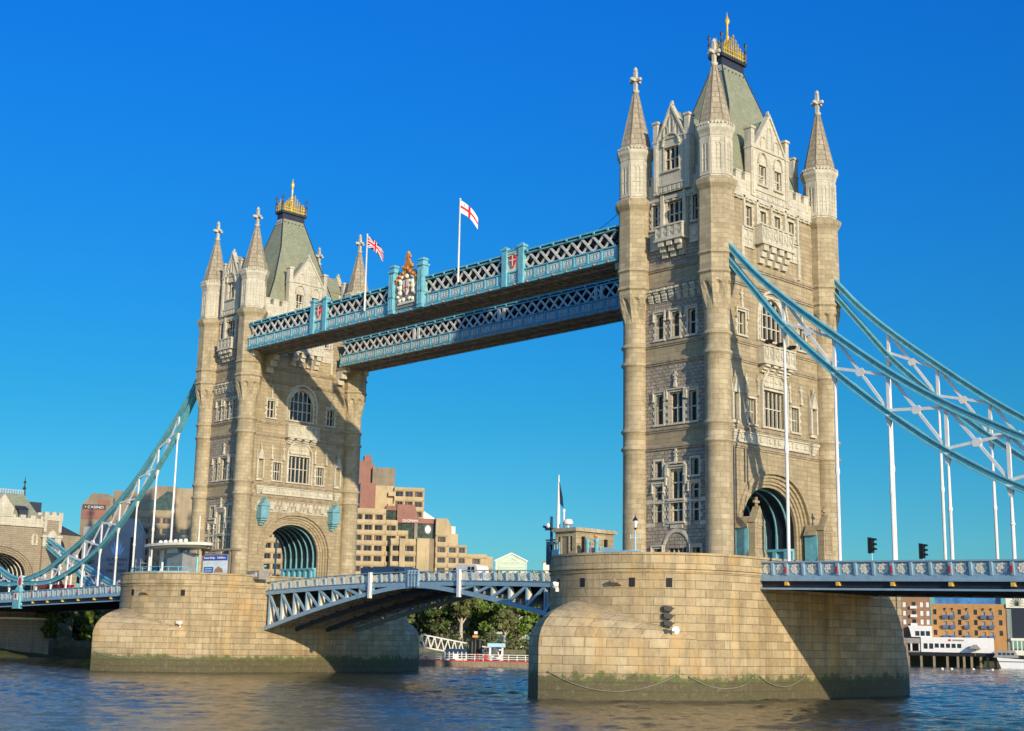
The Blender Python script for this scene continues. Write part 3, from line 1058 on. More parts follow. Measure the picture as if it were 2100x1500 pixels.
    for i in range(8):
        for e, za, zb, pj in ((3.6, 39.05, 39.8, .3), (3.85, 39.7, 40.4, .5)):
            cb = MB(W)
            corbels(cb, -e + i * e / 4, -e + (i + 1) * e / 4, za, zb, pj, 1)
            cb.build('corbel', 'pale', t)
    balcony(W, t, -1.75, 1.75, 45.5, 46.75, 1.15, 43.5, 3)
    for s_ in (-1, 1):
        pw = MB(W)
        pw.box(s_ * 1.45 - .2, s_ * 1.45 + .2, -.05, .4, 46.8, 50.2)
        pw.frus(s_ * 1.45 - .2, s_ * 1.45 + .2, -.05, .4, 50.2, s_ * 1.45 - .1, s_ * 1.45 + .1, .0, .25, 51.2)
        pw.build('pilaster', 'pale', t)
        pw = MB(W)
        a, b = sorted((s_ * 1.9, s_ * 3.2))
        panel_relief(pw, a, b, 44.6, 46.4, 1, 0.1, 1)
        pw.build('tracery_panel', 'pale', t)
    pw = MB(W)
    panel_relief(pw, -1.2, 1.2, 49.75, 50.3, 3, .12, 1)
    pw.build('tracery_panel', 'pale', t)

    # ---- cornice and battlements round the head
    for fr, hw in ((W, hwW), (E_, hwW), (S, hwS), (N, hwS)):
        cb = MB(fr)
        cb.box(-hw, hw, -.05, .14, 49.55, 49.75)
        cb.box(-hw, hw, -.05, .30, 49.75, 50.05)
        cb.frus(-hw, hw, -.05, .3, 50.05, -hw, hw, -.05, .12, 50.3)
        nn = int(hw * 2 / .9)
        for i in range(nn):
            c = -hw + (i + .5) * 2 * hw / nn
            cb.box(c - .16, c + .16, .14, .26, 49.5, 49.75)
        cb.box(-hw, hw, -.4, .02, 50.3, 51.75)
        w = 2 * hw / 12
        for i in range(12):
            if hw > 6 or True:
                a = -hw + i * w
                if i % 1 == 0:
                    cb.box(a + w * .2, a + w * .8, -.4, .02, 51.75, 52.5)
                    cb.box(a + w * .15, a + w * .85, -.45, .08, 52.5, 52.66)
                    cb.box(a + w * .34, a + w * .66, .02, .07, 50.75, 51.5)
        cb.build('battlement', 'pale', t)
    gable(S, t, 2.75, 50.35, 56.0, 60.1, 0.12, [(-2.0, -.75, 51.9, 54.0, 2), (.75, 2.0, 51.9, 54.0, 2)])
    gable(N, t, 2.75, 50.35, 56.0, 60.1, 0.12, [])
    gable(W, t, 1.75, 50.35, 56.4, 59.9, 0.55, [(-.95, .95, 52.7, 55.2, 3)])
    gable(E_, t, 1.75, 50.35, 56.4, 59.9, 0.25, [])

    # ---- main roof, platform and gilded cresting
    rf = MB()
    q = [(4.8, 7.0, 50.6), (3.75, 4.9, 56.0), (2.4, 3.15, 61.5), (0.66, 1.9, 66.6)]
    for (a, b, z), (a2, b2, z2) in zip(q, q[1:]):
        rf.frus(cx - a, cx + a, -b, b, z, cx - a2, cx + a2, -b2, b2, z2)
    r_ = rf.build('roof', 'slate', t)
    hp_ = MB()
    for sx in (-1, 1):
        for sy in (-1, 1):
            hp_.tube([(cx + sx * a, sy * b, z) for a, b, z in q], 0.09, 5)
    hp_.build('hip_roll', 'lead', r_)
    pl = MB()
    pl.frus(cx - .86, cx + .86, -2.2, 2.2, 65.75, cx - .66, cx + .66, -1.96, 1.96, 66.62)
    band = pl.build('flashing', 'leadpale', r_)
    for hx, hy in [(sx * .80, -1.65 + i * .66) for i in range(6) for sx in (-1, 1)] + [(-.3 + i * .6, sy * 2.1) for i in range(2) for sy in (-1, 1)]:
        ho = MB()
        ho.ball((cx + hx, hy, 66.05), 0.13, 8, 6)
        ho.build('vent_hole', 'dark', r_)
    pf = MB()
    pf.box(cx - .7, cx + .7, -2.0, 2.0, 66.62, 67.5)
    pf.box(cx - .95, cx + .95, -2.25, 2.25, 67.5, 67.85)
    pf.build('platform', 'lead', r_)
    cr = MB()
    def rail(p, q, n, hgt):
        for i in range(n + 1):
            f = i / n
            x, y = p[0] + (q[0] - p[0]) * f, p[1] + (q[1] - p[1]) * f
            m_ = 1 - abs(f - .5) * 2
            h = 0.75 + hgt * m_ ** 1.3
            cr.box(x - .055, x + .055, y - .055, y + .055, 67.85, 67.85 + h)
            cr.frus(x - .12, x + .12, y - .12, y + .12, 67.85 + h, x - .01, x + .01, y - .01, y + .01, 68.2 + h)
            cr.ball((x, y, 67.85 + h * .6), .11, 6, 4)
        cr.beam((p[0], p[1], 68.1), (q[0], q[1], 68.1), .09, .14)
        cr.beam((p[0], p[1], 68.55), (q[0], q[1], 68.55), .09, .1)
    for sx in (-1, 1):
        rail((cx + sx * .8, -2.05), (cx + sx * .8, 2.05), 10, 1.7)
    for sy in (-1, 1):
        rail((cx - .8, sy * 2.05), (cx + .8, sy * 2.05), 4, .9)
    cr.lathe(cx, 0, [(.3, 67.85), (.22, 68.6), (.26, 69.6), (.18, 70.4), (.24, 70.6), (.13, 70.8), (.11, 72.0), (.3, 72.35), (.3, 72.5), (.1, 72.95), (0, 73.6)], 8)
    for k in range(4):
        a = k * math.pi / 2 + math.pi / 4
        cr.tube([(cx + .75 * math.cos(a), 1.4 * math.sin(a), 67.9), (cx + .4 * math.cos(a), .7 * math.sin(a), 69.3), (cx + .1 * math.cos(a), .1 * math.sin(a), 70.4)], .07, 5)
    cr.build('cresting', 'gold', r_)
    for sx in (-1, 1):
        for sy in (-1, 1):
            f = MB()
            f.lathe(cx + sx * .85, sy * 2.15, [(.15, 67.85), (.12, 68.9), (.2, 69.1), (.1, 69.3), (.08, 69.7), (.2, 69.9), (.17, 70.1), (0, 70.35)], 6)
            f.build('finial', 'lead', r_)

    # ---- carriageway vault through the tower
    vb = MB()
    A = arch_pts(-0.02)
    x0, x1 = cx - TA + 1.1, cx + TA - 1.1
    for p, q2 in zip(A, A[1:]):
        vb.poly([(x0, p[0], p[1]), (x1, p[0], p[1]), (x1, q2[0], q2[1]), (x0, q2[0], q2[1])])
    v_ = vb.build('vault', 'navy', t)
    B1, B2 = arch_pts(-0.03), arch_pts(-0.22)
    nr = 6
    for i in range(nr):
        xc = x0 + (i + .5) * (x1 - x0) / nr
        rb = MB()
        for k in range(1, len(B1) - 2):
            if B1[k][1] < 14.6:
                continue
            P8 = [(xc - .055, *B1[k]), (xc + .055, *B1[k]), (xc + .055, *B1[k + 1]), (xc - .055, *B1[k + 1]),
                  (xc - .055, *B2[k]), (xc + .055, *B2[k]), (xc + .055, *B2[k + 1]), (xc - .055, *B2[k + 1])]
            ii = rb.pts(P8)
            for fq in ((0, 1, 5, 4), (4, 5, 6, 7), (2, 3, 7, 6), (1, 2, 6, 5), (3, 0, 4, 7)):
                rb.face([ii[z] for z in fq])
        for s_ in (-1, 1):
            a, b = sorted((s_ * 4.6, s_ * 4.36))
            rb.box(xc - .055, xc + .10, a, b, 14.55, 16.05)
        rb.build('vault_rib', 'ribpaint', v_)
    for s_ in (-1, 1):
        sd_ = MB()
        a, b = sorted((s_ * 4.6, s_ * 3.98))
        sd_.box(x0, x1, a, b, 14.3, 14.56)
        a, b = sorted((s_ * 4.6, s_ * 4.3))
        sd_.box(x0, x1, a, b, 11.2, 14.3)
        for i in range(nr):
            xc = x0 + (i + .5) * (x1 - x0) / nr
            a, b = sorted((s_ * 4.3, s_ * 4.02))
            sd_.box(xc - .22, xc + .22, a, b, 11.2, 14.3)
        sd_.build('side_panel', 'teal', v_)

    # ---- what stands on the road face at street level
    if landward:
        for q, zb_ in ((-6.9, 13.0), (-5.1, 20.5)):
            pp = MB(S)
            pp.tube([(q, .1, 25.6), (q, .1, zb_)], .06, 5)
            pp.build('drain_pipe', 'lead', t)
        for s_ in (-1, 1):
            g = MB()
            c = s_ * 5.85
            xf = cx + TA + 2.3
            g.box(xf - .9, xf, c - .95, c + .95, 10.9, 13.4)
            g.frus(xf - .9, xf, c - .95, c + .95, 13.4, xf - .85, xf - .15, c - .8, c + .8, 13.9)
            g.box(xf - .85, xf - .12, c - .78, c + .78, 13.9, 16.4)
            g.prism([(c - .9, 16.4), (c + .9, 16.4), (c, 18.0)], xf - .9, xf - .08, 0)
            g.box(xf - .12, xf - .04, c - .55, c - .4, 14.2, 16.2)
            g.box(xf - .12, xf - .04, c + .4, c + .55, 14.2, 16.2)
            g.prism([(c - .55, 16.1), (c + .55, 16.1), (c, 17.2)], xf - .12, xf - .02, 0)
            finial(g, 0, 0, 0, 0, 0.0) if False else None
            g.box(xf - .6, xf - .4, c - .1, c + .1, 17.9, 18.85)
            g.box(xf - .62, xf - .38, c - .38, c + .38, 18.3, 18.52)
            # stone saddleback roof running back to the wall
            g.prism([(c - 1.1, 15.9), (c + 1.1, 15.9), (c + .55, 17.0), (c - .55, 17.0)], cx + TA - REC, xf - .9, 0)
            gp = g.build('gate_pier', 'ashlar', t)
            b2 = MB()
            b2.box(cx + TA - REC, xf - .9, c - .85, c + .85, 10.9, 15.9)
            b2.build('side_panel', 'teal', gp)
    else:
        fb = MB(S)
        for row in range(2):
            for i in range(20):
                c = -6.9 + (i + (.5 if row else 0)) * .7
                fb.frus(c - .3, c + .3, -.02, .02, 22.15 + row * .75, c - .18, c + .18, .1, .18, 22.75 + row * .75)
        fb.box(-7.3, 7.3, -.05, .12, 21.95, 22.1)
        for i in range(7):
            c = -6.6 + i * 2.2
            fb.prism([(c - .3, 22.3), (c + .3, 22.3), (c + .38, 23.0), (c, 23.5), (c - .38, 23.0)], 0, .3, 1)
        fb.build('frieze', 'pale', t)
        for s_ in (-1, 1):
            lb = MB(S)
            c = s_ * 6.15
            lb.box(c - .65, c + .65, 0, 1.25, 20.9, 22.6)
            lb.prism([(c - .8, 22.6), (c + .8, 22.6), (c, 23.7)], 0, 1.4, 1)
            lb.box(c - .06, c + .06, 1.1, 1.25, 23.6, 24.0)
            for j in range(3):
                lb.box(c - .5 + .1 * j, c + .5 - .1 * j, 0, 1.0 - .3 * j, 20.6 - .3 * j, 20.9 - .3 * j - .002)
            lb.build('lookout_box', 'ribpaint', t)
    return t

tower(41.15, True, 'larger stone bridge tower, its road arch flanked by two gabled gate piers')
tower(-41.15, False, 'smaller stone bridge tower with two blue lookout boxes above its road arch')

for k, y in enumerate((-1.9, 0.1, 2.1)):
    fl = MB(lambda u, n, z, y=y: (41.15 + TA - REC + n, y + u, z))
    fl.frus(-.35, .35, .55, 1.1, 34.85, -.3, .3, .75, 1.35, 35.15)
    fl.box(-.06, .06, .6, .75, 34.64, 34.9)
    tag(fl.build('floodlight', 'black'), 'one of three black floodlights on the balcony under the great window of the larger tower', 'floodlight', 'balcony floodlights')
# ------------------------------------------------------------------ river piers
PR, PYC = 10.2, 12.3

def pier_outline(r):
    """stadium outline of the upper pier"""
    P = []
    for k in range(25):
        a = -math.pi + math.pi * k / 24
        P.append((r * math.cos(a), -PYC + r * math.sin(a)))
    for k in range(25):
        a = math.pi * k / 24
        P.append((r * math.cos(a), PYC + r * math.sin(a)))
    return P

def ring_faces(mb, prof, cx, closed=True):
    """prof: list of (offset radius, z); sweeps the stadium outline with running-length uvs"""
    base = pier_outline(PR)
    L = [0.0]
    for i in range(len(base)):
        p, q = base[i], base[(i + 1) % len(base)]
        L.append(L[-1] + math.hypot(q[0] - p[0], q[1] - p[1]))
    rows = []
    for off, z in prof:
        rows.append(mb.pts([(cx + x, y, z) for x, y in pier_outline(PR + off)]))
    n = len(base)
    for k in range(len(prof) - 1):
        for i in range(n):
            j = (i + 1) % n
            a, b, c, d = rows[k][i], rows[k][j], rows[k + 1][j], rows[k + 1][i]
            za, zb = prof[k][1], prof[k + 1][1]
            straight = abs(base[i][1]) <= PYC + 1e-6 and abs(base[j][1]) <= PYC + 1e-6
            mb.face((a, b, c, d), [(L[i], za), (L[i + 1], za), (L[i + 1], zb), (L[i], zb)], True)

def river_pier(cx, label):
    t = thing('bridge_pier', (cx, 0, 0), label, 'bridge pier', 'granite river piers')
    mb = MB()
    ring_faces(mb, [(0, -3), (0, 10.95), (0.10, 11.0), (0.10, 11.12), (0.02, 11.16), (0.02, 11.3), (0.20, 11.36), (0.20, 11.52), (0.12, 11.56), (0.12, 12.55), (0.2, 12.6), (0.2, 12.8), (-0.5, 12.82), (-0.5, 11.25)], cx)
    body = mb.build('pier_body', 'pier', t)
    dk = MB()
    dk.poly([(cx + x, y, 11.25) for x, y in pier_outline(PR - .45)])
    dk.build('pier_deck', 'paving', t, recalc=False)
    # pointed cutwaters with domed caps at both ends
    for sy in (-1, 1):
        cw = MB()
        n = 20
        Rg = 17.5
        out, inn, nat = [], [], []
        for k in range(n + 1):
            f = k / n                       # 0..1 from one flank over the nose to the other
            s_ = -1 if f <= .5 else 1
            g = f * 2 if f <= .5 else (1 - f) * 2   # 0 flank .. 1 nose
            # gothic arc: centre on the flank line, opposite side
            a_max = math.acos((Rg - PR - 0.15) / Rg)
            a = a_max * g
            x = (PR + (.15 if 0 < k < n else -.1)) - Rg + Rg * math.cos(a)
            y = Rg * math.sin(a) * (1.0 if cx > 0 else .945)
            x *= 1 - .10 * math.sin(math.pi * g)
            out.append((s_ * max(x, 0), y))
            ang = math.pi / 2 * g
            inn.append((s_ * PR * math.cos(ang) * 0.97, PR * math.sin(ang) * 0.97))
            nat.append(g)
        rows = []
        zs = [-3, 0.6, 2.0, 3.4, 4.7]
        run = [0.0]
        for k in range(n):
            run.append(run[-1] + math.hypot(out[k + 1][0] - out[k][0], out[k + 1][1] - out[k][1]))
        for z in zs:
            rows.append((cw.pts([(cx + x, sy * (PYC + y), z) for x, y in out]), [z] * (n + 1)))
        m = 9
        for q in range(1, m + 1):
            th = math.pi / 2 * q / m
            P, Z = [], []
            for k in range(n + 1):
                d = math.hypot(out[k][0] - inn[k][0], out[k][1] - inn[k][1])
                rise = min(3.9, 0.66 * d)
                fx = 1 - math.cos(th)
                x = out[k][0] + (inn[k][0] - out[k][0]) * fx
                y = out[k][1] + (inn[k][1] - out[k][1]) * fx
                z = 4.7 + rise * math.sin(th)
                P.append((cx + x, sy * (PYC + y), z))
                Z.append(4.7 + (q / m) * rise * 1.25)
            rows.append((cw.pts(P), Z))
        for (ra, za), (rb, zb) in zip(rows, rows[1:]):
            for k in range(n):
                cw.face((ra[k], ra[k + 1], rb[k + 1], rb[k]),
                        [(run[k], za[k]), (run[k + 1], za[k + 1]), (run[k + 1], zb[k + 1]), (run[k], zb[k])], True)
        cw.build('cutwater', 'pier', body)
    # dark drain slots, with a pale chute in each
    if cx > 0:
        angs = (-91, -62.5, -44, -113)
    else:
        angs = (-86, -41.6, -113)
    for a in angs:
        ca, sa = math.cos(R(a)), math.sin(R(a))
        fr = lambda u, n, z, ca=ca, sa=sa: (cx + ca * (PR + n) - sa * u, -PYC + sa * (PR + n) + ca * u, z)
        s_ = MB(fr)
        s_.box(-.27, .27, -.3, .03, 9.75, 10.55)
        s_.build('drain_slot', 'dark', body)
    a = -70.5 if cx > 0 else -71
    ca, sa = math.cos(R(a)), math.sin(R(a))
    fr = lambda u, n, z: (cx + ca * (PR + n) - sa * u, -PYC + sa * (PR + n) + ca * u, z)
    sp = MB(fr)
    sp.frus(-.5, .5, -.1, .1, 9.85, -.35, .35, -.1, .75, 10.1)
    sp.frus(-.3, .1, .2, .75, 10.1, -.2, 0, .2, .9, 10.45)
    sp.build('spout', 'string', body)
    return t

pierR = river_pier(41.15, 'granite river pier carrying the stone cabin and the lamp post')
pierL = river_pier(-41.15, 'granite river pier carrying the ticket kiosk with its oval canopy')

def pier_fr(cx, a, r=PR):
    ca, sa = math.cos(R(a)), math.sin(R(a))
    return lambda u, n, z: (cx + ca * (r + n) - sa * u, -PYC + sa * (r + n) + ca * u, z)

def base_at(x, y, off, sy=-1):
    pass

# mooring chains hung in swags just above the tide line
def gothic(cx, g, s_, off=0.0):
    Rg = 17.5
    a = math.acos((Rg - PR - .15) / Rg) * g
    x = ((PR + .15) - Rg + Rg * math.cos(a)) * (1 - .10 * math.sin(math.pi * g))
    return (cx + s_ * (x + off * math.cos(a)), -PYC - Rg * math.sin(a) * (1.0 if cx > 0 else .945) - off * math.sin(a))

M['conchain'] = plain('weathered chain', (.26, .235, .18), .8)
def swag(cx, g0, g1, z0, z1, sag, lab):
    P = []
    for k in range(13):
        f = k / 12
        g = g0 + (g1 - g0) * f
        if g >= 0:
            x, y = gothic(cx, g, 1, 0.10)
        else:
            x, y = cx + PR + .15, -PYC - g * 18
        P.append((x, y, z0 + (z1 - z0) * f - sag * 4 * f * (1 - f)))
    mb = MB()
    mb.tube(P, 0.035, 5)
    for q in (P[0], P[-1]):
        mb.ball(q, .11, 6, 4)
    tag(mb.build('mooring_chain', 'conchain'), lab, 'chain', 'chains hung on the piers')
swag(41.15, .95, .36, 2.3, 2.2, 1.5, 'longest loop of pale mooring chain, on the weedy nose of the cabin pier')
swag(41.15, .30, -.05, 2.05, 1.95, .95, 'short sunlit mooring chain loop on the cabin pier, between the long loop and the shadow')
swag(41.15, -.12, -.5, 2.05, 2.05, .9, 'mooring chain loop crossing the edge of the deck shadow on the cabin pier')
swag(-41.15, .98, .6, 2.5, 1.9, 0.5, 'mooring chain on the weedy nose of the kiosk pier')
swag(-41.15, .5, .2, 1.9, 2.2, 0.4, 'mooring chain on the kiosk pier below its round white lamp')

# navigation lamps on the near pier
t = thing('navigation_light', (48.45, -19.5, 5.6), 'column of dark navigation lamps with one white reflector on the granite pier face', 'signal lamp')
fr = pier_fr(41.15, -44.6)
b = MB(fr)
b.box(-.12, .12, .0, .12, 5.6, 8.1)
b.build('bracket', 'black', t)
for i, z in enumerate((7.85, 7.2, 6.55, 5.8)):
    l = MB(fr)
    l.box(-.34, .3, .1, .45, z - .22, z + .22)
    l.box(-.42, -.1, .2, .6, z - .1, z + .3)
    l.box(.3, .55, .15, .3, z + .02, z + .12)
    ls = l.build('lamp', 'black', t)
l = MB(fr)
l.prism([(.62 + .36 * math.cos(k * math.pi / 6), 6.0 + .36 * math.sin(k * math.pi / 6)) for k in range(12)], .12, .26, 1)
l.build('reflector', 'white', t)
for cx, a, z, lab in ((41.15, -113.5, 9.9, 'white floodlight on the cabin pier beside the end of the bascule railing'), (-41.15, -41.9, 6.15, 'round white lamp on the granite face of the kiosk pier')):
    fr = pier_fr(cx, a)
    l = MB(fr)
    l.box(-.1, .1, -.02, .3, z - .5, z)
    l.frus(-.5, .4, .15, .6, z, -.4, .45, .15, .75, z + .35)
    l.ball((.0, .35, z + .1), .34, 8, 6)
    tag(l.build('floodlight', 'white'), lab, 'floodlight')

# ------------------------------------------------------------------ high level walkways
def walkway(ynear, yfar, label, front):
    """ynear is the side that faces the camera"""
    t = thing('high_walkway', (0, (ynear + yfar) / 2, 44.2), label, 'footbridge', 'high walkways between the towers')
    x0, x1 = -34.3, 34.3
    zb, zg, zl, zt = 44.2, 45.75, 47.45, 47.95
    y0, y1 = sorted((ynear, yfar))
    def arc(x):
        return 0.0
    fl = MB()
    fl.box(x0, x1, y0 + .25, y1 - .25, zb, zb + .25)
    for i in range(31):
        x = x0 + (x1 - x0) * i / 30
        fl.box(x - .07, x + .07, y0 + .3, y1 - .3, zb - .18, zb - .002)
    for q in (0.3, 0.7):
        y = y0 + (y1 - y0) * q
        fl.box(x0, x1, y - .08, y + .08, zb - .24, zb - .004)
    for i in range(30):
        xa, xb = x0 + (x1 - x0) * i / 30, x0 + (x1 - x0) * (i + 1) / 30
        fl.beam((xa, y0 + .4, zb - .06), (xb, y1 - .4, zb - .06), .07, .1)
    fl.build('underside', 'brown', t)
    ro = MB()
    ro.prism([(y0 + .2, zt), (y1 - .2, zt), ((y0 + y1) / 2 + .9, zt + .42), ((y0 + y1) / 2 - .9, zt + .42)], x0, x1, 0)
    ro.build('roof', 'lead', t)
    co = MB()
    co.box(x0, x1, y0 + .55, y1 - .55, zg, zt)
    co.build('glazing', 'glass', t)
    for side, yy in (('near', ynear), ('far', yfar)):
        s_ = -1 if yy < (y0 + y1) / 2 else 1
        fr = lambda u, n, z, yy=yy, s_=s_: (u, yy + s_ * n, z)
        g = MB(fr)
        g.box(x0 - .2, x1 + .2, -.25, 0, zb, zg)
        g.box(x0 - .25, x1 + .25, -.3, .14, zg - .12, zg + .02)
        g.box(x0 - .25, x1 + .25, -.3, .16, zb - .12, zb + .12)
        g.box(x0 - .25, x1 + .25, -.3, .08, zb + .22, zb + .32)
        g.box(x0, x1, -.3, .1, zl, zl + .14)
        g.box(x0, x1, -.35, .16, zl + .34, zt)
        npan = 34
        for i in range(npan + 1):
            x = x0 + (x1 - x0) * i / npan
            g.box(x - .12, x + .12, -.02, .09, zb + .32, zg - .12)
            if i < npan and i % 1 == 0:
                g.box(x + .9, x + 1.1, .1, .26, zl + .14, zl + .4)
        gd = g.build('girder', 'teal', t)
        if side == 'near':
            for i in range(npan):
                pm = MB(fr)
                a = x0 + (x1 - x0) * (i + .17) / npan
                b = x0 + (x1 - x0) * (i + .83) / npan
                za, zc = zb + .5, zg - .28
                pm.box(a, b, -.01, .03, za, za + .09)
                pm.box(a, b, -.01, .03, zc - .09, zc)
                pm.box(a, a + .1, -.01, .03, za + .09, zc - .09)
                pm.box(b - .1, b, -.01, .03, za + .09, zc - .09)
                for q in range(3):
                    c = a + (b - a) * (q + .5) / 3
                    pm.prism([(c - .12, za + .16), (c + .12, za + .16), (c + .05, zc - .16), (c - .05, zc - .16)] if q % 2 else [(c - .05, za + .16), (c + .05, za + .16), (c + .14, zc - .16), (c - .14, zc - .16)], -.01, .035, 1)
                pm.build('panel', 'lattice', gd)
            for i in range(npan):
                bo = MB(fr)
                c = x0 + (x1 - x0) * (i + .5) / npan
                bo.ball((c, .16, zb + .0), .13, 6, 4)
                bo.build('boss', 'orange', gd)
        la = MB(fr)
        px = 1.62
        k = int((x1 - x0) / px)
        for i in range(k + 1):
            a = x0 + .2 + i * (x1 - x0 - .4 - px) / k
            for d, (p, q) in enumerate((((a, zg + .02), (a + px, zl)), ((a + px, zg + .02), (a, zl)))):
                off = -.03 if d else -.13
                dx, dz = q[0] - p[0], q[1] - p[1]
                l = math.hypot(dx, dz)
                nx, nz = -dz / l * .13, dx / l * .13
                la.prism([(p[0] - nx, p[1] - nz), (q[0] - nx, q[1] - nz), (q[0] + nx, q[1] + nz), (p[0] + nx, p[1] + nz)], off - .1, off, 1)
        la.build('lattice', 'lattice', t)
        # framed shields and the central arms on the outer face
        if front and side == 'near':
            for xc in (-17.9, 18.9):
                p = MB(fr)
                for s2 in (-1, 1):
                    p.box(xc + s2 * 1.35 - .38, xc + s2 * 1.35 + .38, -.3, .3, zb - .1, 48.35)
                    p.box(xc + s2 * 1.35 - .5, xc + s2 * 1.35 + .5, -.4, .4, 48.35, 48.6)
                    p.frus(xc + s2 * 1.35 - .4, xc + s2 * 1.35 + .4, -.3, .3, 48.6, xc + s2 * 1.35 - .15, xc + s2 * 1.35 + .15, -.1, .1, 48.85)
                p.box(xc - 1, xc + 1, -.3, .2, 48.15, 48.4)
                pf = p.build('shield_frame', 'teal', t)
                q = MB(fr)
                q.box(xc - .97, xc + .97, -.2, .1, zg + .02, 48.15)
                q.build('shield_panel', 'cream', pf)
                q = MB(fr)
                q.prism([(xc - .45, 47.6), (xc + .45, 47.6), (xc + .5, 46.9), (xc, 46.15), (xc - .5, 46.9)], .1, .26, 1)
                q.build('shield', 'red', pf)
                q = MB(fr)
                q.box(xc - .08, xc + .08, .26, .29, 46.3, 47.58)
                q.box(xc - .45, xc + .45, .26, .285, 46.95, 47.1)
                q.build('shield_cross', 'cream', pf)
            xc = 0.3
            for s2 in (-1, 1):
                p = MB(fr)
                xx = xc + s2 * 2.75
                p.box(xx - .48, xx + .48, -.4, .5, zb - .1, 49.3)
                for e in (-.33, 0, .33):
                    p.box(xx + e - .08, xx + e + .08, .5, .6, zb + .3, 49.0)
                p.box(xx - .62, xx + .62, -.5, .65, 49.3, 49.55)
                p.box(xx - .42, xx + .42, -.3, .42, 49.55, 50.0)
                p.frus(xx - .55, xx + .55, -.4, .55, 50.0, xx - .4, xx + .4, -.3, .4, 50.3)
                p.box(xx - .55, xx + .55, -.42, .6, 46.0, 46.2)
                p.build('arms_pillar', 'teal', t)
            q = MB(fr)
            q.prism([(xc - 2.25, zb + .4), (xc + 2.25, zb + .4), (xc + 2.25, 48.6), (xc + 1.1, 49.2), (xc, 50.0), (xc - 1.1, 49.2), (xc - 2.25, 48.6)], -.2, .2, 1)
            pf = q.build('arms_panel', 'grey', t)
            q = MB(fr)
            # shield with supporters and mantling, in raised relief
            q.prism([(xc - .55, 48.0), (xc + .55, 48.0), (xc + .55, 46.9), (xc, 46.1), (xc - .55, 46.9)], .2, .42, 1)
            for s2 in (-1, 1):
                for (ux, uz, rr) in ((1.25, 46.5, .34), (1.2, 47.1, .4), (1.05, 47.7, .34), (1.35, 48.1, .26), (.95, 48.45, .24), (1.65, 46.1, .24), (1.7, 47.3, .2), (.6, 45.6, .28), (1.2, 45.5, .3)):
                    q.ball((xc + s2 * ux, .22, uz), rr, 7, 5)
            q.ball((xc, .25, 48.5), .32, 7, 5)
            q.box(xc - 1.6, xc + 1.6, .2, .34, 45.0, 45.3)
            q.build('arms_relief', 'cream', pf)
            q = MB(fr)
            q.box(xc - .5, xc + .5, .42, .46, 46.98, 47.1)
            q.box(xc - .06, xc + .06, .42, .465, 46.2, 47.95)
            q.build('arms_cross', 'red', pf)
            q = MB(fr)
            P = [(-2.1, 47.9), (-1.6, 48.5), (-.9, 48.75), (-.35, 49.2), (0, 49.7), (.35, 49.2), (.9, 48.75), (1.6, 48.5), (2.1, 47.9)]
            for p_, q_ in zip(P, P[1:]):
                q.beam((xc + p_[0], .3, p_[1]), (xc + q_[0], .3, q_[1]), .22, .3)
                q.ball((xc + (p_[0] + q_[0]) / 2, .38, (p_[1] + q_[1]) / 2), .2, 6, 4)
            q.frus(xc - .75, xc + .75, -.15, .35, 49.6, xc - .3, xc + .3, 0, .25, 50.6)
            q.box(xc - .2, xc + .2, .0, .3, 50.6, 51.4)
            q.box(xc - .5, xc + .5, .05, .28, 50.85, 51.12)
            q.ball((xc, .15, 51.5), .22, 7, 5)
            for s2 in (-1, 1):
                q.ball((xc + s2 * .85, .2, 49.75), .25, 6, 4)
                q.ball((xc + s2 * 2.1, .3, 48.2), .22, 6, 4)
            q.build('arms_crest', 'orange', pf)
        else:
            for xc in (-17.2, 0.0, 17.2):
                for e in (-.47, .47):
                    q = MB(fr)
                    q.box(xc + e - .22, xc + e + .22, -.1, .06, zg + .02, zl)
                    q.build('post', 'lattice', t)
    # stone brackets that carry the ends
    for s_ in (-1, 1):
        for yy in (y0 + .9, y1 - .7):
            c = MB()
            xw = s_ * 35.9
            xi = s_ * 33.4
            for j in range(3):
                a, b = sorted((xw, xw - s_ * (.6 + .75 * j)))
                c.box(a, b, yy - .55 + .04 * j, yy + .55 - .04 * j, 41.6 + .85 * j, 42.45 + .85 * j - .004)
            c.build('bracket', 'pale', t)
    return t
walkway(-10.6, -5.5, 'nearer high walkway, latticed blue girder bearing a gilded coat of arms', True)
walkway(5.5, 10.6, 'farther high walkway, plain latticed blue girder half in shade', False)

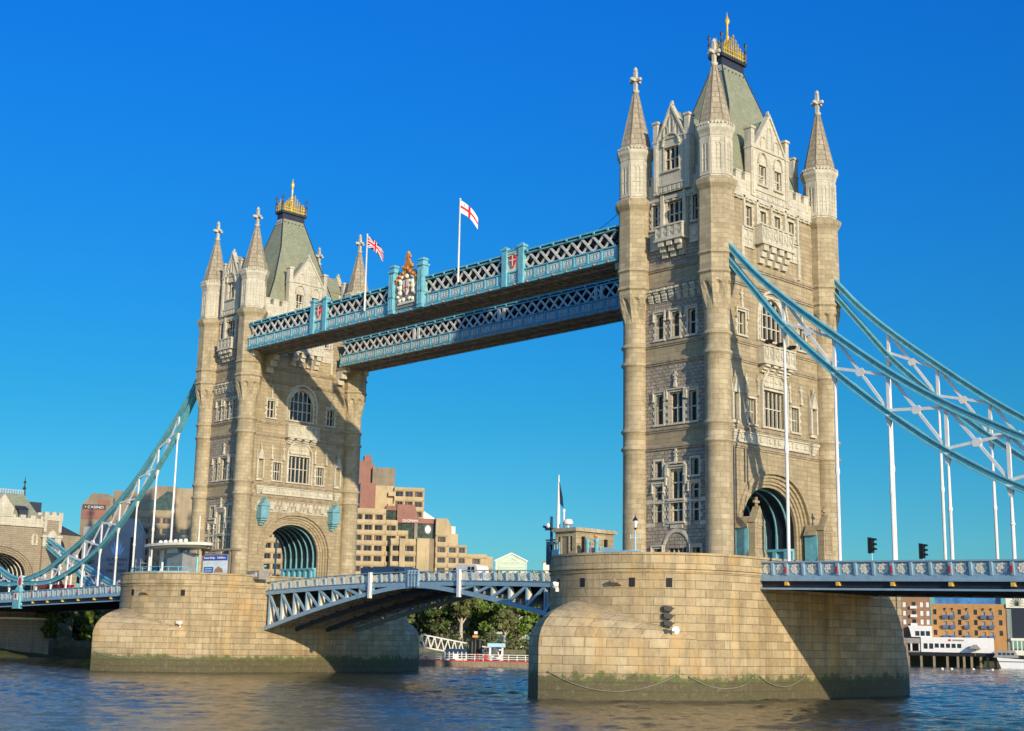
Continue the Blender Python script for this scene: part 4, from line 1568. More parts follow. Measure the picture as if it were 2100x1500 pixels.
# ------------------------------------------------------------------ opening bascule leaves
def parapet_run(fr, parent, x0, x1, zfun, npan, openwork=True, postmat='blue', pw=.11):
    """blue parapet with cream pierced panels; every panel and post is a part"""
    w = (x1 - x0) / npan
    for i in range(npan + 1):
        x = x0 + i * w
        z = zfun(x)
        p = MB(fr)
        p.box(x - pw, x + pw, -.16, .14, z - 1.25, z - .14)
        p.frus(x - pw, x + pw, .14, .15, z - 1.25, x - pw, x + pw, .14, .3, z - .2)
        p.build('post', postmat, parent)
    for i in range(npan):
        a, b = x0 + i * w + .11, x0 + (i + 1) * w - .11
        z = (zfun(a) + zfun(b)) / 2
        c, zc = (a + b) / 2, z - .68
        hw, hh = (b - a) / 2, .46
        p = MB(fr)
        if openwork:
            wd = hw * .92
        else:
            wd = min(hw * .72, .68)
        t_ = .06
        for ang in range(0, 180, 45):
            ca, sa = math.cos(R(ang)), math.sin(R(ang))
            ex = wd * ca
            ez = hh * sa
            if ang in (0,):
                ex, ez = wd, 0
            l = math.hypot(ex, ez)
            nx, nz = -ez / l * t_, ex / l * t_
            p.prism([(c - ex - nx, zc - ez - nz), (c + ex - nx, zc + ez - nz), (c + ex + nx, zc + ez + nz), (c - ex + nx, zc - ez + nz)], -.03 - ang * 1e-4, .03 + ang * 1e-4, 1)
        for rr in (.32, .75):
            for k in range(12):
                a1, a2 = k * math.pi / 6, (k + 1) * math.pi / 6
                p.poly([(c + wd * (rr - .13) * math.cos(a1), .035, zc + hh * (rr - .13) * math.sin(a1)), (c + wd * (rr - .13) * math.cos(a2), .035, zc + hh * (rr - .13) * math.sin(a2)),
                        (c + wd * (rr + .13) * math.cos(a2), .035, zc + hh * (rr + .13) * math.sin(a2)), (c + wd * (rr + .13) * math.cos(a1), .035, zc + hh * (rr + .13) * math.sin(a1))])
        if openwork:
            for e in (-1, 1):
                p.box(min(c + e * wd, c + e * hw), max(c + e * wd, c + e * hw), -.03, .03, zc - hh, zc + hh)
        p.build('panel', 'cream', parent)

def bascule(sgn, label):
    t = thing('bascule_leaf', (sgn * 15, 0, 11), label, 'bridge leaf')
    X0, X1 = 0.12, 31.2
    HB = 7.8
    def top(x):
        return 12.72 - 0.0008 * x * x
    def sof(x):
        return 10.75 - 0.13 * (math.sqrt(x * x + 16) - 4) - 0.0018 * x * x
    rd = MB()
    n = 8
    for i in range(n):
        a, b = X0 + (X1 - X0) * i / n, X0 + (X1 - X0) * (i + 1) / n
        i8 = rd.pts([(sgn * a, -HB + .3, top(a) - 1.5), (sgn * b, -HB + .3, top(b) - 1.5), (sgn * b, HB - .3, top(b) - 1.5), (sgn * a, HB - .3, top(a) - 1.5),
                     (sgn * a, -HB + .3, top(a) - 1.2), (sgn * b, -HB + .3, top(b) - 1.2), (sgn * b, HB - .3, top(b) - 1.2), (sgn * a, HB - .3, top(a) - 1.2)])
        for q in ((0, 3, 2, 1), (4, 5, 6, 7), (0, 1, 5, 4), (2, 3, 7, 6)):
            rd.face([i8[k] for k in q])
    rd.build('roadway', 'asphalt', t)
    # four arched ribs with open webs
    for ri, y in enumerate((-HB, -2.6, 2.6, HB)):
        r = MB()
        xs = [X0 + (X1 - X0) * k / 16 for k in range(17)]
        r.bar([(sgn * x, y, sof(x) + .25) for x in xs], .42, .5)
        r.bar([(sgn * x, y, top(x) - 1.62) for x in xs], .36, .3)
        nb = 9
        for k in range(1, nb + 1):
            x = 5.0 + (X1 - 5.0) * k / nb * .96
            zt, zb = top(x) - 1.7, sof(x) + .4
            xn = x + (X1 - 5) / nb * .96
            if zt - zb > .25:
                r.beam((sgn * x, y, zb), (sgn * x, y, zt), .2, .2, (1, 0, 0))
                if xn < X1 + .5:
                    r.beam((sgn * x, y, zb), (sgn * xn, y, top(xn) - 1.7), .24, .3, (0, 0, 1))
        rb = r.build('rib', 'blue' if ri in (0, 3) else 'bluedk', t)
        if ri == 0:
            for k in range(1, nb + 1):
                x = 5.0 + (X1 - 5.0) * k / nb * .96
                zt, zb = top(x) - 1.7, sof(x) + .4
                if zt - zb > .7:
                    f = MB()
                    f.frus(sgn * x - .12, sgn * x + .12, y + .14, y + 1.25, zb, sgn * x - .12, sgn * x + .12, y + .14, y + .45, zb + (zt - zb) * .95)
                    f.build('stiffener', 'cream', rb)
    un = MB()
    for k in range(20):
        x = X0 + 1 + (X1 - X0 - 1) * k / 20
        zz = sof(x) + .5
        un.box(min(sgn * x, sgn * (x + .25)), max(sgn * x, sgn * (x + .25)), -HB + .3, HB - .3, zz, zz + .45)
    xs = [X0 + (X1 - X0) * k / 16 for k in range(17)]
    for yy in (-5.2, 0, 5.2):
        un.bar([(sgn * x, yy, sof(x) + .75) for x in xs], 3.6, .06)
    un.build('underside', 'brown', t)
    for yy, nm in ((-HB, 'near'), (HB, 'far')):
        s_ = -1 if yy < 0 else 1
        fr = lambda u, n, z, yy=yy, s_=s_: (sgn * u, yy + s_ * n, z)
        zt_ = [(x, top(x)) for x in xs]
        for nm2, n0, n1, d0, d1 in (('handrail', -.2, .22, -.1, 0.0), ('cornice', -.14, .26, -1.22, -1.15), ('fascia', -.12, .16, -1.62, -1.224)):
            fa = MB(fr)
            for (xa, za), (xb, zb) in zip(zt_, zt_[1:]):
                ii = fa.pts([(xa, n0, za + d0), (xb, n0, zb + d0), (xb, n1, zb + d0), (xa, n1, za + d0), (xa, n0, za + d1), (xb, n0, zb + d1), (xb, n1, zb + d1), (xa, n1, za + d1)])
                for q in ((0, 3, 2, 1), (4, 5, 6, 7), (0, 1, 5, 4), (2, 3, 7, 6)):
                    fa.face([ii[k] for k in q])
            ft = fa.build(nm2, 'blue', t)
        if nm == 'near':
            parapet_run(fr, ft, X0 + .5, X1 - .2, top, 16, pw=.075)
            mk = MB(fr)
            mk.box(8.0, 8.4, .1, .5, 9.6, 12.75)
            mk.build('guide_post', 'white', t)
            for q in (.15, .75):
                e = MB(fr)
                e.box(q, q + .22, .0, .4, 10.9, 12.85)
                e.box(q - .03, q + .25, .0, .46, 12.3, 12.5)
                e.build('lock_post', 'blue', t)
        else:
            bk = MB(fr)
            for k in range(40):
                x = X0 + .4 + k * (X1 - X0 - .6) / 40
                bk.box(x, x + .14, -.05, .05, top(x) - 1.2, top(x) - .1)
            bk.build('panel', 'cream', ft)
    return t
bascule(-1, 'arched road leaf with sunlit blue ribs, hinged at the kiosk pier')
bascule(1, 'arched road leaf with shaded ribs, hinged at the cabin pier')

# ------------------------------------------------------------------ suspended side spans
HX = [54.2 + 5.35 * k for k in range(9)]
PINX = 102.6
HY = 9.3
def road_top(x):            # parapet top along a side span, by distance from the bridge centre
    return 12.42 - 0.019 * (abs(x) - 51.3)

def side_span(sgn, label):
    t = thing('side_span', (sgn * 90, 0, 10), label, 'bridge deck', 'suspended side spans')
    X0, X1 = 51.2, 132.0
    n = 14
    def slab(mb, fr, n0, n1, d0, d1, xa=X0, xb=X1):
        for i in range(n):
            a, b = xa + (xb - xa) * i / n, xa + (xb - xa) * (i + 1) / n
            za, zb = road_top(a), road_top(b)
            ii = mb.pts([(a, n0, za + d0), (b, n0, zb + d0), (b, n1, zb + d0), (a, n1, za + d0), (a, n0, za + d1), (b, n0, zb + d1), (b, n1, zb + d1), (a, n1, za + d1)])
            qs = [(0, 3, 2, 1), (4, 5, 6, 7), (0, 1, 5, 4), (2, 3, 7, 6)]
            if i == 0:
                qs.append((3, 0, 4, 7))
            if i == n - 1:
                qs.append((1, 2, 6, 5))
            for q in qs:
                mb.face([ii[k] for k in q])
    c = lambda u, nn, z: (sgn * u, nn, z)
    d = MB(c)
    slab(d, c, -9.2, 9.2, -1.55, -1.15)
    d.build('roadway', 'asphalt', t)
    u = MB(c)
    for i in range(40):
        x = X0 + 1 + (X1 - X0 - 2) * i / 39
        z = road_top(x)
        u.box(x - .12, x + .12, -8.9, 8.9, z - 2.5, z - 1.56)
    for y in (-5, 0, 5):
        slab(u, c, y - .15, y + .15, -2.3, -1.57)
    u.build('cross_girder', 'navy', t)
    for s_ in (-1, 1):
        fr = lambda uu, nn, z, s_=s_: (sgn * uu, s_ * (9.55 + nn), z)
        g = MB(fr)
        slab(g, fr, -.2, .24, -.14, 0)
        slab(g, fr, -.12, .05, -1.32, -.14)
        slab(g, fr, -.12, .14, -1.62, -1.24)
        slab(g, fr, -.2, .30, -1.78, -1.62)
        slab(g, fr, -.25, .30, -2.55, -2.38)
        gg = g.build('parapet_girder', 'blue', t)
        k = MB(fr)
        slab(k, fr, -.3, -.06, -2.38, -1.6)
        k.build('web', 'navy', gg)
        if s_ < 0:
            # panels between hangers: three to a bay
            for j in range(len(HX)):
                x0, x1 = HX[j] - 5.35 / 1, HX[j]
                if j == 0:
                    x0 = X0 + .05
                w_n = 3 if j else 2
                parapet_run(lambda uu, nn, z, fr=fr: fr(uu, nn + .06, z), gg, x0 + .02, x1 - .02, road_top, w_n, openwork=False)
            parapet_run(lambda uu, nn, z, fr=fr: fr(uu, nn + .06, z), gg, HX[-1] + .3, 101.2, road_top, 2, openwork=False)
            parapet_run(lambda uu, nn, z, fr=fr: fr(uu, nn + .06, z), gg, 104.0, 131.5, road_top, 16, openwork=False)
            for x in HX:
                p = MB(fr)
                p.frus(x - .07, x + .07, .3, .36, road_top(x) - 1.1, x - .09, x + .09, .36, .44, road_top(x) - .5)
                p.build('shield', 'red', gg)
                p = MB(fr)
                z = road_top(x) - 2.0
                p.box(x - .16, x + .16, -.08, .3, z - .17, z + .17)
                p.build('boss', 'goldpaint', gg)
            p = MB(fr)
            z = road_top(PINX)
            p.box(PINX - 1.25, PINX + 1.25, -.2, .55, z - 2.9, z - .1)
            p.box(PINX - 1.45, PINX + 1.45, -.2, .75, z - .1, z + .2)
            p.frus(PINX - 1.0, PINX + 1.0, -.2, .4, z + .2, PINX - .5, PINX + .5, -.2, .3, z + .8)
            pd = p.build('pedestal', 'teal', gg)
            p = MB(fr)
            p.box(PINX - .75, PINX + .75, .55, .62, z - 1.5, z - .25)
            p.build('plaque', 'cream', pd)
            p = MB(fr)
            p.prism([(PINX - .3, z - .4), (PINX + .3, z - .4), (PINX + .3, z - .9), (PINX, z - 1.3), (PINX - .3, z - .9)], .62, .68, 1)
            p.build('shield', 'red', pd)
    return t
side_span(1, 'road deck with the two black traffic lights on it, grey blue parapet')
side_span(-1, 'road deck with the red bus on it, running to the gatehouse')

# ------------------------------------------------------------------ suspension chains
UP = [(46.6, 44.6), (48.1, 43.2), (51.0, 40.0), (54.4, 36.85), (59.0, 33.1), (65.0, 28.5), (70.4, 25.0), (76.9, 21.6), (82.3, 19.0), (92.2, 15.2), (97.5, 14.0), (102.6, 13.25)]
LO = [(46.6, 43.6), (47.9, 42.0), (51.0, 38.2), (54.7, 33.8), (59.7, 29.1), (65.0, 24.75), (70.3, 21.0), (75.8, 17.9), (81.7, 15.5), (88.9, 13.4), (94.8, 12.75), (102.6, 12.95)]
UP2 = [(102.6, 13.25), (107, 14.0), (111.6, 15.4), (121.7, 18.6), (128, 20.9), (133.7, 23.0)]
LO2 = [(102.6, 12.95), (107, 12.75), (112.4, 13.2), (119, 15.6), (126, 18.5), (133.7, 21.6)]
def itp(P, x):
    for (a, za), (b, zb) in zip(P, P[1:]):
        if a <= x <= b:
            return za + (zb - za) * (x - a) / (b - a)
    return P[-1][1]
def smooth(P, n=6):
    out = []
    for i in range(len(P) - 1):
        p0 = P[max(i - 1, 0)]; p1 = P[i]; p2 = P[i + 1]; p3 = P[min(i + 2, len(P) - 1)]
        for k in range(n):
            t_ = k / n
            out.append(tuple(.5 * ((2 * p1[q]) + (-p0[q] + p2[q]) * t_ + (2 * p0[q] - 5 * p1[q] + 4 * p2[q] - p3[q]) * t_ ** 2 + (-p0[q] + 3 * p1[q] - 3 * p2[q] + p3[q]) * t_ ** 3) for q in (0, 1)))
    out.append(P[-1])
    return out

def chain(sgn, y, label, long_=True):
    U, L = (smooth(UP), smooth(LO)) if long_ else (smooth(UP2), smooth(LO2))
    t = thing('suspension_chain', (sgn * (75 if long_ else 118), y, 13), label, 'suspension chain')
    f = lambda u, n, z: (sgn * u, y + n, z)
    for P, nm in ((U, 'upper_chord'), (L, 'lower_chord')):
        c = MB()
        pp = [(sgn * x, y, z) for x, z in P]
        c.bar(pp, .36, .58)
        c.bar([(a, b, z + .32) for a, b, z in pp], .66, .10)
        c.bar([(a, b, z - .32) for a, b, z in pp], .66, .10)
        for s_ in (-.17, .17):
            c.bar([(a, b + s_ * 1.12, z) for a, b, z in pp], .05, .09)
        c.build(nm, 'teal2', t)
    xs = HX if long_ else [107.3, 112.0, 117.0, 122.0, 127.0]
    for i, x in enumerate(xs):
        zu, zl = itp(U, x), itp(L, x)
        if zu - zl > .8:
            h = MB()
            h.beam((sgn * x, y, zl + .2), (sgn * x, y, zu - .2), .2, .3, (1, 0, 0))
            h.build('post', 'white', t)
            j = i + 1
            x2 = xs[j] if j < len(xs) else (PINX - 2.2 if long_ else 131.5)
            zu2, zl2 = itp(U, x2), itp(L, x2)
            d1 = MB()
            d1.beam((sgn * (x + .1), y + .06, zu - .3), (sgn * (x2 - .1), y + .06, zl2 + .35), .12, .26)
            if zu2 - zl2 > .7:
                d1.beam((sgn * (x + .1), y - .06, zl + .3), (sgn * (x2 - .1), y - .06, zu2 - .3), .12, .26)
            m_ = ((zu + zl) / 2 + (zu2 + zl2) / 2) / 2
            xm = (x + x2) / 2
            d1.prism([(sgn * xm + .5 * math.cos(q * math.pi / 3), m_ + .42 * math.sin(q * math.pi / 3)) for q in range(6)], y - .14, y + .14, 1)
            d1.build('brace', 'white', t)
        if long_ or x > 100:
            zp = road_top(x) - .05
            if zl - zp > .3:
                h = MB()
                zc = zl - .25
                h.frus(sgn * x - .3, sgn * x + .3, y - .2, y + .2, zc, sgn * x - .34, sgn * x + .34, y - .2, y + .2, zc + .2)
                h.frus(sgn * x - .13, sgn * x + .13, y - .13, y + .13, max(zc - .8, zp), sgn * x - .3, sgn * x + .3, y - .18, y + .18, zc)
                h.lathe(sgn * x, y, [(.16, zp)] + ([(.16, zp + (zl - zp) * .45), (.22, zp + (zl - zp) * .46), (.22, zp + (zl - zp) * .475), (.16, zp + (zl - zp) * .49)] if zl - zp > 4 else []) + [(.12, max(zc - .7, zp + .1))], 8)
                h.build('hanger', 'white', t)
    if long_:
        p = MB()
        fr2 = f
        p = MB(f)
        p.prism([(PINX + .95 * math.cos(q * math.pi / 10), 13.1 + 1.05 * math.sin(q * math.pi / 10)) for q in range(20)], -.35, .35, 1)
        pn = p.build('pin_boss', 'white', t)
        p = MB(f)
        p.prism([(PINX + .5 * math.cos(q * math.pi / 8), 13.1 + .7 * math.sin(q * math.pi / 8)) for q in range(16)], -.41, .41, 1)
        p.build('shield', 'red', pn)
    return t
chain(1, -HY, 'thickest suspension chain, crossing in front of the great window of the larger tower')
chain(1, HY, 'suspension chain seen against the sky behind the thickest chain')
chain(-1, -HY, 'long suspension chain falling from the smaller tower to the red and white pin')
chain(-1, HY, 'suspension chain mostly hidden behind the smaller tower')
chain(-1, -HY, 'short chain rising away from the red and white pin towards the frame edge', False)
chain(-1, HY, 'short blue chain running down from the gatehouse turret', False)

# flags on the nearer walkway
def flag(x, y, z0, z1, label, kind, fs=.88):
    t = thing('flagpole', (x, y, z0), label, 'flag')
    p = MB()
    p.lathe(x, y, [(.13, z0), (.09, z1 - .1), (.13, z1 - .05), (.1, z1 + .1), (0, z1 + .15)], 8)
    p.build('pole', 'white', t)
    W_, H_ = 3.0 * fs, 1.75 * fs
    n, m = 14, 8
    v = MB()
    top = z1 - .15
    grid = []
    dirx, diry = .66, .75
    for i in range(n + 1):
        u = i / n
        row = []
        for j in range(m + 1):
            w = j / m
            s_ = u * W_ * .80
            wave = .28 * math.sin(u * 7.0 + w * 1.2) * u
            drop = u * u * W_ * .45 + .34 * u * W_
            row.append((x + dirx * s_ - diry * wave + .1, y + diry * s_ + dirx * wave, top - w * H_ * (1 - .12 * u) - drop))
        grid.append(v.pts(row))
    for i in range(n):
        for j in range(m):
            v.face((grid[i][j], grid[i + 1][j], grid[i + 1][j + 1], grid[i][j + 1]),
                   [(i / n, 1 - j / m), ((i + 1) / n, 1 - j / m), ((i + 1) / n, 1 - (j + 1) / m), (i / n, 1 - (j + 1) / m)], True)
    m_, nt, b = base_mat(kind + ' cloth', .8)
    uv = nt.nodes.new('ShaderNodeUVMap'); uv.uv_map = 'UVMap'
    sx = nt.nodes.new('ShaderNodeSeparateXYZ')
    nt.links.new(uv.outputs[0], sx.inputs[0])
    def mth(op, a, b_, c_=None):
        q = nt.nodes.new('ShaderNodeMath'); q.operation = op
        for i_, v_ in enumerate((a, b_, c_)):
            if v_ is None:
                continue
            if isinstance(v_, (int, float)):
                q.inputs[i_].default_value = v_
            else:
                nt.links.new(v_, q.inputs[i_])
        return q.outputs[0]
    ax = mth('ABSOLUTE', mth('SUBTRACT', sx.outputs[0], .5), 0)
    ay = mth('ABSOLUTE', mth('SUBTRACT', sx.outputs[1], .5), 0)
    aym = mth('MULTIPLY', ay, H_ / W_)
    near = mth('MINIMUM', ax, aym)
    red, white, bl = (.62, .02, .03), (.82, .80, .78), (.01, .02, .12)
    if kind == 'union flag':
        d1 = mth('ABSOLUTE', mth('SUBTRACT', ax, ay), 0)
        c = mixrgb(nt, mth('LESS_THAN', d1, .11), bl, white)
        c = mixrgb(nt, mth('LESS_THAN', d1, .045), c, red)
        c = mixrgb(nt, mth('LESS_THAN', near, .095), c, white)
        c = mixrgb(nt, mth('LESS_THAN', near, .06), c, red)
    else:
        c = mixrgb(nt, mth('LESS_THAN', near, .062), white, red)
        # small red sword in the hoist canton
        bx = mth('ABSOLUTE', mth('SUBTRACT', sx.outputs[0], .22), 0)
        by = mth('ABSOLUTE', mth('SUBTRACT', sx.outputs[1], .78), 0)
        c = mixrgb(nt, mth('MULTIPLY', mth('LESS_THAN', bx, .018), mth('LESS_THAN', by, .12)), c, red)
    nt.links.new(c, b.inputs['Base Color'])
    v.build('flag', m_, t)
    return t
flag(9.85, -10.95, 46.0, 56.2, 'white flag with a red cross on a tall pole', 'city flag')
flag(-7.85, -10.95, 45.4, 55.4, 'red white and blue union flag on a pole above the walkway', 'union flag', .85)
w = MB()
w.tube([(27.5, -8, 48.3), (31, -8.1, 49.6), (35.2, -8.6, 51.2)], .04, 4)
w.tube([(27.5, -8, 47.9), (27.5, -8, 49.0)], .05, 4)
tag(w.build('stay_wire', 'teal'), 'thin stay wire from the walkway roof up to the larger tower', 'wire')
# ------------------------------------------------------------------ water, banks
def grid_mesh(name, P, nx, ny, mat):
    me = bpy.data.meshes.new(name)
    me.vertices.add(nx * ny)
    me.vertices.foreach_set('co', P.reshape(-1))
    idx = np.arange(nx * ny).reshape(ny, nx)
    q = np.stack([idx[:-1, :-1], idx[:-1, 1:], idx[1:, 1:], idx[1:, :-1]], -1).reshape(-1, 4)
    me.loops.add(q.size)
    me.loops.foreach_set('vertex_index', q.reshape(-1).astype(np.int32))
    me.polygons.add(len(q))
    me.polygons.foreach_set('loop_start', np.arange(0, q.size, 4, dtype=np.int32))
    me.polygons.foreach_set('use_smooth', np.ones(len(q), dtype=bool))
    me.update(calc_edges=True)
    me.validate()
    me.materials.append(mat)
    o = bpy.data.objects.new(name, me)
    COL.objects.link(o)
    WL[o.name] = Vector((0, 0, 0))
    return o

wm, nt, wb_ = base_mat('river water', 0.06)
wb_.inputs['IOR'].default_value = 1.5
wcol = mixrgb(nt, ramp(nt, noise(nt, 0.03, 5, .6), .35, .65), (0.022, 0.026, 0.022), (0.046, 0.043, 0.031))
nt.links.new(wcol, wb_.inputs['Base Color'])
n1 = noise(nt, 2.2, 4, .65, stretch=(1.0, 1.7, 1))
n2 = noise(nt, 4.5, 3, .6)
ad = nt.nodes.new('ShaderNodeMath'); ad.operation = 'MULTIPLY_ADD'
nt.links.new(n2, ad.inputs[0]); ad.inputs[1].default_value = .25; nt.links.new(n1, ad.inputs[2])
bump(nt, wb_, ad.outputs[0], 0.5, 0.10)
rng = np.random.RandomState(3)
nr, na = 460, 520
cx0, cy0 = 126.73, -114.69
rad = np.concatenate([np.linspace(22, 70, 50), np.geomspace(70.4, 230, 480), np.geomspace(231, 420, 110), np.geomspace(430, 3500, 60)])
nr = len(rad)
ang = np.concatenate([np.linspace(-100, -70, 30)[:-1], np.linspace(-70, -22, 640), np.linspace(-22, 10, 30)[1:]])
na = len(ang)
A_, R_ = np.meshgrid(np.radians(ang), rad)
X_ = cx0 + np.sin(A_) * R_
Y_ = cy0 + np.cos(A_) * R_
Z_ = np.zeros_like(X_)
for k in range(60):
    lam = math.exp(rng.uniform(math.log(0.6), math.log(7.0)))
    th = R(155) + rng.normal(0, .75)
    a_ = 0.0049 * lam ** 0.9
    kx, ky = 2 * math.pi / lam * math.cos(th), 2 * math.pi / lam * math.sin(th)
    fade = np.clip(1.7 - R_ / (lam * 150), 0, 1)
    ph = kx * X_ + ky * Y_ + rng.uniform(0, 6.28)
    Z_ += a_ * fade * (np.sin(ph) + .25 * np.sin(2 * ph + 1))
patch = .65 + .35 * np.sin(X_ * .05 + 1.3 * np.sin(Y_ * .031)) * np.sin(Y_ * .043 + 2)
Z_ = Z_ * patch - 0.02
structure(grid_mesh('water', np.stack([X_, Y_, Z_], -1), na, nr, wm))

bank_line = [(-134, -500), (-134, 13), (-120, 34), (-100, 72), (-86, 104), (-80, 150), (-74, 195), (-62.5, 213), (-34, 226.5), (60, 272), (320, 340), (900, 420)]
inland = [(-3000, -500), (-3000, 13), (-3000, 300), (-3000, 900), (-3000, 1500), (-2800, 2200), (-2200, 2600), (-1800, 2900), (-900, 3000), (60, 3000), (900, 3000), (2500, 2800)]
g = MB()
for z0, z1 in ((-3, 3.0),):
    for (a, b) in zip(bank_line, bank_line[1:]):
        g.poly([(*a, z0), (*b, z0), (*b, z1), (*a, z1)])
M['quay'] = stone('quay wall', (0.16, 0.14, 0.105), (0.22, 0.19, 0.14), (0.08, .07, .05), 1.6, .6, .03, stain=.6, algae=True)
structure(g.build('embankment', 'quay', base=(0, 0, 0), recalc=False))
g = MB()
for a, b, c, d in zip(bank_line, bank_line[1:], inland[1:], inland):
    g.poly([(*a, 3.0), (*b, 3.0), (*c, 3.0), (*d, 3.0)])
M['soil'] = plain('bank paving', (.15, .14, .11), .9, var=.3, scale=.4)
structure(g.build('ground', 'soil', base=(0, 0, 0), recalc=False))
# muddy foreshore by the left abutment
M['mud'] = plain('weedy mud', (.095, .105, .03), .75, var=.35, scale=.6, bmp=.5)
g = MB()
nx_, ny_ = 30, 14
rows = []
for j in range(ny_):
    row = []
    for i in range(nx_):
        y = -40 + 62 * i / (nx_ - 1)
        x = -134 + 22 * j / (ny_ - 1)
        h = 2.6 * (1 - j / (ny_ - 1)) ** 1.2 * max(.12, min(1, (16 - y) / 16)) - .5 + .25 * math.sin(y * .7 + j) * math.sin(j * .9)
        row.append((x, y, h))
    rows.append(g.pts(row))
for j in range(ny_ - 1):
    for i in range(nx_ - 1):
        g.face((rows[j][i], rows[j][i + 1], rows[j + 1][i + 1], rows[j + 1][i]), None, True)
structure(g.build('foreshore', 'mud', base=(0, 0, 0)))

# ------------------------------------------------------------------ lettering
def text(body, size, mat, parent, fr, u, n, z, name='lettering', align='CENTER', sx=1.0):
    """flat raised lettering on a wall frame; becomes a mesh part"""
    cu = bpy.data.curves.new(name, 'FONT')
    cu.body = body
    cu.size = size
    cu.align_x = align
    cu.extrude = 0.03
    cu.resolution_u = 3
    o = bpy.data.objects.new(name + ' curve', cu)
    COL.objects.link(o)
    dg = bpy.context.evaluated_depsgraph_get()
    me0 = o.evaluated_get(dg).to_mesh()
    vs_ = [(v.co.x, v.co.y, v.co.z) for v in me0.vertices]
    fs = [tuple(p.vertices) for p in me0.polygons]
    o.evaluated_get(dg).to_mesh_clear()
    bpy.data.objects.remove(o)
    bpy.data.curves.remove(cu)
    mb = MB()
    mb.v = [fr(u + x * sx, n + d + .03, z + y) for x, y, d in vs_]
    mb.fc = fs
    mb.uv = [None] * len(fs)
    mb.sm = [False] * len(fs)
    return mb.build(name, mat, parent, recalc=False)

def emblem(mb, c, z, w, h, n):
    """fan of six pointed leaves"""
    for s_ in (-1, 1):
        for k, (dx, top, wd) in enumerate(((.10, 1.0, .10), (.42, .82, .13), (.8, .55, .13))):
            bx = s_ * (.05 + .14 * k) * w
            tx = s_ * dx * w
            wd2 = wd * w * 1.1
            mb.prism([(c + bx - wd2 * .6, z), (c + bx + wd2 * .6, z), (c + (bx + tx) / 2 + wd2 + s_ * .06 * w, z + h * top * .55), (c + tx, z + h * top), (c + (bx + tx) / 2 - wd2 + s_ * .06 * w, z + h * top * .5)], n - .02 + k * .004, n + .06 + k * .004, 1)

# ------------------------------------------------------------------ the big stepped hotel
SC = 0.86
HX0 = (126.73 + (-157 - 126.73) * SC, -114.69 + (123 + 114.69) * SC)
ul = math.hypot(.55, .835)
HU = (.55 / ul, .835 / ul)
HN = (.835 / ul, -.55 / ul)
def hf(u, n, z):
    return (HX0[0] + SC * (u * HU[0] + n * HN[0]), HX0[1] + SC * (u * HU[1] + n * HN[1]), 5.05 + SC * (z - 5.05))
M['conc'] = plain('sand coloured concrete', (.50, .385, .215), .85, var=.14, scale=.25, dirt=.45)
M['concdk'] = plain('brown concrete', (.27, .215, .145), .85, var=.15, scale=.3, dirt=.4)  # darkened for the left wing's grazing sun; plain brown on other parts
M['concshade'] = plain('shaded sand concrete', (.38, .30, .185), .85, var=.15, scale=.3, dirt=.45)  # sand concrete darkened: the left wing's shade is put into the colour
M['redcl'] = plain('red brown cladding', (.26, .10, .065), .6, var=.15, scale=.4, dirt=.3)
M['revl'] = plain('dark red window surround', (.20, .085, .05), .6)
M['navywall'] = plain('blue grey wall', (.30, .31, .32), .8, var=.12, scale=.3)
hotel = thing('hotel', hf(0, -5, 3), 'stepped sand coloured hotel with rows of dark windows, behind the smaller tower', 'hotel')
FP = 2.75
NWIN, REST = [], (MB(), MB())
ROW0 = 22.45
def block(u0, u1, n1, z1, rows=None, wins=None, depth=14, mat='conc', z0=2.0, chl=0, chr_=0, pitch=2.75, ww=2.2, ro=0.0):
    fr = lambda u, n, z: hf(u, n1 + n, z)
    mb = MB(fr)
    holes = []
    if rows:
        nw = max(1, int((u1 - u0 - .3) / pitch))
        off = (u1 - u0 - nw * pitch) / 2
        for rz in rows:
            for k in range(nw):
                if wins and not wins(k, rz):
                    continue
                a = u0 + off + k * pitch + (pitch - ww) / 2
                holes.append((a, a + ww, rz - .68, rz + .68))
    wall_sheet(mb, u0, u1, z0, z1, holes, .55)
    mb.poly([(u0, 0, z0), (u0, -depth, z0), (u0, -depth, z1), (u0, 0, z1)])
    mb.poly([(u1, 0, z0), (u1, 0, z1), (u1, -depth, z1), (u1, -depth, z0)])
    mb.poly([(u0, 0, z1), (u1, 0, z1), (u1, -depth, z1), (u0, -depth, z1)])
    if rows:
        # spandrel bands stand proud of the glazing line
        for rz in rows:
            if rz + .7 < z1 - .3:
                mb.frus(u0 + .05, u1 - .05, -.01, .22, rz + .85, u0 + .05, u1 - .05, -.01, .34, min(rz + 1.25, z1 - .02))
                mb.box(u0 + .05, u1 - .05, -.01, .34, min(rz + 1.25, z1 - .03), min(rz + 1.9, z1 - .01))
    w_ = mb.build('wall', mat, hotel)
    for rz in (rows or []):
        hs = [h for h in holes if abs((h[2] + h[3]) / 2 - rz) < .01]
        if not hs:
            continue
        for a, b, c, d in hs:
            solo = len(NWIN) < 100 and -15.5 < a
            if solo:
                g_, f_ = MB(fr), MB(fr)
            else:
                g_, f_ = REST[0], REST[1]
                g_.f = f_.f = fr
            g_.poly([(a, -.5, c), (b, -.5, c), (b, -.5, d), (a, -.5, d)])
            m_ = a + (b - a) * .52
            f_.box(m_ - .05, m_ + .05, -.5, -.4, c + .01, d - .01)
            f_.box(b - .32, b - .02, -.5, -.06, c + .01, d - .01)
            if random.random() < .4:
                q = a + (b - a) * random.uniform(.05, .3)
                f_.box(q, q + .35, -.49, -.46, c + .05, d - .05)
            if solo:
                NWIN.append(1)
                win = f_.build('window', 'revl', hotel)
                g_.build('pane', 'glassblue', win, recalc=False)
    return w_
RW = [ROW0 - FP * 3 + FP * k for k in range(9)]
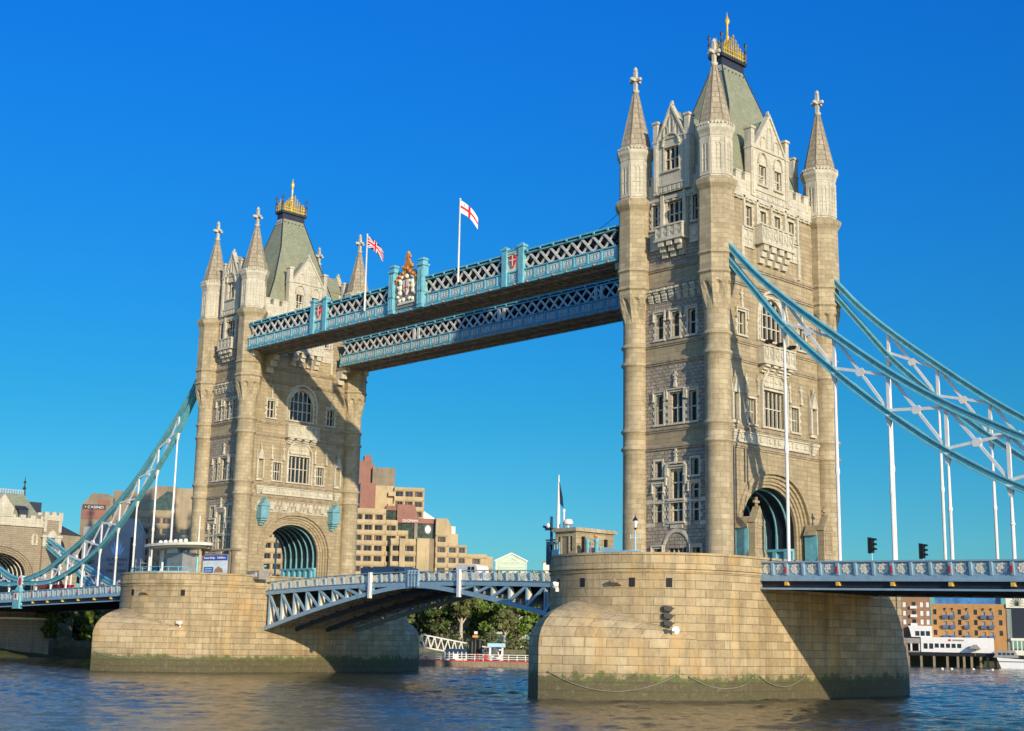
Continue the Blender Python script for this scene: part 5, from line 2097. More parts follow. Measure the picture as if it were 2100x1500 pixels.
rows_to = lambda zt, lo=10: [r for r in RW if lo < r < zt - 1.2]
block(-30, -7.1, 0, 38.5, rows_to(38.5))
block(-7.1, -3.9, 0, 35.6, rows_to(35.6), ww=2.6, pitch=2.9)
block(-3.9, -1.0, 0, 32.9, rows_to(32.9), ww=1.9)
block(-5.9, 1.0, 3, 30.5, [r for r in rows_to(30.5)], wins=lambda k, r: True, depth=6, pitch=3.3, ww=2.5)
b_ = MB(hf)
b_.box(-3.6, -2.2, 3.0, 3.9, 4, 30.5)
b_.build('pilaster', 'conc', hotel)
block(1.0, 4.3, 4, 30.7, depth=10)
block(4.3, 6.2, 1, 30.9, mat='concdk')
block(6.2, 9.5, 2, 32.0, rows_to(32.0), pitch=2.9)
block(9.5, 12.2, 2, 32.3, rows_to(30), pitch=2.6, ww=2.0)
block(12.2, 14.6, 2, 29.3, rows_to(29.3), pitch=2.3, ww=1.8)
b_ = MB(hf)
b_.prism([(6.2, 32.0), (10.6, 32.0), (10.4, 34.2), (9.3, 36.3), (6.2, 36.3)], -8, 1.9, 1)
b_.build('stair_block', 'conc', hotel)
block(14.6, 20.4, 1, 27.1, rows_to(27.1))
block(20.4, 22.2, 0, 26.6, rows_to(26), pitch=1.7, ww=1.2)
block(-13.8, -9.6, -6, 46.0, mat='redcl', depth=10)
b_ = MB(hf)
b_.prism([(-14, 46), (-8.5, 46), (-9.2, 49.5), (-10.4, 52.3), (-14, 52.6)], -18, -10, 1)
b_.box(-12.6, -10.6, -15, -11, 52.5, 54.2)
b_.lathe(0, 0, [(0, 0), (0, 0)], 3) if False else None
b_.build('plant_room', 'redcl', hotel)
block(-10.0, -4.4, -8, 45.6, depth=10)
b_ = MB(hf)
b_.box(-10.4, -4.2, -18, -8.4, 45.4, 50.6)
b_.build('upper_storey', 'concdk', hotel)
for z in (43.6, 40.4):
    b_ = MB(hf)
    b_.box(-6.0, -4.3, -8.1, -6.6, z - .9, z + .2)
    b_.build('balcony', 'conc', hotel)
block(-4.4, 3.9, -7, 45.2, [43.4 - FP * k for k in range(4)], pitch=2.65)
b_ = MB(hf)
b_.prism([(-4.1, 35.6), (2.2, 35.6), (1.2, 38.0), (.7, 39.9), (-4.1, 39.9)], -7, -.6, 1)
b_.box(-7.0, -4.1, -6.5, -1.2, 38.3, 39.5)
b_.box(-4.05, 6.4, -1.4, .12, 34.95, 36.3)
b_.build('red_fascia', 'redcl', hotel)
b_ = MB(hf)
b_.box(-6.9, -4.15, -6, -1.5, 35.6, 38.3)
b_.box(-3.9, 6.4, -6, -.5, 30.6, 34.95)
for k in range(12):
    b_.box(-3.6 + k * .8, -3.52 + k * .8, -.5, -.42, 30.7, 34.9)
b_.build('glazing', 'glassgreen', hotel)
b_ = MB(hf)
b_.box(.6, 1.45, -.5, .1, 30.6, 34.95)
b_.build('mullion', 'concdk', hotel)
text('GUOMAN', .95, 'white', hotel, hf, -.6, .14, 35.25)
lg = MB(hf)
lg.prism([(4.3 + 1.15 * math.cos(k * math.pi / 8), 33.4 + 1.5 * math.sin(k * math.pi / 8)) for k in range(16)], -.4, -.2, 1)
lo_ = lg.build('logo_disc', 'black', hotel)
lg = MB(hf)
lg.prism([(4.3 + r_ * math.cos(a_), 33.4 + q_ * math.sin(a_)) for r_, q_, a_ in [(.75, 1.05, k * math.pi / 8) for k in range(16)]], -.2, -.14, 1)
lg.build('logo', 'white', lo_)
# undercroft on columns
b_ = MB(hf)
b_.box(-1, 12, -6, 2.4, 11.2, 13.5)
b_.prism([(10.5, 13.4), (14.4, 13.4), (14.4, 10.2), (12.8, 10.2), (12.2, 11.2), (10.5, 11.2)], -5, 2.2, 1)
b_.build('floor_slab', 'conc', hotel)
for u in (.7, 3.6, 5.0, 9.7):
    b_ = MB(hf)
    b_.box(u - .62, u + .62, .5, 2.0, 2.5, 11.2)
    b_.build('column', 'conc', hotel)
b_ = MB(hf)
b_.box(-.5, 11, -5.5, -.4, 6.6, 11.2)
b_.build('glazing', 'glassblue', hotel)
b_ = MB(hf)
b_.box(-.5, 11, -5.6, -.2, 5.2, 7.1)
b_.box(2.2, 9.2, -.4, -.1, 10.0, 10.9)
b_.build('spandrel', 'redcl', hotel)
b_ = MB(hf)
b_.box(6.3, 9.2, -.35, .0, 10.0, 10.85)
b_.build('lit_sign_band', 'cream', hotel)
# long middle range seen through the arch, and the left wing
block(-57, -30, -1, 38.0, rows_to(38.0))
block(-62, -57, -2, 42.2, rows_to(34), depth=14, mat='concshade')
block(-71.5, -62, -1, 36.2, rows_to(36.2), depth=14, mat='concshade')
b_ = MB(hf)
b_.prism([(-71.5, 36.2), (-62, 36.2), (-62, 42.6), (-68.2, 42.6), (-70.8, 39.8), (-71.5, 39.6)], -12, -2, 1)
b_.build('roof_storey', 'concdk', hotel)
b_ = MB(hf)
b_.prism([(-71.2, 36.3), (-63.0, 36.3), (-63.0, 41.2), (-64.5, 41.2), (-67.2, 38.9), (-71.2, 38.9)], -2, -1.7, 1)
b_.build('glazing', 'glassgreen', hotel)
block(-78.3, -71.5, -4, 41.2, rows_to(34), mat='concdk', depth=10)
b_ = MB(hf)
b_.prism([(-85.6, 17), (-77.8, 17), (-77.8, 39.0), (-79, 39.8), (-83, 40.0), (-85.6, 36.8)], -10, 0, 1)
b_.build('wing', 'concdk', hotel)
b_ = MB(hf)
b_.box(-85.4, -79.4, -.1, .12, 33.3, 35.9)
b_.box(-81.5, -78.6, -.1, .1, 36.9, 38.3)
b_.build('red_fascia', 'redcl', hotel)
b_ = MB(hf)
b_.box(-85.3, -79.5, -.1, .15, 35.7, 37.0)
b_.build('sign_band', 'black', hotel)
text('\u2022 CASINO', .95, 'white', hotel, hf, -82.4, .16, 36.0, sx=1.15)
# shaded wing with the name board
b_ = MB(hf)
b_.prism([(-83, 3), (-68.6, 3), (-68.6, 29.5), (-70.3, 32.4), (-73.4, 32.9), (-75.5, 31.2), (-83, 30.2)], 4, 14, 1)
sw_ = b_.build('name_wing', 'navywall', hotel)
b_ = MB(hf)
b_.box(-71.6, -70.6, 14.0, 14.15, 6, 28.0)
b_.build('slot', 'navy', sw_)
b_ = MB(hf)
for (p, q) in (((-70.2, 32.5), (-68.5, 29.6)), ((-75.6, 31.6), (-74.0, 32.9))):
    b_.beam(hf(0, 0, 0) and (p[0], 14.1, p[1]), (q[0], 14.1, q[1]), .2, .25)
b_.build('eaves', 'teal', sw_)
b_ = MB(hf)
emblem(b_, -74.6, 23.6, 2.0, 4.2, 14.06)
M['emb'] = plain('pale blue emblem', (.30, .55, .75), .5, var=.05)
b_.build('emblem', 'emb', sw_)
text('GUOMAN', 1.05, 'navy', sw_, hf, -74.6, 14.05, 22.1, sx=1.05)
text('HOTELS', 1.0, 'navy', sw_, hf, -74.6, 14.05, 20.95)
text('THE TOWER', .85, 'navy', sw_, hf, -74.5, 14.05, 19.4)
for k, (u, z) in enumerate(((-81.6, 21.2), (-81.6, 17.5), (-81.6, 25))):
    b_ = MB(hf)
    b_.box(u, u + 1.6, 14, 14.1, z, z + 1.3)
    b_.build('side_window', 'glassblue', sw_)
b_ = MB(hf)
b_.box(-66, -57, 3, 10, 3, 15.5)
b_.build('annexe', 'concdk', hotel)

for mb_, nm_, mt_ in ((REST[1], 'distant_windows', 'revl'), (REST[0], 'distant_panes', 'glassblue')):
    o = mb_.build(nm_, mt_, hotel, recalc=False)
    o['kind'] = 'stuff'

# white works seen over the right end of the hotel roof
t = thing('roof_shed', hf(7, -16, 30), 'white and pale green shed roof beyond the stepped hotel', 'building')
b_ = MB(hf)
b_.prism([(3.4, 30), (9.5, 30), (9.5, 36.9), (4.2, 40.2), (3.4, 40.2)], -24, -16, 1)
b_.build('wall', 'white', t)
b_ = MB(hf)
b_.box(10.8, 13.2, -14, -10, 28, 35.2)
b_.build('tank', 'cream', t)

# ------------------------------------------------------------------ low pavilions right of the hotel
def at(px_dir, D):
    """point D metres from the photographer's stand along a compass bearing in degrees"""
    return (126.73 + D * math.sin(R(px_dir)), -114.69 + D * math.cos(R(px_dir)))
M['palegreen'] = plain('pale green boarding', (.50, .62, .46), .7, var=.08, scale=.5)
def local(px_dir, D):
    x, y = at(px_dir, D)
    c, s_ = math.cos(R(px_dir)), math.sin(R(px_dir))
    return lambda u, n, z: (x + c * u - s_ * n, y - s_ * u - c * n, z)
lf_ = local(-45.9, 330)
t = thing('pavilion', lf_(0, 0, 3), 'pale green gabled pavilion with white edging beyond the bridge roadway', 'pavilion')
b_ = MB(lf_)
b_.prism([(-3.7, 3), (3.7, 3), (3.7, 23.2), (.0, 24.95), (-3.7, 23.2)], -9, 0, 1)
b_.build('wall', 'palegreen', t)
b_ = MB(lf_)
for s_ in (-1, 1):
    b_.beam((s_ * 4.0, .12, 23.15), (0, .12, 25.05), .3, .28)
    b_.box(min(s_ * 3.7, s_ * 3.5), max(s_ * 3.7, s_ * 3.5), .0, .15, 3, 23.1)
b_.box(-3, 3, .0, .12, 21.8, 22.0)
b_.box(-2.2, 2.2, .0, .12, 22.9, 23.05)
for q in (-2, 2):
    b_.beam((q, .1, 23.0), (0, .1, 24.0), .12, .14)
b_.build('edging', 'white', t)
for (d, D, w, z, m, lab) in ((-47.65, 330, 2.3, 23.2, 'cream', 'cream flat roofed block between the hotel and the green pavilion'), (-44.2, 325, 2.1, 22.75, 'cream', 'cream flat roofed block with a roof box, beside the green pavilion')):
    l2 = local(d, D)
    t = thing('low_block', l2(0, 0, 3), lab, 'building')
    b_ = MB(l2)
    b_.box(-w, w, -6, 0, 3, z)
    b_.build('wall', m, t)
    b_ = MB(l2)
    b_.box(-w - .2, w + .2, -6.2, .2, z, z + .3)
    if d > -45:
        b_.box(-.6, .9, -3, -1.2, z + .3, z + 1.5)
        b_.box(-.2, .6, -2.8, -1.4, z + 1.5, z + 1.7)
    b_.build('roof', 'concdk' if d > -45 else 'white', t)

# ------------------------------------------------------------------ gatehouse at the left end of the bridge
gx = -134.0
gf = lambda u, n, z: (gx + n, u, z)
gt = thing('gatehouse', (gx - 6, 0, 10), 'stone gatehouse with green slate roof and battlements', 'gatehouse')
b_ = MB(gf)
def garch(off, n=16):
    w, h, zs = 6.0 + off, 4.3 + off, 15.3
    P = [(-w, 9.5), (-w, zs)]
    for k in range(1, n):
        a = math.pi * k / n
        P.append((-w * math.cos(a), zs + h * math.sin(a)))
    return P + [(w, zs), (w, 9.5)]
P = garch(1.6)
hw = 11.5
b_.poly([(-hw, 0, 7), (P[0][0], 0, 7), (P[1][0], 0, P[1][1]), (-hw, 0, P[1][1])])
b_.poly([(hw, 0, 7), (hw, 0, P[-2][1]), (P[-2][0], 0, P[-2][1]), (P[-1][0], 0, 7)])
b_.poly([(-hw, 0, P[1][1]), (P[1][0], 0, P[1][1]), (P[1][0], 0, 25.2), (-hw, 0, 25.2)])
b_.poly([(hw, 0, P[1][1]), (hw, 0, 25.2), (P[-2][0], 0, 25.2), (P[-2][0], 0, P[-2][1])])
for p, q in zip(P[1:-1], P[2:-1]):
    b_.poly([(p[0], 0, p[1]), (q[0], 0, q[1]), (q[0], 0, 25.2), (p[0], 0, 25.2)])
for s_ in (-1, 1):
    b_.poly([(s_ * hw, 0, 7), (s_ * hw, -13, 7), (s_ * hw, -13, 25.2), (s_ * hw, 0, 25.2)])
M['gate'] = stone('gatehouse stone', (.33, .265, .175), (.41, .335, .225), (.19, .15, .10), .8, .4, .02, stain=.35)
b_.build('wall', 'gate', gt)
b_ = MB(gf)
for (o1, o0, n, nb) in ((1.7, 1.2, .12, -.3), (1.2, .8, -.2, -.45), (.8, .4, -.4, -.7), (.4, 0, -.6, -1.2)):
    A, B = garch(o1), garch(o0)
    for k in range(1, len(A) - 2):
        b_.poly([(A[k][0], n, A[k][1]), (A[k + 1][0], n, A[k + 1][1]), (B[k + 1][0], n, B[k + 1][1]), (B[k][0], n, B[k][1])])
        b_.poly([(B[k][0], n, B[k][1]), (B[k + 1][0], n, B[k + 1][1]), (B[k + 1][0], nb, B[k + 1][1]), (B[k][0], nb, B[k][1])])
b_.build('road_arch', 'gate', gt)
b_ = MB(gf)
A = garch(-.01)
for p, q in zip(A, A[1:]):
    b_.poly([(p[0], -1, p[1]), (q[0], -1, q[1]), (q[0], -13, q[1]), (p[0], -13, p[1])])
v_ = b_.build('vault', 'navy', gt)
for k in range(6):
    b_ = MB(gf)
    n0 = -2.2 - k * 1.8
    for p, q in zip(garch(-.03)[1:-1], garch(-.03)[2:-1]):
        b_.beam((p[0], n0, p[1]), (q[0], n0, q[1]), .3, .25)
    b_.build('vault_rib', 'cream', v_)
b_ = MB(gf)
b_.box(-8.6, 8.6, -.4, .25, 25.2, 26.6)
for k in range(9):
    u = -8.4 + k * 2.1
    b_.box(u - .55, u + .55, -.4, .25, 26.6, 27.15)
    b_.box(u - .2, u + .2, .25, .32, 25.6, 25.9)
b_.box(-8.6, 8.6, -.1, .4, 24.9, 25.2)
b_.build('battlement', 'pale', gt)
b_ = MB(gf)
b_.prism([(-1.9, 26.6), (1.9, 26.6), (2.1, 28.3), (0, 30.9), (-2.1, 28.3)], -1.2, .45, 1)
b_.box(-.5, .5, .45, .55, 27, 28.8)
b_.box(-1.2, -.8, .45, .55, 27, 28.6)
b_.box(.8, 1.2, .45, .55, 27, 28.6)
b_.build('gable', 'pale', gt)
b_ = MB(gf)
b_.prism([(-.6, 26.6), (-11.8, 26.6), (-7.6, 31.6), (-4.6, 31.6)], -7.8, 7.8, 0) if False else None
i8 = b_.pts([(-8.4, -.6, 26.4), (8.4, -.6, 26.4), (8.4, -11.8, 26.4), (-8.4, -11.8, 26.4), (-6.2, -4.8, 31.6), (6.2, -4.8, 31.6), (6.2, -7.4, 31.6), (-6.2, -7.4, 31.6)])
for q in ((4, 5, 6, 7), (0, 1, 5, 4), (1, 2, 6, 5), (2, 3, 7, 6), (3, 0, 4, 7)):
    b_.face([i8[k] for k in q])
rf = b_.build('roof', 'slate', gt)
b_ = MB(gf)
for k in range(24):
    u = -6 + k * .52
    b_.box(u - .1, u + .1, -4.86, -4.7, 31.6, 32.3)
b_.box(-6.2, 6.2, -4.85, -4.7, 32.3, 32.42)
b_.build('cresting', 'leadpale', rf)
for s_ in (-1, 1):
    b_ = MB(gf)
    b_.lathe(s_ * 6.3, -5, [(.3, 31.4), (.2, 32.6), (.38, 32.9), (.15, 33.2), (.14, 33.9), (.32, 34.1), (.1, 34.4), (.03, 35.3)], 8)
    b_.build('finial', 'lead', rf)
for c in (-5.2, 4.6):
    b_ = MB(gf)
    b_.box(c - .9, c + .9, -2.6, -.7, 26.6, 28.3)
    b_.frus(c - 1.1, c + 1.1, -3.4, -.55, 28.3, c - 1.0, c + 1.0, -4, -2.4, 29.1)
    b_.build('dormer', 'lead', rf)
for s_ in (-1, 1):
    c = s_ * 10.2
    b_ = MB(gf)
    b_.box(c - 1.75, c + 1.75, -3, .7, 7, 23.6)
    b_.box(c - 1.75, c + 1.75, -3, .7, 23.6, 27.0)
    tr_ = b_.build('turret', 'gate', gt)
    b_ = MB(gf)
    b_.box(c - 1.85, c - 1.25, .7, .8, 24.1, 26.4)
    b_.box(c + 1.25, c + 1.85, .7, .8, 24.1, 26.4)
    b_.box(c - 1.95, c + 1.95, -3.1, .9, 26.4, 27.5)
    for q in (-1.5, 0, 1.5):
        b_.box(c + q - .42, c + q + .42, -.1, .9, 27.5, 28.05)
        b_.box(c + q - .42, c + q + .42, -3.1, -2.1, 27.5, 28.05)
    b_.box(c - 2.1, c + 2.1, -.2, 1.1, 23.0, 23.5)
    b_.prism([(c - .9, 23.5), (c + .9, 23.5), (c + .6, 24.1), (c, 24.5), (c - .6, 24.1)], .5, 1.0, 1)
    b_.box(c - 1.9, c - .5, .6, .95, 21.2, 23.0)
    b_.box(c + .6, c + 1.9, .6, .95, 21.2, 23.0)
    b_.build('stone_trim', 'pale', tr_)
for c in (-7.0, 7.0):
    window(gf, gt, c - .35, c + .35, 21.6, 23.3, lights=1, recess=.05, heads=False, hood=False)
b_ = MB(gf)
b_.box(12.0, 18.0, -16, -3, 3, 24.2)
b_.prism([(-16.3, 24.2), (-2.8, 24.2), (-9.5, 26.6)], 12.0, 18.2, 0) if False else None
b_.build('side_wing', 'gate', gt)
b_ = MB(gf)
i8 = b_.pts([(11.8, -2.8, 26.6), (18.3, -2.8, 24.0), (18.3, -16.3, 24.0), (11.8, -16.3, 26.6), (11.8, -2.8, 24.1), (18.3, -2.8, 23.95), (18.3, -16.3, 23.95), (11.8, -16.3, 24.1)])
for q in ((0, 1, 2, 3), (4, 5, 6, 7), (0, 1, 5, 4), (0, 3, 7, 4)):
    b_.face([i8[k] for k in q])
b_.box(7.6, 11.6, -15, -8, 26.6, 30.6)
b_.build('side_roof', 'lead', gt)
b_ = MB(gf)
b_.prism([(13.4 + 1.35 * math.cos(k * math.pi / 10), 20.9 + 2.1 * math.sin(k * math.pi / 10)) for k in range(20)], -2.95, -2.6, 1)
sg = tag(b_.build('sign_board', 'black', base=(gx - 2.8, 13.4, 18.8)), 'oval black board with a white leaf emblem beside the gatehouse', 'sign')
b_ = MB(gf)
emblem(b_, 13.4, 19.6, 1.05, 3.0, -2.58)
b_.build('emblem', 'white', sg)
# abutment under the gatehouse
t = thing('abutment', (-131, 0, 0), 'stained stone abutment with a white ledge under the road deck', 'abutment')
b_ = MB()
b_.box(-140, -129.6, -13, 9.6, -2, 7.0)
b_.box(-140, -131, -12, 9.0, 7.3, 9.6)
M['abut'] = stone('abutment stone', (.26, .22, .155), (.33, .28, .20), (.14, .115, .08), 1.4, .6, .03, stain=.8)
b_.build('wall', 'abut', t)
b_ = MB()
b_.box(-140.2, -129.3, -13.2, 9.8, 7.0, 7.3)
b_.build('ledge', 'white', t)

# ------------------------------------------------------------------ trees
def leafmat(name, a, b):
    m, nt, bs = base_mat(name, .65)
    f = noise(nt, .45, 4, .7)
    c = mixrgb(nt, ramp(nt, f, .35, .65), a, b)
    f2 = noise(nt, 5.0, 3, .7)
    c = mixrgb(nt, ramp(nt, f2, .5, .8, 0, .5), c, tuple(min(1, x * 1.6) for x in b))
    nt.links.new(c, bs.inputs['Base Color'])
    return m
LEAF = [leafmat('dark leaves', (.04, .07, .018), (.08, .12, .025)), leafmat('green leaves', (.08, .14, .016), (.16, .23, .026)), leafmat('olive leaves', (.09, .105, .03), (.16, .17, .05))]
M['bark'] = plain('bark', (.09, .065, .045), .9, var=.3, scale=3)
M['palebark'] = plain('pale bark', (.55, .48, .36), .8, var=.2, scale=3)
def tree(x, y, z0, h, rad_, leaf, label, cat='tree', seed=1, nleaf=4200, low=.16, bark='bark', size=.46, fork=False):
    rs = np.random.RandomState(seed)
    t = thing('tree', (x, y, z0), label, cat, 'trees on the far bank')
    tb = MB()
    tips = []
    tr = .035 * h
    top = Vector((x + rs.normal(0, .3), y + rs.normal(0, .3), z0 + h * .62))
    tb.tube([(x, y, z0 - .2), (x + rs.normal(0, .1), y + rs.normal(0, .1), z0 + h * .3), top], [tr, tr * .75, tr * .3], 7)
    for k in range(9):
        a = rs.uniform(0, 6.28)
        zz = z0 + h * rs.uniform(.22, .55)
        L = rad_ * rs.uniform(.5, .9)
        p0 = Vector((x, y, zz))
        p1 = p0 + Vector((math.cos(a) * L * .5, math.sin(a) * L * .5, h * .12))
        p2 = p0 + Vector((math.cos(a) * L, math.sin(a) * L, h * rs.uniform(.12, .3)))
        tb.tube([p0, p1, p2], [tr * .4, tr * .28, tr * .1], 5)
        tips.append(p2)
    tb.build('trunk', bark, t)
    # crown: clumps of small leaves around limb ends and in an uneven egg
    cl = []
    for k in range(44):
        a, b = rs.uniform(0, 6.28), rs.uniform(low, 1.0)
        w = math.sin(math.pi * (.12 + .80 * (b - low) / (1 - low))) ** .7
        rr = rad_ * w * rs.uniform(.35, 1.0)
        cl.append((x + rr * math.cos(a), y + rr * math.sin(a), z0 + h * b, rs.uniform(.14, .30) * rad_ * 1.2))
    for p in tips:
        cl.append((p.x, p.y, p.z, .28 * rad_))
    cl = np.array(cl)
    pick = rs.randint(0, len(cl), nleaf)
    d = rs.normal(0, 1, (nleaf, 3))
    d /= np.linalg.norm(d, axis=1)[:, None]
    c = cl[pick, :3] + d * (cl[pick, 3] * rs.uniform(.55, 1.05, nleaf))[:, None] * np.array([1, 1, .75])
    nrm = d + rs.normal(0, .5, (nleaf, 3))
    nrm /= np.linalg.norm(nrm, axis=1)[:, None]
    t1 = np.cross(nrm, rs.normal(0, 1, (nleaf, 3)))
    t1 /= np.linalg.norm(t1, axis=1)[:, None]
    t2 = np.cross(nrm, t1)
    s1 = (size * rs.uniform(.5, 1.2, nleaf))[:, None]
    V = np.stack([c - t1 * s1, c - t2 * s1 * .55, c + t1 * s1, c + t2 * s1 * .55], 1).reshape(-1, 3)
    me = bpy.data.meshes.new('crown')
    F = np.arange(nleaf * 4).reshape(-1, 4)
    me.from_pydata((V - np.array([x, y, z0])).tolist(), [], F.tolist())
    me.materials.append(LEAF[leaf])
    o = bpy.data.objects.new('crown', me)
    COL.objects.link(o)
    o.parent = t
    return t
# bearing (deg), distance, base z, height, crown radius, leaf
TR = [(-50.35, 292, 3, 10.5, 2.4, 2, 'small olive tree standing against the hotel columns', 4),
      (-48.9, 300, 3, 15, 4.2, 0, 'dark evergreen tree just beyond the hotel undercroft', 5),
      (-47.9, 296, 3, 13.5, 3.8, 2, 'grey green tree with a thin bare stem beside the pale forked trunk', 6),
      (-46.7, 298, 3, 15.5, 4.4, 1, 'bright green tree behind the pontoon beacon', 7),
      (-45.6, 294, 3, 14.5, 4.2, 1, 'sunny green tree behind the blue topped shelter', 8),
      (-44.5, 296, 3, 14, 3.4, 1, 'green tree partly hidden by the granite cabin pier', 9),
      (-46.1, 283, 3, 7.5, 2.4, 2, 'low pale barked tree with a forked trunk behind the pontoon', 10)]
TR += [(-49.6, 309, 3, 13, 4.2, 0, 'dark broad tree behind the olive tree by the hotel columns', 31), (-47.2, 312, 3, 16, 5.0, 1, 'tall tree in the back row behind the thin bare stem', 32),
       (-45.9, 309, 3, 15.5, 5.0, 2, 'olive green tree in the back row above the blue topped shelter', 33), (-44.6, 308, 3, 16, 5.0, 1, 'green back row tree against the edge of the cabin pier', 34)]
for d, D, z, h, r_, lf2, lab, sd2 in TR:
    x, y = at(d, D)
    tree(x, y, z, h, r_, lf2, lab, seed=sd2, bark='palebark' if 'forked' in lab else 'bark', low=.5 if 'forked' in lab else .18)
TR2 = [(-63.9, 285, 3, 9.5, 3.4, 0, 'dark tree under the road deck, beside the abutment', 21), (-62.6, 292, 3, 8.5, 2.8, 1, 'lighter green tree in the dark gap under the road deck', 22), (-61.6, 284, 3, 9, 3.0, 0, 'dark tree under the road deck, beside the kiosk pier', 23)]
TR2 += [(-64.6, 299, 3, 9.5, 4.5, 0, 'back row dark tree beside the abutment under the road deck', 41), (-63.0, 300, 3, 9.5, 4.5, 0, 'back row dark tree behind the lighter green one under the road deck', 42), (-61.4, 298, 3, 9.5, 4.5, 2, 'back row olive tree beside the kiosk pier under the road deck', 43)]
for d, D, z, h, r_, lf2, lab, sd2 in TR2:
    x, y = at(d, D)
    tree(x, y, z, h, r_, lf2, lab, seed=sd2, nleaf=3600, low=.08)
# ground level shrubs along the bank behind the pontoon
rs = np.random.RandomState(12)
n = 2600
f = rs.uniform(0, 1, n)
bx0, bx1 = np.array(at(-50.2, 277)), np.array(at(-44.2, 272))
c = np.stack([bx0[0] + (bx1[0] - bx0[0]) * f - rs.uniform(1, 4, n), bx0[1] + (bx1[1] - bx0[1]) * f + rs.uniform(1, 4, n), 3 + np.abs(rs.normal(0, 1, n)) * (1.0 + .6 * np.sin(f * 25))], 1)
t1 = rs.normal(0, 1, (n, 3)); t1 /= np.linalg.norm(t1, axis=1)[:, None]
t2 = np.cross(t1, rs.normal(0, 1, (n, 3))); t2 /= np.linalg.norm(t2, axis=1)[:, None]
s1 = rs.uniform(.15, .38, n)[:, None]
V = np.stack([c - t1 * s1, c - t2 * s1, c + t1 * s1, c + t2 * s1], 1).reshape(-1, 3)
me = bpy.data.meshes.new('shrubs')
me.from_pydata(V.tolist(), [], np.arange(n * 4).reshape(-1, 4).tolist())
me.materials.append(LEAF[2])
o = bpy.data.objects.new('shrubs', me)
COL.objects.link(o)
stuff(o, 'low green shrubs along the quay behind the floating pier', 'shrubs')

# ------------------------------------------------------------------ floating pier seen between the bridge piers
pa, pb_ = Vector((-63, 46)), Vector((-46, 64.5))
pd_ = (pb_ - pa).normalized()
pn_ = Vector((pd_.y, -pd_.x))
pf = lambda u, n, z: (pa.x + pd_.x * u + pn_.x * n, pa.y + pd_.y * u + pn_.y * n, z)
t = thing('floating_pier', pf(12, -3, 0), 'floating pontoon pier with white railings and red waterline', 'pontoon')
b_ = MB(pf)
b_.box(-6, 27, -6, 0, -.5, .9)
for k in range(44):
    u = -5.8 + k * .75
    b_.beam((u, .05, .75), (u + .35, .05, .15), .1, .12)
b_.build('hull', 'concdk', t)
b_ = MB(pf)
b_.box(-6, 27, -6.05, .08, .9, 1.08)
b_.build('fender', 'red', t)
b_ = MB(pf)
for z in (1.4, 1.75, 2.15):
    b_.box(-6, 27, -.1, -.02, z - .05, z + .05)
for k in range(23):
    u = -6 + k * 1.5
    b_.box(u - .06, u + .06, -.12, 0, 1.08, 2.2)
b_.build('railing', 'white', t)
b_ = MB(pf)
b_.box(6.6, 7.6, -.02, .06, 1.3, 2.1)
b_.build('notice', 'white', t)
b_ = MB(pf)
b_.prism([(12.4 + .4 * math.cos(k * math.pi / 6), 1.75 + .45 * math.sin(k * math.pi / 6)) for k in range(12)], .0, .15, 1)
b_.box(10.9, 11.1, -.05, .1, 1.1, 2.4)
b_.build('lifebuoy', 'red', t)
def truss(name, p0, p1, h0, h1, dy, lab, nbay):
    t = thing(name, pf(p0[0], dy, p0[1]), lab, 'gangway')
    b_ = MB(pf)
    for n_ in (dy, dy - 1.8):
        b_.beam((p0[0], n_, p0[1]), (p1[0], n_, p1[1]), .22, .22)
        b_.beam((p0[0], n_, p0[1] + h0), (p1[0], n_, p1[1] + h1), .22, .22)
        for k in range(nbay):
            f0, f1, fm = k / nbay, (k + 1) / nbay, (k + .5) / nbay
            L_ = lambda f: (p0[0] + (p1[0] - p0[0]) * f, n_, p0[1] + (p1[1] - p0[1]) * f)
            T_ = lambda f: (p0[0] + (p1[0] - p0[0]) * f, n_, p0[1] + (p1[1] - p0[1]) * f + h0 + (h1 - h0) * f)
            b_.beam(T_(f0), L_(fm), .15, .17)
            b_.beam(L_(fm), T_(f1), .15, .17)
    b_.build('truss', 'white', t)
    b_ = MB(pf)
    b_.beam((p0[0], dy - .9, p0[1] + .05), (p1[0], dy - .9, p1[1] + .05), 1.5, .1)
    b_.build('walkway', 'grey', t)
    return t
truss('gangway', (0.6, 3.3), (9.2, 1.9), 2.2, 2.1, -7, 'white lattice gangway sloping down to the floating pier', 7)
truss('gangway', (11.4, 2.3), (15.6, 1.3), 1.3, 1.6, -6.5, 'short white lattice gangway under the blue topped shelter', 4)
t = thing('shelter', pf(14.3, -3, 1), 'small white shelter frame with a light blue top on the pontoon', 'shelter')
b_ = MB(pf)
for u in (13.2, 15.4):
    for n_ in (-1.2, -3.5):
        b_.box(u - .16, u + .16, n_ - .16, n_ + .16, .9, 3.5)
b_.build('frame', 'white', t)
b_ = MB(pf)
b_.box(12.7, 15.9, -3.9, -.8, 3.5, 4.15)
M['sky'] = plain('light blue fascia', (.35, .62, .75), .5, var=.05)
b_.build('fascia', 'sky', t)
t = thing('waiting_room', pf(7, -3, 1), 'low glazed waiting room with a dark blue roof on the pontoon', 'shelter')
b_ = MB(pf)
b_.box(5.2, 8.9, -4.5, -1.5, 1.0, 2.6)
b_.build('glazing', 'glassblue', t)
b_ = MB(pf)
for k in range(6):
    b_.box(5.1 + k * .75, 5.25 + k * .75, -1.55, -1.42, 1.0, 2.6)
b_.box(5.1, 9.0, -1.55, -1.4, 1.0, 1.3)
b_.build('frame', 'white', t)
b_ = MB(pf)
b_.frus(4.9, 9.2, -4.8, -1.2, 2.6, 5.4, 8.7, -4, -2, 3.05)
b_.build('roof', 'bluedk', t)
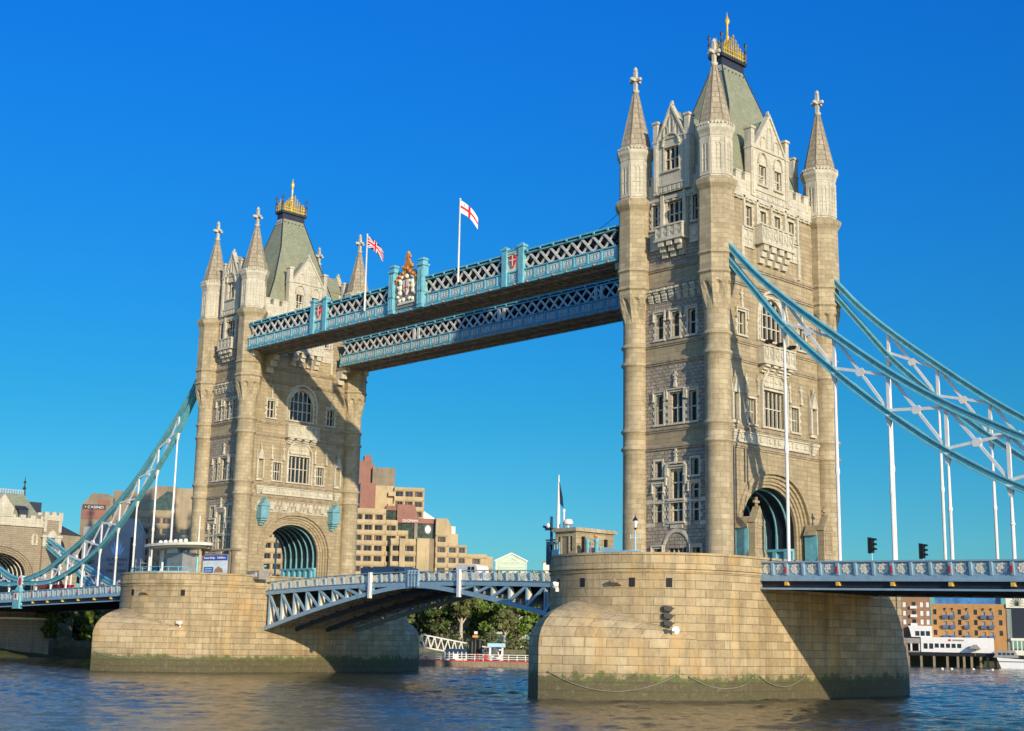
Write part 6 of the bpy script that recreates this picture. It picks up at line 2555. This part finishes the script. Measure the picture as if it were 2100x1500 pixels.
for k, (u, z, lab) in enumerate(((9.9, 4.4, 'dark mooring pile between the waiting room and the beacon on the pontoon'), (11.3, 4.6, 'dark mooring pile between the beacon and the blue topped shelter'))):
    b_ = MB(pf)
    b_.lathe(u, -5.2, [(.5, -2), (.5, z), (.4, z + .1)], 14)
    tag(b_.build('mooring_pile', 'black'), lab, 'pile', 'mooring piles')
t = thing('beacon', pf(10.6, -5, 0), 'dark beacon pile topped by red and white marks', 'beacon')
b_ = MB(pf)
b_.lathe(10.5, -5, [(.22, -2), (.22, 5.6), (.15, 5.7)], 10)
b_.lathe(11.0, -5, [(.14, -2), (.14, 5.5)], 8)
b_.build('pole', 'black', t)
b_ = MB(pf)
b_.box(10.0, 11.0, -5.3, -4.7, 5.1, 5.5)
b_.build('mark', 'orange', t)
b_ = MB(pf)
b_.box(10.3, 10.9, -5.3, -4.7, 5.7, 6.2)
b_.build('light', 'white', t)

# ------------------------------------------------------------------ river side buildings low on the right
u_ = Vector((.902, .431)); n_v = Vector((.431, -.902))
ef = lambda u, n, z: (-50 + u_.x * u + n_v.x * n, 215 + u_.y * u + n_v.y * n, z)
M['brick'] = stone('brown brick', (.36, .19, .10), (.42, .23, .125), (.28, .20, .14), .5, .22, .02, stain=.3)
M['obrick'] = stone('orange brick', (.50, .26, .085), (.57, .30, .11), (.48, .28, .12), .5, .22, .02, stain=.2)
t = thing('warehouse', ef(-10, -5, 3), 'brown brick riverside flats with white windows, beside the orange warehouse', 'warehouse')
b_ = MB(ef)
W1 = []
for c in (-12.3, -8.0, -6.5):
    for z in (15.6, 13.4, 11.2):
        W1.append((c - .45, c + .45, z - .7, z + .6))
D1 = [(-10.6, -9.6, z - .7, z + .8) for z in (15.4, 13.2, 11.0)]
wall_sheet(b_, -22, -5.9, 3, 19.5, W1 + D1, .3)
b_.poly([(-22, 0, 19.5), (-5.9, 0, 19.5), (-5.9, -12, 19.5), (-22, -12, 19.5)])
b_.build('wall', 'brick', t)
for h in W1:
    b_ = MB(ef)
    a, b, c, d = h
    b_.box(a, b, -.3, -.2, c, d)
    w_ = b_.build('window', 'white', t)
b_ = MB(ef)
for a, b, c, d in D1:
    b_.box(a, b, -.3, -.25, c, d)
b_.build('doors', 'glass', t)
for a, b, c, d in D1:
    b_ = MB(ef)
    b_.box(a - .3, b + .3, .0, .8, c - .2, c + .5)
    b_.build('balcony', 'white', t)
t = thing('warehouse', ef(3, -5, 3), 'long orange brick warehouse with rows of small blue balconies', 'warehouse')
b_ = MB(ef)
W2 = []
for c in (-4.9, 1.1, 5.0, 11.0):
    for z in (13.8, 11.2, 8.6):
        W2.append((c - .42, c + .42, z - .7, z + .6))
cols = (-2.4, -.6, 2.9, 6.9, 8.8)
D2 = [(c - .4, c + .4, z - .5, z + 1.3) for c in cols for z in (12.6, 10.1, 7.5)]
wall_sheet(b_, -5.7, 12.4, 3, 15.8, W2 + D2, .3)
b_.poly([(12.4, 0, 3), (12.4, -12, 3), (12.4, -12, 15.8), (12.4, 0, 15.8)])
b_.poly([(-5.7, 0, 3), (-5.7, 0, 15.8), (-5.7, -12, 15.8), (-5.7, -12, 3)])
b_.poly([(-5.7, 0, 15.8), (12.4, 0, 15.8), (12.4, -12, 15.8), (-5.7, -12, 15.8)])
b_.build('wall', 'obrick', t)
for a, b, c, d in W2:
    b_ = MB(ef)
    b_.box(a, b, -.3, -.22, c, d)
    b_.build('window', 'glassblue', t)
for a, b, c, d in D2:
    b_ = MB(ef)
    b_.box(a, b, -.3, -.22, c, d)
    dd = b_.build('window', 'grey', t)
M['balc'] = plain('blue balcony', (.10, .16, .28), .5)
for c in cols:
    for z in (12.6, 10.1, 7.5):
        b_ = MB(ef)
        b_.frus(c - .55, c + .65, 0, .7, z - .55, c - .7, c + .8, 0, .95, z + .35)
        b_.build('balcony', 'balc', t)
b_ = MB(ef)
for c in cols:
    b_.box(c - .15, c + .15, 0, .5, 14.6, 14.75)
    b_.box(c + .1, c + .16, .05, .45, 14.2, 14.6)
    b_.beam((c, .05, 14.3), (c + .35, .5, 14.75), .07, .07)
b_.build('hoist', 'black', t)
b_ = MB(ef)
b_.box(-5, 11.2, -9, -2, 15.8, 18.2)
M['pent'] = plain('penthouse glazing with painted sky', (.07, .22, .48), .25, var=.3, scale=.5)  # bright blue is the sky's reflection, painted into the glazing colour
b_.build('penthouse', 'pent', t)
t = thing('wharf_building', ef(17, -5, 3), 'pale wharf building with a half round window above a dark front', 'building')
b_ = MB(ef)
b_.box(12.45, 30, -10, .5, 14.9, 21)
b_.build('wall', 'cream', t)
b_ = MB(ef)
b_.box(13.6, 30, -9, .3, 7.4, 14.9)
b_.build('dark_front', 'navy', t)
b_ = MB(ef)
for k in range(11):
    a = math.pi * k / 10
    b_.beam((15.2, .6, 15.4), (15.2 + 1.7 * math.cos(a), .6, 15.4 + 2.4 * math.sin(a)), .08, .1)
b_.build('fan_window', 'glassgreen', t)
b_ = MB(ef)
b_.box(13.2, 30, .3, 1.0, 6.8, 7.4)
for k in range(16):
    b_.box(13.6 + k, 13.85 + k, .4, .8, 4.4, 6.8)
b_.box(13.2, 30, .3, 1.0, 3.2, 4.4)
b_.build('balustrade', 'cream', t)
b_ = MB(ef)
b_.box(12.5, 13.3, -3, .2, 3, 14.6)
b_.build('side_wall', 'grey', t)
t = thing('riverside_pub', ef(0, 4, 3.4), 'long white riverside pub on dark piles with a row of windows', 'pub')
b_ = MB(ef)
PW = [(-7.6 + k * 1.35, -6.6 + k * 1.35, 4.4 if k < 2 else 4.7, 5.75) for k in range(7)]
fr = lambda u, n, z: ef(u, n + 6, z)
b_ = MB(fr)
wall_sheet(b_, -8.2, 9.2, 3.6, 7.3, PW, .25)
b_.poly([(-8.2, 0, 7.3), (9.2, 0, 7.3), (9.2, -5, 7.3), (-8.2, -5, 7.3)])
b_.poly([(9.2, 0, 3.6), (9.2, -5, 3.6), (9.2, -5, 7.3), (9.2, 0, 7.3)])
b_.poly([(-8.2, 0, 3.6), (-8.2, 0, 7.3), (-8.2, -5, 7.3), (-8.2, -5, 3.6)])
b_.build('wall', 'white', t)
for a, b, c, d in PW:
    b_ = MB(fr)
    b_.box(a, b, -.25, -.15, c, d)
    b_.build('window', 'glassblue', t)
b_ = MB(fr)
b_.prism([(-10.6, 7.3), (-5.7, 7.3), (-5.7, 10.1), (-11.4, 10.1), (-11.0, 9.3)], -6, -2, 1)
b_.build('upper_room', 'white', t)
for k in range(3):
    b_ = MB(fr)
    b_.box(-9.6 + k * 1.3, -8.6 + k * 1.3, -2, -1.93, 7.6, 8.8)
    b_.build('window', 'glassblue', t)
b_ = MB(fr)
b_.box(-13.4, -8.3, -4.5, -.2, 5.7, 7.0)
b_.box(-13.2, -8.3, -4.2, -.4, 3.5, 3.8)
b_.build('side_room', 'grey', t)
for u in (-12.6, -10.6, -8.6):
    b_ = MB(fr)
    b_.box(u - .2, u + .2, -.6, -.3, 3.8, 5.7)
    b_.build('post', 'white', t)
b_ = MB(fr)
b_.box(-1.6, -.9, .0, .05, 6.35, 6.85)
b_.build('sign_mark', 'red', t)
b_ = MB(fr)
b_.box(-.6, 2.2, .0, .05, 6.4, 6.8)
b_.build('sign_board', 'grey', t)
b_ = MB(fr)
b_.box(-13, 11, -5, -.5, 2.7, 3.55)
b_.build('jetty', 'black', t)
for u, m in ((-11.4, 1), (-8.3, 1), (-5.2, 1), (3.8, 1), (7.6, 1), (-2, 0), (.5, 0), (2, 0), (6, 0), (9.4, 0)):
    b_ = MB(fr)
    b_.box(u - .28, u + .28, -1.2, -.7, -1, 2.7)
    b_.build('pile', 'concdk', t)
# terrace with umbrellas closed to a blur: grey awnings
b_ = MB(fr)
b_.frus(3.4, 6.2, .2, 2.6, 4.6, 4.4, 5.2, 1, 1.8, 5.6)
b_.box(4.75, 4.85, 1.35, 1.45, 3.0, 4.7)
tag(b_.build('parasol', 'grey'), 'grey parasol on the pub terrace over the river', 'parasol')
# moored boat
t = thing('moored_boat', ef(14, 9, 0), 'white hulled boat moored beside the white pub', 'boat')
b_ = MB(lambda u, n, z: ef(u, n + 9, z))
b_.prism([(9.8, 2.6), (22, 1.9), (22, .0), (10.8, .0)], -3, 0, 1)
b_.build('hull', 'white', t)
b_ = MB(lambda u, n, z: ef(u, n + 9, z))
b_.frus(9.0, 15, -2.8, -.2, 2.62, 10.2, 14, -2.4, -.6, 4.4)
b_.build('cabin', 'grey', t)
for k in range(4):
    b_ = MB(lambda u, n, z: ef(u, n + 9, z))
    b_.box(10.2 + k * 1.0, 10.9 + k * 1.0, -.45, -.3, 3.2, 3.8)
    b_.build('window', 'glassblue', t)
b_ = MB(lambda u, n, z: ef(u, n + 9, z))
for k in range(9):
    b_.box(15.2 + k * .75, 15.26 + k * .75, -.2, -.12, 2.2, 3.1)
b_.box(15.2, 21.3, -.2, -.12, 3.05, 3.12)
b_.box(10.0, 22, .0, .06, 1.55, 1.75)
b_.build('rail', 'bluedk', t)
for k, (d, D) in enumerate(((-28.75, 330), (-28.4, 331), (-27.6, 332), (-26.9, 330), (-25.2, 329))):
    x, y = at(d, D)
    b_ = MB()
    b_.ball((x, y, .1), .36, 10, 6, .8)
    o = tag(b_.build('buoy', 'cream'), 'small pale buoy afloat in line before the riverside pub', 'buoy', 'pale buoys off the pub')
# ------------------------------------------------------------------ things standing on the near pier
t = thing('control_cabin', (37, -18, 11.3), 'small stone control cabin with flat roof on the granite pier', 'cabin')
cx_, cy_ = 38.2, -20.5
b = MB()
zt = 15.05
S_ = MB(lambda u, n, z: (cx_ + n, cy_ + u, z))
wS = [(.75, 1.35, 13.1, 14.6), (3.9, 4.5, 13.1, 14.5)]
wall_sheet(S_, 0, 5.3, 11.3, zt, wS, .2)
W_ = MB(lambda u, n, z: (cx_ - u, cy_ - n, z))
wW = [(.5, .85, 13.2, 14.6), (1.0, 1.9, 11.6, 14.6), (2.1, 2.4, 13.2, 14.6)]
wall_sheet(W_, 0, 2.7, 11.3, zt, wW, .2)
for q in (W_,):
    off = len(S_.v)
    S_.v += q.v; S_.fc += [tuple(x + off for x in f) for f in q.fc]; S_.uv += q.uv; S_.sm += q.sm
S_.poly([(0, -2.7, 11.3), (5.3, -2.7, 11.3), (5.3, -2.7, zt), (0, -2.7, zt)])
S_.poly([(5.3, 0, 11.3), (5.3, -2.7, 11.3), (5.3, -2.7, zt), (5.3, 0, zt)])
S_.build('wall', 'pier' if False else 'ashlar', t)
b = MB()
b.box(cx_ - 2.95, cx_ + .25, cy_ - .25, cy_ + 5.55, zt, zt + .22)
b.box(cx_ - 2.85, cx_ + .15, cy_ - .15, cy_ + 5.45, zt + .22, zt + .36)
b.build('roof', 'spire', t)
b = MB(lambda u, n, z: (cx_ + n, cy_ + u, z))
for a, c, d, e in wS:
    b.box(a, c, -.2, -.15, d, e)
b.build('window', 'glass', t)
b = MB(lambda u, n, z: (cx_ - u, cy_ - n, z))
for a, c, d, e in wW[::2]:
    b.box(a, c, -.2, -.15, d, e)
b.build('window', 'glass', t)
b = MB(lambda u, n, z: (cx_ - u, cy_ - n, z))
b.box(1.0, 1.9, -.2, -.12, 11.6, 14.6)
b.build('door', 'concdk', t)
b = MB(lambda u, n, z: (cx_ + n, cy_ + u, z))
b.ball((2.6, .12, 14.75), .16, 8, 6)
b.build('alarm_lamp', 'orange', t)
b = MB()
b.lathe(cx_ - 1.6, cy_ + .6, [(.1, zt + .36), (.1, zt + .6), (.45, zt + .75), (.5, zt + .95), (.35, zt + 1.2), (0, zt + 1.3)], 12)
tag(b.build('satellite_dome', 'white'), 'white satellite dome on the cabin roof', 'antenna')
# mast
t = thing('signal_mast', (35.3, -19.9, 12), 'white mast with dark flag and radar bars beside the pier cabin', 'mast')
b = MB()
b.lathe(35.3, -19.9, [(.22, 11.4), (.2, 15), (.14, 18), (.05, 20.6)], 8)
b.lathe(35.75, -19.6, [(.1, 11.4), (.1, 17.0), (.13, 17.05), (.13, 17.3)], 8)
b.build('pole', 'white', t)
b = MB()
b.box(34.6, 34.78, -20.3, -20.1, 12.8, 16.6)
b.box(33.9, 35.2, -20.3, -20.1, 15.3, 15.5)
b.box(34.0, 35.2, -20.3, -20.1, 14.3, 14.42)
b.beam((33.6, -20.2, 15.7), (34.5, -20.2, 15.4), .2, .2)
b.box(34.4, 35.1, -20.6, -19.8, 12.0, 14.2)
b.build('bracket', 'bluedk', t)
b = MB()
b.prism([(35.42, 19.9), (35.85, 18.4), (35.95, 17.4), (35.55, 17.8)], -19.94, -19.88, 1)
b.build('flag', 'bluedk', t)
b = MB()
b.ball((34.3, -20.2, 15.75), .28, 8, 6)
b.build('lamp', 'white', t)
# railings and fittings
def railing(pts, z0, h, label, n, glassy=True, mat='teal'):
    t = thing('railing', (*pts[0], z0), label, 'railing', 'blue railings on the piers')
    b = MB()
    tot = []
    for (p, q) in zip(pts, pts[1:]):
        for k in range(n + 1):
            f = k / n
            x, y = p[0] + (q[0] - p[0]) * f, p[1] + (q[1] - p[1]) * f
            b.box(x - .05, x + .05, y - .05, y + .05, z0, z0 + h)
        b.beam((*p, z0 + h), (*q, z0 + h), .09, .07)
        b.beam((*p, z0 + h * .5), (*q, z0 + h * .5), .05, .05)
    b.build('frame', mat, t)
    if glassy:
        g = MB()
        for (p, q) in zip(pts, pts[1:]):
            g.beam((*p, z0 + h * .3), (*q, z0 + h * .3), .03, h * .5)
        g.build('panel', 'sky', t)
    return t
railing([(33.7, -18.9), (35.4, -20.9), (37.4, -21.9)], 12.6, 1.3, 'blue railing round the white mast by the cabin', 3)
for k, (x, lab) in enumerate(((39.9, 'blue bollard post nearest the cabin window, beside the pink board'), (41.1, 'blue bollard post between the pink board and the blue barrier'))):
    b = MB()
    b.lathe(x, -20.7 - .1 * k, [(.22, 11.3), (.22, 13.9), (.26, 13.95), (.26, 14.15), (.1, 14.25)], 10)
    tag(b.build('bollard_post', 'teal'), lab, 'bollard', 'blue posts on the near pier')
b = MB()
b.box(40.2, 40.9, -20.8, -20.72, 12.2, 13.4)
M['pink'] = plain('pink board', (.62, .28, .34), .6, var=.05)
tag(b.build('notice_board', 'pink'), 'pink board between two blue posts by the cabin', 'board')
b = MB()
b.prism([(41.4, 12.7), (46.3, 12.7), (46.3, 12.95), (43.5, 13.1), (42.6, 13.4), (41.4, 13.4)], -20.6, -20.5, 1)
tag(b.build('barrier_panel', 'sky'), 'low light blue barrier between the cabin and the lamp post', 'barrier')
# street lamp
t = thing('lamp_post', (45.0, -20, 12.2), 'slender pale lamp post with black lantern beside the larger tower', 'street lamp')
b = MB()
b.lathe(45.0, -19.9, [(.2, 11.3), (.16, 12.9), (.08, 13.0), (.06, 15.0), (.09, 15.1)], 8)
b.beam((44.6, -20.1, 14.2), (45.4, -19.7, 14.2), .05, .06)
b.lathe(44.6, -20.1, [(.04, 14.1), (.05, 14.5)], 5)
b.lathe(45.4, -19.7, [(.04, 14.1), (.05, 14.5)], 5)
b.build('post', 'sky', t)
b = MB()
b.lathe(45, -19.9, [(.07, 14.9), (.14, 15.1)], 6)
b.lathe(45, -19.9, [(.30, 15.72), (.12, 15.98), (.05, 16.1), (.02, 16.35)], 6)
b.build('lantern_cap', 'black', t)
b = MB()
b.lathe(45, -19.9, [(.13, 15.1), (.27, 15.72)], 6, cap=True)
b.build('lantern_glass', 'white', t)
for s_, y in ((1, -5.2),):
    pass

# ------------------------------------------------------------------ things standing on the far pier
t = thing('ticket_kiosk', (-39, -17, 11.3), 'grey panelled kiosk under a wide flat oval canopy', 'kiosk')
b = MB()
P = [(-39.6 + 7.2 * math.cos(k * math.pi / 14) , -16.6 + 3.2 * math.sin(k * math.pi / 14)) for k in range(28)]
b.prism(P, 16.45, 16.8, 2)
b.prism([(-39.6 + (x + 39.6) * .8, -16.6 + (y + 16.6) * .8) for x, y in P], 16.2, 16.45, 2)
b.build('canopy', 'cream', t)
b = MB()
b.box(-41.0, -37.0, -17.4, -15.4, 11.3, 15.6)
for z in (12.7, 14.1):
    b.box(-41.03, -36.97, -17.43, -15.37, z, z + .05)
b.build('wall', 'steel', t)
b = MB()
b.box(-40.9, -38.4, -17.5, -17.4, 15.6, 16.2)
b.build('lit_panel', 'white', t)
for x, y in ((-44.2, -18.2), (-42.8, -17.0), (-45.0, -16.0)):
    b = MB()
    b.lathe(x, y, [(.16, 11.3), (.16, 16.3)], 8)
    b.build('column', 'white', t)
for k in range(6):
    b = MB()
    x = -42.6 + k * 1.3
    b.ball((x, -17.6, 17.1), .32, 8, 5)
    b.box(x - .05, x + .05, -17.65, -17.55, 16.8, 17.0)
    b.build('floodlight', 'white', t)
t = thing('exhibition_board', (-33.8, -14.8, 11.3), 'blue and white exhibition poster board beside the kiosk', 'poster board')
pf2 = lambda u, n, z: (-36.4 + u * .97 + n * .26, -14.6 + u * .25 - n * .97, z)
b = MB(pf2)
b.box(0, 4.6, -.25, 0, 11.3, 15.4)
b.build('panel', 'grey', t)
b = MB(pf2)
b.box(.1, 4.5, 0, .05, 12.9, 15.3)
M['poster'] = plain('pale poster', (.62, .70, .76), .5, var=.12, scale=1.2)
po = b.build('poster', 'poster', t)
b = MB(pf2)
b.box(.1, 4.5, .05, .07, 14.6, 15.3)
b.box(.3, 2.0, .05, .075, 12.95, 13.75)
M['pblue'] = plain('poster blue', (.03, .09, .42), .4, var=.05)
b.build('banner', 'pblue', po)
b = MB(pf2)
b.prism([(2.2, 13.0), (3.8, 13.0), (3.6, 13.5), (2.9, 13.8), (2.3, 13.4)], .05, .075, 1)
b.build('picture', 'brick', po)
text('Tower Bridge', .36, 'white', po, pf2, 1.25, .075, 14.85)
text('Exhibition', .36, 'white', po, pf2, 3.4, .075, 14.85)
b = MB(pf2)
for z in (13.15, 13.45):
    b.box(.5, 1.8, .075, .09, z, z + .12)
b.build('text_lines', 'sky', po)
b = MB(pf2)
for u in (-.1, 4.8, 5.4):
    b.box(u - .1, u + .1, -.3, .1, 11.3, 15.9)
b.box(-.3, 5.7, -1.2, .2, 15.9, 16.15)
b.build('frame', 'concdk', t)
t = thing('flagpole', (-37.4, -14.6, 11.3), 'bare white pole beside the exhibition board', 'pole')
b = MB()
b.lathe(-37.3, -14.9, [(.11, 11.3), (.07, 20.6), (.12, 20.65), (0, 20.8)], 8)
b.build('pole', 'white', t)
b = MB()
b.lathe(-37.0, -15.1, [(.2, 11.3), (.2, 15.2)], 8)
b.box(-38.2, -36.6, -15.3, -15.1, 15.3, 15.5)
b.beam((-37.0, -15.1, 14.6), (-38.0, -15.6, 15.3), .12, .12)
tag(b.build('camera_post', 'teal'), 'blue post with side arms by the poster board', 'post')
t = thing('scaffold_rack', (-46, -17.5, 11.3), 'grey steel rack under the edge of the oval canopy', 'rack')
b = MB()
for x in (-47.2, -45.9):
    for y in (-18.6, -17.6):
        b.box(x - .05, x + .05, y - .05, y + .05, 11.3, 14.9)
for z in (12.9, 13.6, 14.3):
    b.box(-47.3, -45.8, -18.7, -17.5, z, z + .08)
b.build('frame', 'steel', t)
railing([(-46.2, -19.8), (-42.0, -21.6), (-37.0, -20.9), (-33.6, -18.4)], 12.3, 1.25, 'light blue glass railing in front of the ticket kiosk', 3)
b = MB()
b.box(-32.3, -29.4, -10.2, -8.6, 12.2, 13.35)
bb_ = tag(b.build('equipment_box', 'grey'), 'grey box with two notices at the start of the bascule railing', 'box')
b = MB()
b.box(-31.2, -30.7, -10.24, -10.2, 12.5, 12.9)
b.box(-30.4, -29.9, -10.24, -10.2, 12.55, 13.1)
b.build('notice', 'white', bb_)

# ------------------------------------------------------------------ traffic lights on the near deck
def traffic_light(x, y, zc, label):
    t = thing('traffic_light', (x, y, 10.9), label, 'traffic light', 'traffic lights on the right deck')
    b = MB()
    b.lathe(x, y, [(.08, 10.8), (.06, zc - .65)], 8)
    b.build('pole', 'sky', t)
    b = MB()
    b.box(x - .16, x + .16, y - .2, y + .2, zc - .65, zc + .65)
    b.box(x - .22, x - .16, y - .3, y + .3, zc - .7, zc + .72)
    hd = b.build('head', 'black', t)
    b = MB()
    for k in (-.42, 0, .42):
        b.frus(x + .16, x + .5, y - .15, y + .15, zc + k + .02, x + .16, x + .42, y - .13, y + .13, zc + k + .2)
    b.build('visor', 'black', hd)
traffic_light(61.1, -6.6, 13.72, 'larger of the two black traffic lights on the road deck')
traffic_light(62.3, .1, 13.55, 'smaller of the two black traffic lights on the road deck')

# ------------------------------------------------------------------ vehicles
def wheel(t, x, y, z, r=.34, w=.22):
    b = MB()
    b.prism([(x + r * math.cos(k * math.pi / 9), z + r * math.sin(k * math.pi / 9)) for k in range(18)], y - w / 2, y + w / 2, 1)
    o = b.build('wheel', 'black', t)
    b = MB()
    b.prism([(x + r * .55 * math.cos(k * math.pi / 6), z + r * .55 * math.sin(k * math.pi / 6)) for k in range(12)], y - w / 2 - .02, y + w / 2 + .02, 1)
    b.build('rim', 'steel', o)
def vehicle(name, x, y, z, side, gl, w, mat, label, cat, wh, r=.34):
    """side: body profile (u,z), gl: list of side window polygons"""
    t = thing(name, (x, y, z), label, cat)
    b = MB()
    b.prism([(x + u, z + q) for u, q in side], y - w / 2, y + w / 2, 1)
    bd = b.build('body', mat, t)
    b = MB()
    for P in gl:
        b.prism([(x + u, z + q) for u, q in P], y - w / 2 - .02, y + w / 2 + .02, 1)
    b.build('window', 'glass', bd)
    for u in wh:
        for s_ in (-1, 1):
            wheel(t, x + u, y + s_ * (w / 2 - .1), z + r, r)
    return t
vehicle('van', 4.3, -3.2, 11.35, [(-2.7, .35), (2.6, .35), (2.7, 1.0), (2.55, 1.9), (2.3, 2.15), (-.6, 2.2), (-1.5, 2.0), (-2.4, 1.25), (-2.75, 1.0)],
        [[(.9, 1.3), (1.45, 1.3), (1.45, 1.95), (1.0, 1.95)], [(1.6, 1.3), (2.2, 1.3), (2.1, 1.95), (1.6, 1.95)], [(-2.2, 1.3), (-1.1, 1.3), (-1.1, 1.9), (-1.5, 1.85)]], 1.9, 'white', 'white van on the bascule beside a white guide post', 'van', (-1.8, 1.7))
vehicle('car', -3.8, -3.2, 11.35, [(-2.2, .3), (2.2, .3), (2.25, .85), (1.5, 1.0), (.8, 1.5), (-.9, 1.55), (-1.7, 1.05), (-2.25, .9)],
        [[(-1.4, 1.0), (-.1, 1.0), (-.1, 1.45), (-.85, 1.45)], [(0, 1.0), (1.2, 1.0), (.75, 1.42), (0, 1.45)]], 1.75, 'lead', 'dark car between the lorry and the white van', 'car', (-1.4, 1.4))
vehicle('lorry', -10.6, -3.2, 11.2, [(-4.4, .5), (4.4, .5), (4.4, 2.2), (3.4, 2.35), (2.2, 2.35), (2.1, 2.5), (-4.4, 2.45)],
        [[(2.4, 1.4), (3.3, 1.4), (3.3, 2.15), (2.5, 2.15)]], 2.3, 'bluedk', 'long dark blue lorry behind the bascule railing', 'lorry', (-3, -1.8, 3), .45)
vehicle('bus', -102.5, -3.4, 10.2, [(-5, .4), (5, .4), (5.05, 2.2), (4.8, 2.55), (-4.9, 2.55), (-5.05, 2.2)],
        [[(-4.6 + k * 1.6, 1.2), (-3.2 + k * 1.6, 1.2), (-3.2 + k * 1.6, 2.0), (-4.6 + k * 1.6, 2.0)] for k in range(6)], 2.4, 'red', 'red bus behind the deck parapet under the chain', 'bus', (-3.4, 3.2), .45)
